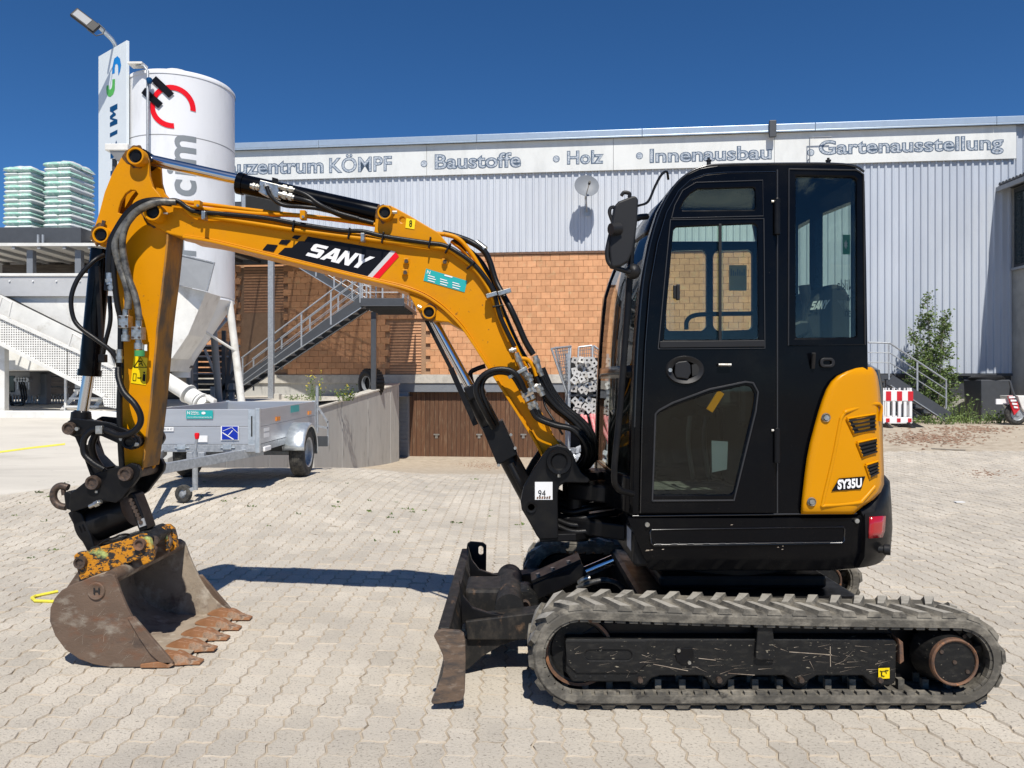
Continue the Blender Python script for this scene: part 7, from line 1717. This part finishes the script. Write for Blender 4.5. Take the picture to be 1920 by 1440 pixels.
# pipes and hoses along the boom
def pipe(pts, r_=.0115, m='yellow', name='boom_pipe', Y=4.165): return hose(ex, [(x, y, Y) for x, y in pts], r_, m, name, 8, 10)
pipe([(322,381),(345,384),(362,390),(420,395),(480,401),(560,404),(640,413),(720,424),(800,436),(852,444),(880,470),(905,510),(925,545),(945,600),(970,655),(990,690)], .0125, Y=4.25)
pipe([(330,377),(400,385),(480,395),(560,404),(620,411)], .0115, Y=4.3)
pipe([(322,381),(340,384),(352,396),(365,405),(400,408),(470,418),(560,432),(660,445),(760,457),(833,466),(862,481),(890,505),(912,535),(925,562),(938,600),(955,640)], .0115, Y=4.175)
pipe([(846,452),(868,470),(893,505),(918,552),(935,590)], .011, Y=4.3)
hose(ex, [(300,379,4.15),(330,376,4.15),(352,390,4.16),(370,397,4.16),(430,402,4.165),(500,409,4.165),(560,420,4.165),(640,432,4.165),(680,434,4.165),(720,443,4.165),(800,455,4.165),(833,460,4.17),(860,474,4.165),(885,492,4.165),(905,514,4.165),(925,545,4.165),(937,590,4.165),(950,620,4.165),(965,650,4.165)], .0125, name='boom_hose')
hose(ex, [(830,437,4.28),(860,445,4.28),(885,455,4.26),(907,470,4.26),(918,490,4.26),(930,528,4.25),(945,556,4.22),(958,580,4.2),(972,610,4.2),(985,640,4.2),(1000,665,4.2)], .017, name='boom_hose')
hose(ex, [(850,450,4.3),(880,470,4.3),(905,495,4.3),(925,535,4.3),(942,580,4.3),(968,640,4.28),(990,680,4.25)], .014, name='boom_hose')
for px, py, a in ((551,424,80),(655,438,80),(718,446,80),(806,455,80),(840,466,60),(883,498,40),(921,551,10),(934,574,10)):
    c = P(px, py, 4.163); mb = MB(); d = Vector((math.cos(R(a)),0,math.sin(R(a)))); mb.bar(c-d*.03, c+d*.03, .035, .008, up=(d.z,0,-d.x)); part(ex, 'cable_tie', mb, M['hose'], bev=.002)
for px, py, w, h, t in ((384,405,5,13,8),(681,446,5,13,8),(569,404,7,14,8),(372,383,8,10,10)):
    mb = MB(); c = P(px, py, 4.15); k = 4.15/F; mb.obox(c, (w*k*.7,0,0), (0,.022,0), (0,0,h*k*.6)); cl = part(ex, 'pipe_clamp', mb, M['zinc' if px in (384,681) else 'yellow'], bev=.002); bolt(cl, px, py+3, 2.5, 4.128)
mb = MB(); mb.bar(P(912,556,4.14), P(932,550,4.14), .03, .022); part(ex, 'pipe_clamp', mb, M['zinc'], bev=.002)
mb = MB(); mb.bar(P(934,551,4.17), P(958,544,4.17), .03, .024); part(ex, 'pipe_clamp', mb, M['zinc'], bev=.002)
mb = MB(); mb.cyl(P(893,455,4.28), P(910,468,4.26), .02, 12); part(ex, 'hose_end', mb, M['zinc'], smooth=40)
# taps and couplings at the boom foot
for pts, r_ in (([(955,658),(968,655)], .012), ([(968,662),(978,688)], .014), ([(978,688),(990,712)], .017), ([(988,700),(995,715)], .02), ([(994,716),(1000,730)], .014), ([(1003,667),(1010,690)], .016), ([(1008,686),(1016,705)], .013), ([(1000,726),(1014,722)], .012), ([(1008,722),(1018,742)], .017), ([(980,732),(990,752)], .016), ([(990,728),(1000,748)], .015), ([(992,755),(1000,772)], .014), ([(1000,752),(1008,768)], .014)):
    mb = MB(); p, q = P(*pts[0], 4.14), P(*pts[1], 4.14); mb.cyl(p, q, r_, 12); d = q-p; mb.cyl(p+d*.3, p+d*.6, r_*1.3, 6); part(ex, 'coupling', mb, M['zinc'], smooth=35)
mb = MB(); mb.bar(P(953,708,4.12), P(988,690,4.12), .008, .02); part(ex, 'tap_lever', mb, M['zinc'], bev=.003)
mb = MB(); mb.bar(P(984,744,4.13), P(1000,736,4.13), .02, .012); part(ex, 'coupling_strap', mb, M['bucket_in'])
pipe([(978,672),(990,675),(1000,688),(1006,705)], .012, Y=4.15)
# hose loops at the boom foot
hose(ex, [(925,802,4.18),(908,770,4.12),(893,735,4.1),(900,710,4.1),(925,694,4.1),(955,694,4.1),(972,708,4.1),(985,735,4.12)], .0155)
hose(ex, [(932,796,4.2),(915,765,4.14),(903,732,4.13),(910,708,4.13),(935,698,4.13),(960,704,4.13),(978,730,4.13)], .0145)
for dx, Yh in ((0, 4.1), (6, 4.14), (-3, 4.07)):
    hose(ex, [(1000+dx,768,Yh),(1012+dx,785,Yh),(1045+dx,798,Yh),(1075+dx,805,Yh),(1095+dx,825,Yh),(1103+dx,850,Yh+.03),(1090+dx,874,Yh+.1),(1068+dx,880,Yh+.2)], .015)
for dx, Yh, r_ in ((0, 4.16, .016), (9, 4.2, .017), (17, 4.24, .016), (-6, 4.22, .015)):
    hose(ex, [(1000+dx,690,Yh),(1018+dx,730,Yh),(1042+dx,762,Yh),(1075+dx,790,Yh),(1094+dx,815,Yh),(1100+dx,848,Yh+.04),(1088+dx,872,Yh+.1),(1070+dx,880,Yh+.2)], r_)
hose(ex, [(1008,690,4.2),(1015,720,4.19),(1022,760,4.16),(1040,790,4.12),(1055,815,4.12)], .0065, name='cable')

# ---------------------------------------------------------------- arm (stick)
RY0, RY1 = 4.22, 4.39
armp = [(240,279),(250,276),(262,278),(273,286),(278,300),(280,330),(286,350),(298,364),(306,376),(310,395),(313,420),(313,450),(306,520),(296,600),(288,690),(281,764),(270,850),(266,880),(256,893),(240,893),(231,880),(229,800),(227,700),(221,600),(216,520),(213,480),(205,466),(190,462),(177,455),(173,440),(177,425),(186,398),(196,360),(210,325),(226,297)]
hole1 = [(222,392),(226,378),(235,363),(245,356),(254,357),(259,364),(250,376),(243,392),(240,400),(228,401),(221,399)]
am = plate(ex, 'arm', armp, RY0, RY0+.025, 'yellow', .004, holes=[hole1])
plate(am, 'arm_far_side', armp, RY1-.025, RY1, 'yellow', .004, holes=[hole1], Yr=RY0)
# closed box between the sides
flange(am, 'arm_underside', smooth2([(311,400),(312,420),(312,450),(305,520),(295,600),(287,690),(280,764),(269,850),(265,878)], 3, False), RY0-.012, RY1+.012, .012, 'yellow_dirty')
flange(am, 'arm_topside', smooth2([(214,482),(217,520),(222,600),(228,700),(230,800),(232,878)], 3, False), RY0+.026, RY1-.026, .012, 'yellow')
flange(am, 'arm_gusset', [(207,340),(200,362),(190,398),(182,425)], RY0+.026, RY1-.026, .012, 'yellow')
boss(am, 253, 292, 17, RY0-.055, RY0); boss(am, 188, 440, 16, RY0-.055, RY0)
for px, py in ((193,424),(244,309)): mb = MB(); c = P(px, py, RY0-.02); mb.cyl(c, c+Vector((.006,0,.03)), .01, 6); part(am, 'grease_nipple', mb, M['pin'])
boss(am, 288, 398, 18, RY0-.05, RY0)
lb2 = decal(am, 'warning_label', [(245,718),(273,722),(277,671),(251,667)], RY0-.003, 'yellow_print')
mb = MB(); y_ = RY0-.005; mb.tube([P(251,688,y_), P(263,670,y_), P(275,689,y_), P(251,688,y_)], .0026, seg=4, curve=False); mb.tube([P(258,677,y_), P(266,678,y_)], .003, seg=4); mb.tube([P(261,684,y_), P(265,680,y_), P(267,686,y_)], .003, seg=4, curve=False); part(lb2, 'warning_sign', mb, M['black_print'])
mb = MB(); mb.tube([P(249,713,y_), P(250,700,y_), P(255.5,700.5,y_), P(254.5,713.5,y_), P(249,713,y_)], .0016, seg=4, curve=False); mb.tube([P(257.5,708,y_), P(265,709,y_)], .0022, seg=4); mb.sheet(pq([(267,714),(272,715),(273,702),(268,701)], y_)); mb.sheet(pq([(268.7,700),(272,700.5),(272,697.5),(269,697)], y_)); part(lb2, 'distance_sign', mb, M['black_print'])
# bucket cylinder on the arm
bk = cylinder('bucket_cylinder', P(190,468,4.30), P(168,698,4.30), .054, 'black_gloss')
mb = MB(); mb.cyl(P(168.5,693,4.30), P(167.5,705,4.30), .061, 24); part(bk, 'gland', mb, M['black_gloss'], smooth=40)
cylinder('bucket_cylinder_rod', P(167,700,4.30), P(152,790,4.30), .030, 'chrome')
mb = MB(); mb.bar(P(183,500,4.24), P(190,640,4.24), .02, .02); part(bk, 'steel_pipe', mb, M['black'])
hose(ex, [(205,555,4.2),(207,600,4.2),(198,640,4.2),(193,665,4.22)], .012); mb = MB(); mb.obox(P(193,672,4.22), (.018,0,0), (0,.018,0), (0,0,.022)); part(bk, 'port_block', mb, M['black'], bev=.004)
# hoses round the arm head
hose(ex, [(322,380,4.15),(290,377,4.13),(262,383,4.13),(238,404,4.13),(222,428,4.13),(210,452,4.13),(206,480,4.13),(205,520,4.14),(203,545,4.14)], .022, name='arm_hose')
hose(ex, [(330,379,4.14),(295,379,4.12),(265,390,4.11),(247,408,4.11),(236,425,4.11),(230,450,4.11),(232,480,4.12),(241,520,4.12),(252,550,4.12),(258,575,4.12),(261,600,4.12)], .018, 'sleeve', 'arm_hose')
hose(ex, [(315,377,4.14),(285,382,4.12),(255,398,4.12),(232,425,4.12),(218,452,4.12),(217,470,4.12),(225,500,4.13),(236,530,4.13),(241,555,4.13),(240,580,4.13)], .021, 'sleeve', 'arm_hose')
hose(ex, [(195,478,4.2),(175,490,4.15),(148,520,4.12),(134,555,4.1),(136,590,4.1),(148,612,4.1),(180,636,4.1),(205,655,4.11),(218,672,4.12),(223,690,4.14)], .0125, name='arm_hose')
hose(ex, [(212,480,4.13),(214,520,4.13),(220,570,4.14),(226,600,4.15),(226,650,4.15),(227,700,4.15),(224,760,4.15),(226,830,4.16),(229,880,4.17)], .016, name='arm_hose')
hose(ex, [(222,690,4.12),(223,710,4.1),(232,735,4.08),(252,757,4.07),(263,778,4.07),(262,796,4.07),(248,811,4.07),(225,816,4.08),(200,807,4.1),(175,806,4.12),(158,823,4.12),(158,850,4.12),(175,868,4.12),(195,880,4.13)], .0175, name='arm_hose')
hose(ex, [(180,812,4.2),(172,835,4.2),(178,860,4.22),(195,885,4.24)], .02, name='arm_hose')
for q in ([(205,512,206,534,.016)], [(208,528,208,545,.012)], [(224,655,224,680,.015)], [(223,695,223,712,.014)]):
    for x0_, y0_, x1_, y1_, r_ in q: mb = MB(); mb.cyl(P(x0_,y0_,4.12), P(x1_,y1_,4.12), r_, 12); mb.cyl(P(x0_,(y0_+y1_)/2,4.12), P(x1_,(y0_+y1_)/2+6,4.12), r_*1.3, 6); part(ex, 'coupling', mb, M['zinc'], smooth=35)
# quick couplers on the arm
for px, py, y1 in ((236,604,640), (260,625,655)):
    mb = MB(); c = P(px, py, 4.14); mb.obox(c, (.026,0,0), (0,.03,0), (0,0,.034)); vb = part(ex, 'valve_block', mb, M['zinc'], bev=.003)
    for sx_, sz_ in ((-1,1),(1,1),(-1,-1),(1,-1)): q = c + Vector((sx_*.018,-.03,sz_*.024)); mb = MB(); mb.cyl(q, q-Vector((0,.008,0)), .006, 8); part(vb, 'bolt', mb, M['pin'])
    mb = MB(); mb.cyl(P(px,py-24,4.14), P(px,py-8,4.14), .017, 12); part(vb, 'hose_end', mb, M['zinc'], smooth=35); mb = MB(); mb.cyl(P(px,py+8,4.14), P(px,y1-4,4.14), .017, 12); mb.cyl(P(px,y1-12,4.14), P(px,y1,4.14), .023, 14); part(vb, 'coupler', mb, M['zinc'], smooth=35)
mb = MB(); mb.cyl(P(262,657,4.14), P(262,668,4.14), .026, 16); part(ex, 'green_cap', mb, mat('green_cap_plastic', (.05,.28,.09), rough=.5), smooth=40)
mb = MB(); c = P(271, 652, 4.16); mb.obox(c, (.014,0,0), (0,.002,0), (0,0,.017)); part(ex, 'tag', mb, M['white_print'])

# ---------------------------------------------------------------- linkage and tilt rotator
LK0, LK1 = 4.14, 4.46
lk_ = [(122,800),(126,790),(136,785),(170,788),(205,793),(232,803),(250,811),(259,818),(262,830),(256,841),(244,844),(232,838),(215,829),(190,818),(160,815),(136,817),(126,812)]
for Y in (LK0, LK1-.03): l_ = plate(ex, 'rocker_link', lk_, Y, Y+.03, 'black', .005, Yr=LK0)
pl2 = [(121,803),(125,792),(136,788),(148,795),(150,806),(150,830),(160,858),(182,880),(205,884),(190,915),(176,912),(168,890),(158,862),(140,820),(128,815)]
hl = plate(ex, 'push_link', pl2, 4.2, 4.235, 'black', .005); plate(hl, 'push_link_side', pl2, 4.37, 4.405, 'black', .005, Yr=4.2)
plate(hl, 'cross_web', [(150,835),(165,858),(186,880),(176,884),(158,862)], 4.235, 4.37, 'black', .004, Yr=4.2)
pin(ex, 'link_pin', 132, 803, 12, LK0-.025, LK1+.02, 'pin', Yr=LK0); pin(ex, 'link_pin', 245, 828, 13, LK0-.03, LK1+.02, 'black', Yr=LK0)
mb = MB(); mb.obox(P(187,806,LK0-.05), (.018,0,0), (0,.012,0), (0,0,.022)); part(ex, 'hose_clip', mb, M['zinc'], bev=.003)
for px, py in ((146,804),(229,823),(257,833)): mb = MB(); c = P(px, py, LK0-.012); mb.cyl(c, c-Vector((0,.014,0)), .011, 6); part(ex, 'bolt', mb, M['zinc'])
mb = MB(); mb.lathe([(.03,0),(.055,0),(.05,.05),(.03,.06)], P(152,786,4.30)-Vector((0,0,.01)), (0,0,1), 18); part(ex, 'rod_collar', mb, M['black'], smooth=40)
brk = [(133,962),(128,950),(132,925),(180,887),(205,879),(233,874),(246,868),(256,871),(262,882),(260,894),(250,908),(240,920),(228,936),(217,943),(197,940),(142,958)]
for Y in (4.15, 4.44):
    b_ = plate(ex, 'tilt_bracket', brk, Y, Y+.035, 'black', .005, Yr=4.15)
mb = MB(); mb.prism(XZ([(135,955),(140,925),(180,900),(215,900),(215,938),(145,957)], 4.15), 4.185, 4.44); part(ex, 'bracket_core', mb, M['black'])
pin(ex, 'tilt_pin', 177, 904, 13, 4.12, 4.5, 'pin', Yr=4.15); pin(ex, 'arm_pin', 238, 888, 13, 4.12, 4.5, 'pin', Yr=4.15)
mb = MB(); c = P(181, 920, 4.148); mb.cyl(c, c+Vector((0,0,-.012)), .008, 6); part(ex, 'grease_nipple', mb, M['zinc'])
# lifting hook
hk_ = [(128,914),(117,911),(108,913),(102,920),(100,930),(103,940),(111,948),(124,951)]
mb = MB(); mb.tube([P(x, y, 4.28) for x, y in hk_], .0195, seg=12, n=5); lh = part(ex, 'lifting_hook', mb, M['pin'], smooth=60)
mb = MB(); mb.bar(P(118,911,4.28), P(120,928,4.28), .02, .018, up=(1,0,0)); part(lh, 'hook_latch', mb, M['pin'])
plate(ex, 'hook_mount', [(118,925),(128,920),(140,927),(142,945),(134,958),(122,955)], 4.2, 4.38, 'black', .01)
# tilt motor: cylinder between two cheek plates
t0_, t1_ = P(160, 990, 4.30), P(246, 955, 4.30)
mb = MB(); mb.cyl(t0_, t1_, .098, 32); tm = part(ex, 'tilt_motor', mb, M['black'], smooth=40)
dd = (t1_-t0_).normalized()
for t in (.1, .17): mb = MB(); mb.cyl(t0_+dd*t*.28, t0_+dd*(t*.28+.008), .102, 32); part(tm, 'motor_band', mb, M['black_gloss'], smooth=40)
for q, nm in (([(126,962),(140,955),(152,962),(170,1003),(178,1030),(163,1034),(150,1010)], 'cheek_plate'), ([(238,930),(245,923),(252,927),(266,962),(276,992),(262,1000),(250,970)], 'cheek_plate')):
    cp_ = plate(ex, nm, q, 4.20, 4.38 if q[0][0] < 200 else 4.31, 'black', .008)
for k in range(7):
    c = P(246+k*3.2, 937+k*7, 4.198); mb = MB(); mb.cyl(c, c-Vector((0,.012,0)), .012, 8); part(cp_, 'bolt', mb, M['pin'])
mb = MB(); mb.obox(P(266,980,4.195), (.017,0,.006), (0,.004,0), (-.006,0,.02)); part(cp_, 'type_plate', mb, M['mid_grey'])
mb = MB(); mb.cyl(P(168,950,4.13), P(190,940,4.13), .012, 10); mb.cyl(P(178,946,4.13), P(186,942,4.13), .017, 6); part(ex, 'coupling', mb, M['zinc'], smooth=35)
hose(ex, [(180,1028,4.2),(195,1015,4.16),(215,1008,4.15),(226,1003,4.15),(240,1002,4.18),(244,1008,4.2)], .006, name='thin_pipe')
# quick hitch
cpl = [(139,1050),(138,1042),(145,1036),(156,1035),(200,1022),(240,1010),(258,1003),(270,1002),(280,1010),(285,1028),(287,1048),(281,1054),(268,1060),(262,1048),(245,1054),(215,1066),(168,1082),(151,1090),(147,1078)]
for Y in (4.14, 4.43):
    qh = plate(ex, 'quick_hitch', cpl, Y, Y+.035, 'yellow_worn', .005, Yr=4.14)
mb = MB(); mb.prism(XZ([(160,1030),(262,998),(280,1012),(276,1026),(165,1052)], 4.14), 4.176, 4.43); part(ex, 'hitch_core', mb, M['black_scuffed'], bev=.01)
pin(ex, 'hitch_pin', 153, 1054, 11.5, 4.115, 4.5, 'pin', Yr=4.14); pin(ex, 'hitch_pin', 264, 1020, 11, 4.115, 4.5, 'rusty', Yr=4.14)
for q in ([(276,1003),(292,990),(304,988),(312,996),(316,1030),(311,1035),(308,1012),(300,1004),(285,1014)],): plate(ex, 'hitch_jaw', q, 4.36, 4.42, 'yellow_worn', .005)
mb = MB(); mb.cyl(P(286,1014,4.2), P(303,1005,4.6), .028, 14); part(ex, 'hitch_tube', mb, M['pin'], smooth=40)

# ---------------------------------------------------------------- bucket
UY0, UY1 = 3.98, 4.85
sidep = [(168,1084),(190,1078),(208,1076),(214,1080),(219,1092),(226,1112),(236,1136),(247,1158),(262,1183),(280,1207),(300,1225),(322,1240),(326,1245),(318,1250),(250,1251.5),(205,1251),(175,1246),(148,1236),(122,1218),(103,1192),(93,1165),(94,1140),(102,1122),(115,1107),(135,1096)]
M['grease'] = mat('dark_grease', (.075,.04,.012), col2=(.2,.09,.01), sc=30, rough=.35, spec=.4)
def grease(parent, px, py, r_, Y, seed):
    rg_ = random.Random(seed); ph = [rg_.uniform(0, 6.28) for _ in range(4)]
    decal(parent, 'grease_smear', [(px + r_*(1+.16*math.sin(2*a+ph[0])+.1*math.sin(5*a+ph[1])+.06*math.sin(9*a+ph[2]))*math.cos(a), py + r_*(1.1+.16*math.sin(3*a+ph[2])+.1*math.sin(7*a+ph[3]))*math.sin(a)) for a in [2*math.pi*k/40 for k in range(40)]], Y, 'grease')
grease(am, 253, 294, 19.5, RY0-.0022, 1); grease(am, 188, 442, 18.5, RY0-.0022, 2); grease(am, 289, 402, 20.5, RY0-.0022, 3); grease(lug1, 721, 400, 15.5, MY0-.0045, 4); grease(lug2, 804, 587, 15, MY0-.006, 5)
bu = plate(ex, 'bucket', sidep, UY0, UY0+.022, 'bucket', .004, label='worn steel bucket with rusty teeth')
rs_ = random.Random(3); mb = MB()
for _ in range(90):
    x, y = rs_.uniform(105,290), rs_.uniform(1095,1245); ln = rs_.uniform(5,30); an = rs_.gauss(-.9,.45); w_ = rs_.uniform(.12,.4)
    d = Vector((math.cos(an), math.sin(an))); n_ = Vector((-d.y, d.x))*w_; a = Vector((x,y)); b = a+d*ln
    def ins(q): 
        c_ = False
        for (x0,y0),(x1,y1) in zip(sidep, sidep[1:]+sidep[:1]):
            if (y0 > q.y) != (y1 > q.y) and q.x < (x1-x0)*(q.y-y0)/(y1-y0)+x0: c_ = not c_
        return c_
    if ins(a) and ins(b): mb.sheet([P(*(a-n_), UY0-.001), P(*b, UY0-.001), P(*(a+n_), UY0-.001)])
part(bu, 'scratches', mb, M['bucket_in'], kind='stuff')
plate(bu, 'far_side', sidep, UY1-.022, UY1, 'bucket_in', .004, Yr=UY0)
shellp = smooth2([(200,1079),(168,1086),(135,1098),(115,1109),(103,1124),(95.5,1142),(95,1163),(105,1190),(124,1216),(149,1233.5),(176,1243.5),(206,1248.5),(250,1249.5),(300,1248.5)], 5, False)
mb = MB(); c_ = XZ(shellp, UY0); a = []; b = []
for i in range(len(c_)):
    d = (Vector(c_[min(i+1, len(c_)-1)]) - Vector(c_[max(i-1,0)])).normalized(); n_ = Vector((d.y, -d.x))*.014; a.append(c_[i]); b.append(tuple(Vector(c_[i])-n_))
mb.prism(a + b[::-1], UY0+.0225, UY1-.0225); part(bu, 'bucket_shell', mb, M['bucket_in'])
lipz = P(0, 1246, UY0).z; lx0, lx1 = P(285,0,UY0).x, P(330,0,UY0).x
mb = MB(); mb.prism([(lx0-.03, lipz-.012), (lx1, lipz-.010), (lx1+.012, lipz+.004), (lx0-.03, lipz+.018)], UY0+.023, UY1-.023); part(bu, 'cutting_edge', mb, M['bucket_in'], bev=.003)
for Y in (UY0-.012, UY1-.01):
    plate(bu, 'side_cutter', [(240,1157),(252,1155),(258,1162),(318,1232),(326,1242),(316,1246),(300,1240),(283,1225),(262,1195)], Y, Y+.02, 'bucket', .004, Yr=UY0)
    plate(bu, 'wear_strip', [(265,1244),(296,1240),(322,1240),(327,1246),(318,1251),(265,1251)], Y, Y+.011, 'tooth', .003, Yr=UY0)
def tooth_mesh():
    mb = MB()
    # adapter welded on the lip, a step, then the flat spade point; x forward, z up
    mb.loft([[(-.13,-.028,.012),(-.13,.028,.012),(-.13,.028,.02),(-.13,-.028,.02)], [(-.06,-.038,.0),(-.06,.038,.0),(-.06,.03,.046),(-.06,-.03,.046)], [(.01,-.036,-.004),(.01,.036,-.004),(.01,.028,.036),(.01,-.028,.036)]])
    mb.loft([[(.0,-.042,-.014),(.0,.042,-.014),(.0,.034,.046),(.0,-.034,.046)], [(.03,-.042,-.014),(.03,.042,-.014),(.03,.03,.040),(.03,-.03,.040)], [(.075,-.032,-.013),(.075,.032,-.013),(.075,.026,.016),(.075,-.026,.016)], [(.135,-.031,-.012),(.135,.031,-.012),(.135,.030,-.002),(.135,-.030,-.002)]])
    return mesh_of(mb, 'tooth', M['tooth'])
tm_ = tooth_mesh()
for k in range(5):
    Y = lerp(UY0+.055, UY1-.055, k/4); o = piece(bu, 'tooth', tm_, Matrix.Translation((P(322,0,UY0).x, Y, lipz+.004)) @ Matrix.Rotation(R(rnd.uniform(-1,3)), 4, 'Y')); bevel(o, .0025)
mb = MB(); c = P(181, 1108, UY0); mb.lathe([(0,.0),(.026,.0),(.03,-.002),(.042,-.004),(.046,.0),(.046,.02)], (c.x, UY0-.006, c.z), (0,1,0), 28); bb = part(bu, 'pivot_boss', mb, M['bucket'], smooth=35)
words(bb, 'H', [(175,1114),(187,1114),(187,1102),(175,1102)], UY0-.011, 'dark', .03)
mb = MB(); c = P(203, 1085, UY0); mb.cyl((c.x, UY0+.022, c.z), (c.x, UY1-.022, c.z), .036, 24); part(bu, 'torque_tube', mb, M['bucket'], smooth=40)
for Y in (4.19, 4.38):
    plate(bu, 'bucket_ear', [(120,1108),(150,1065),(165,1048),(180,1044),(260,1030),(272,1012),(285,1012),(292,1030),(285,1052),(240,1075),(205,1090),(160,1095)], Y, Y+.03, 'bucket', .005, Yr=4.19)
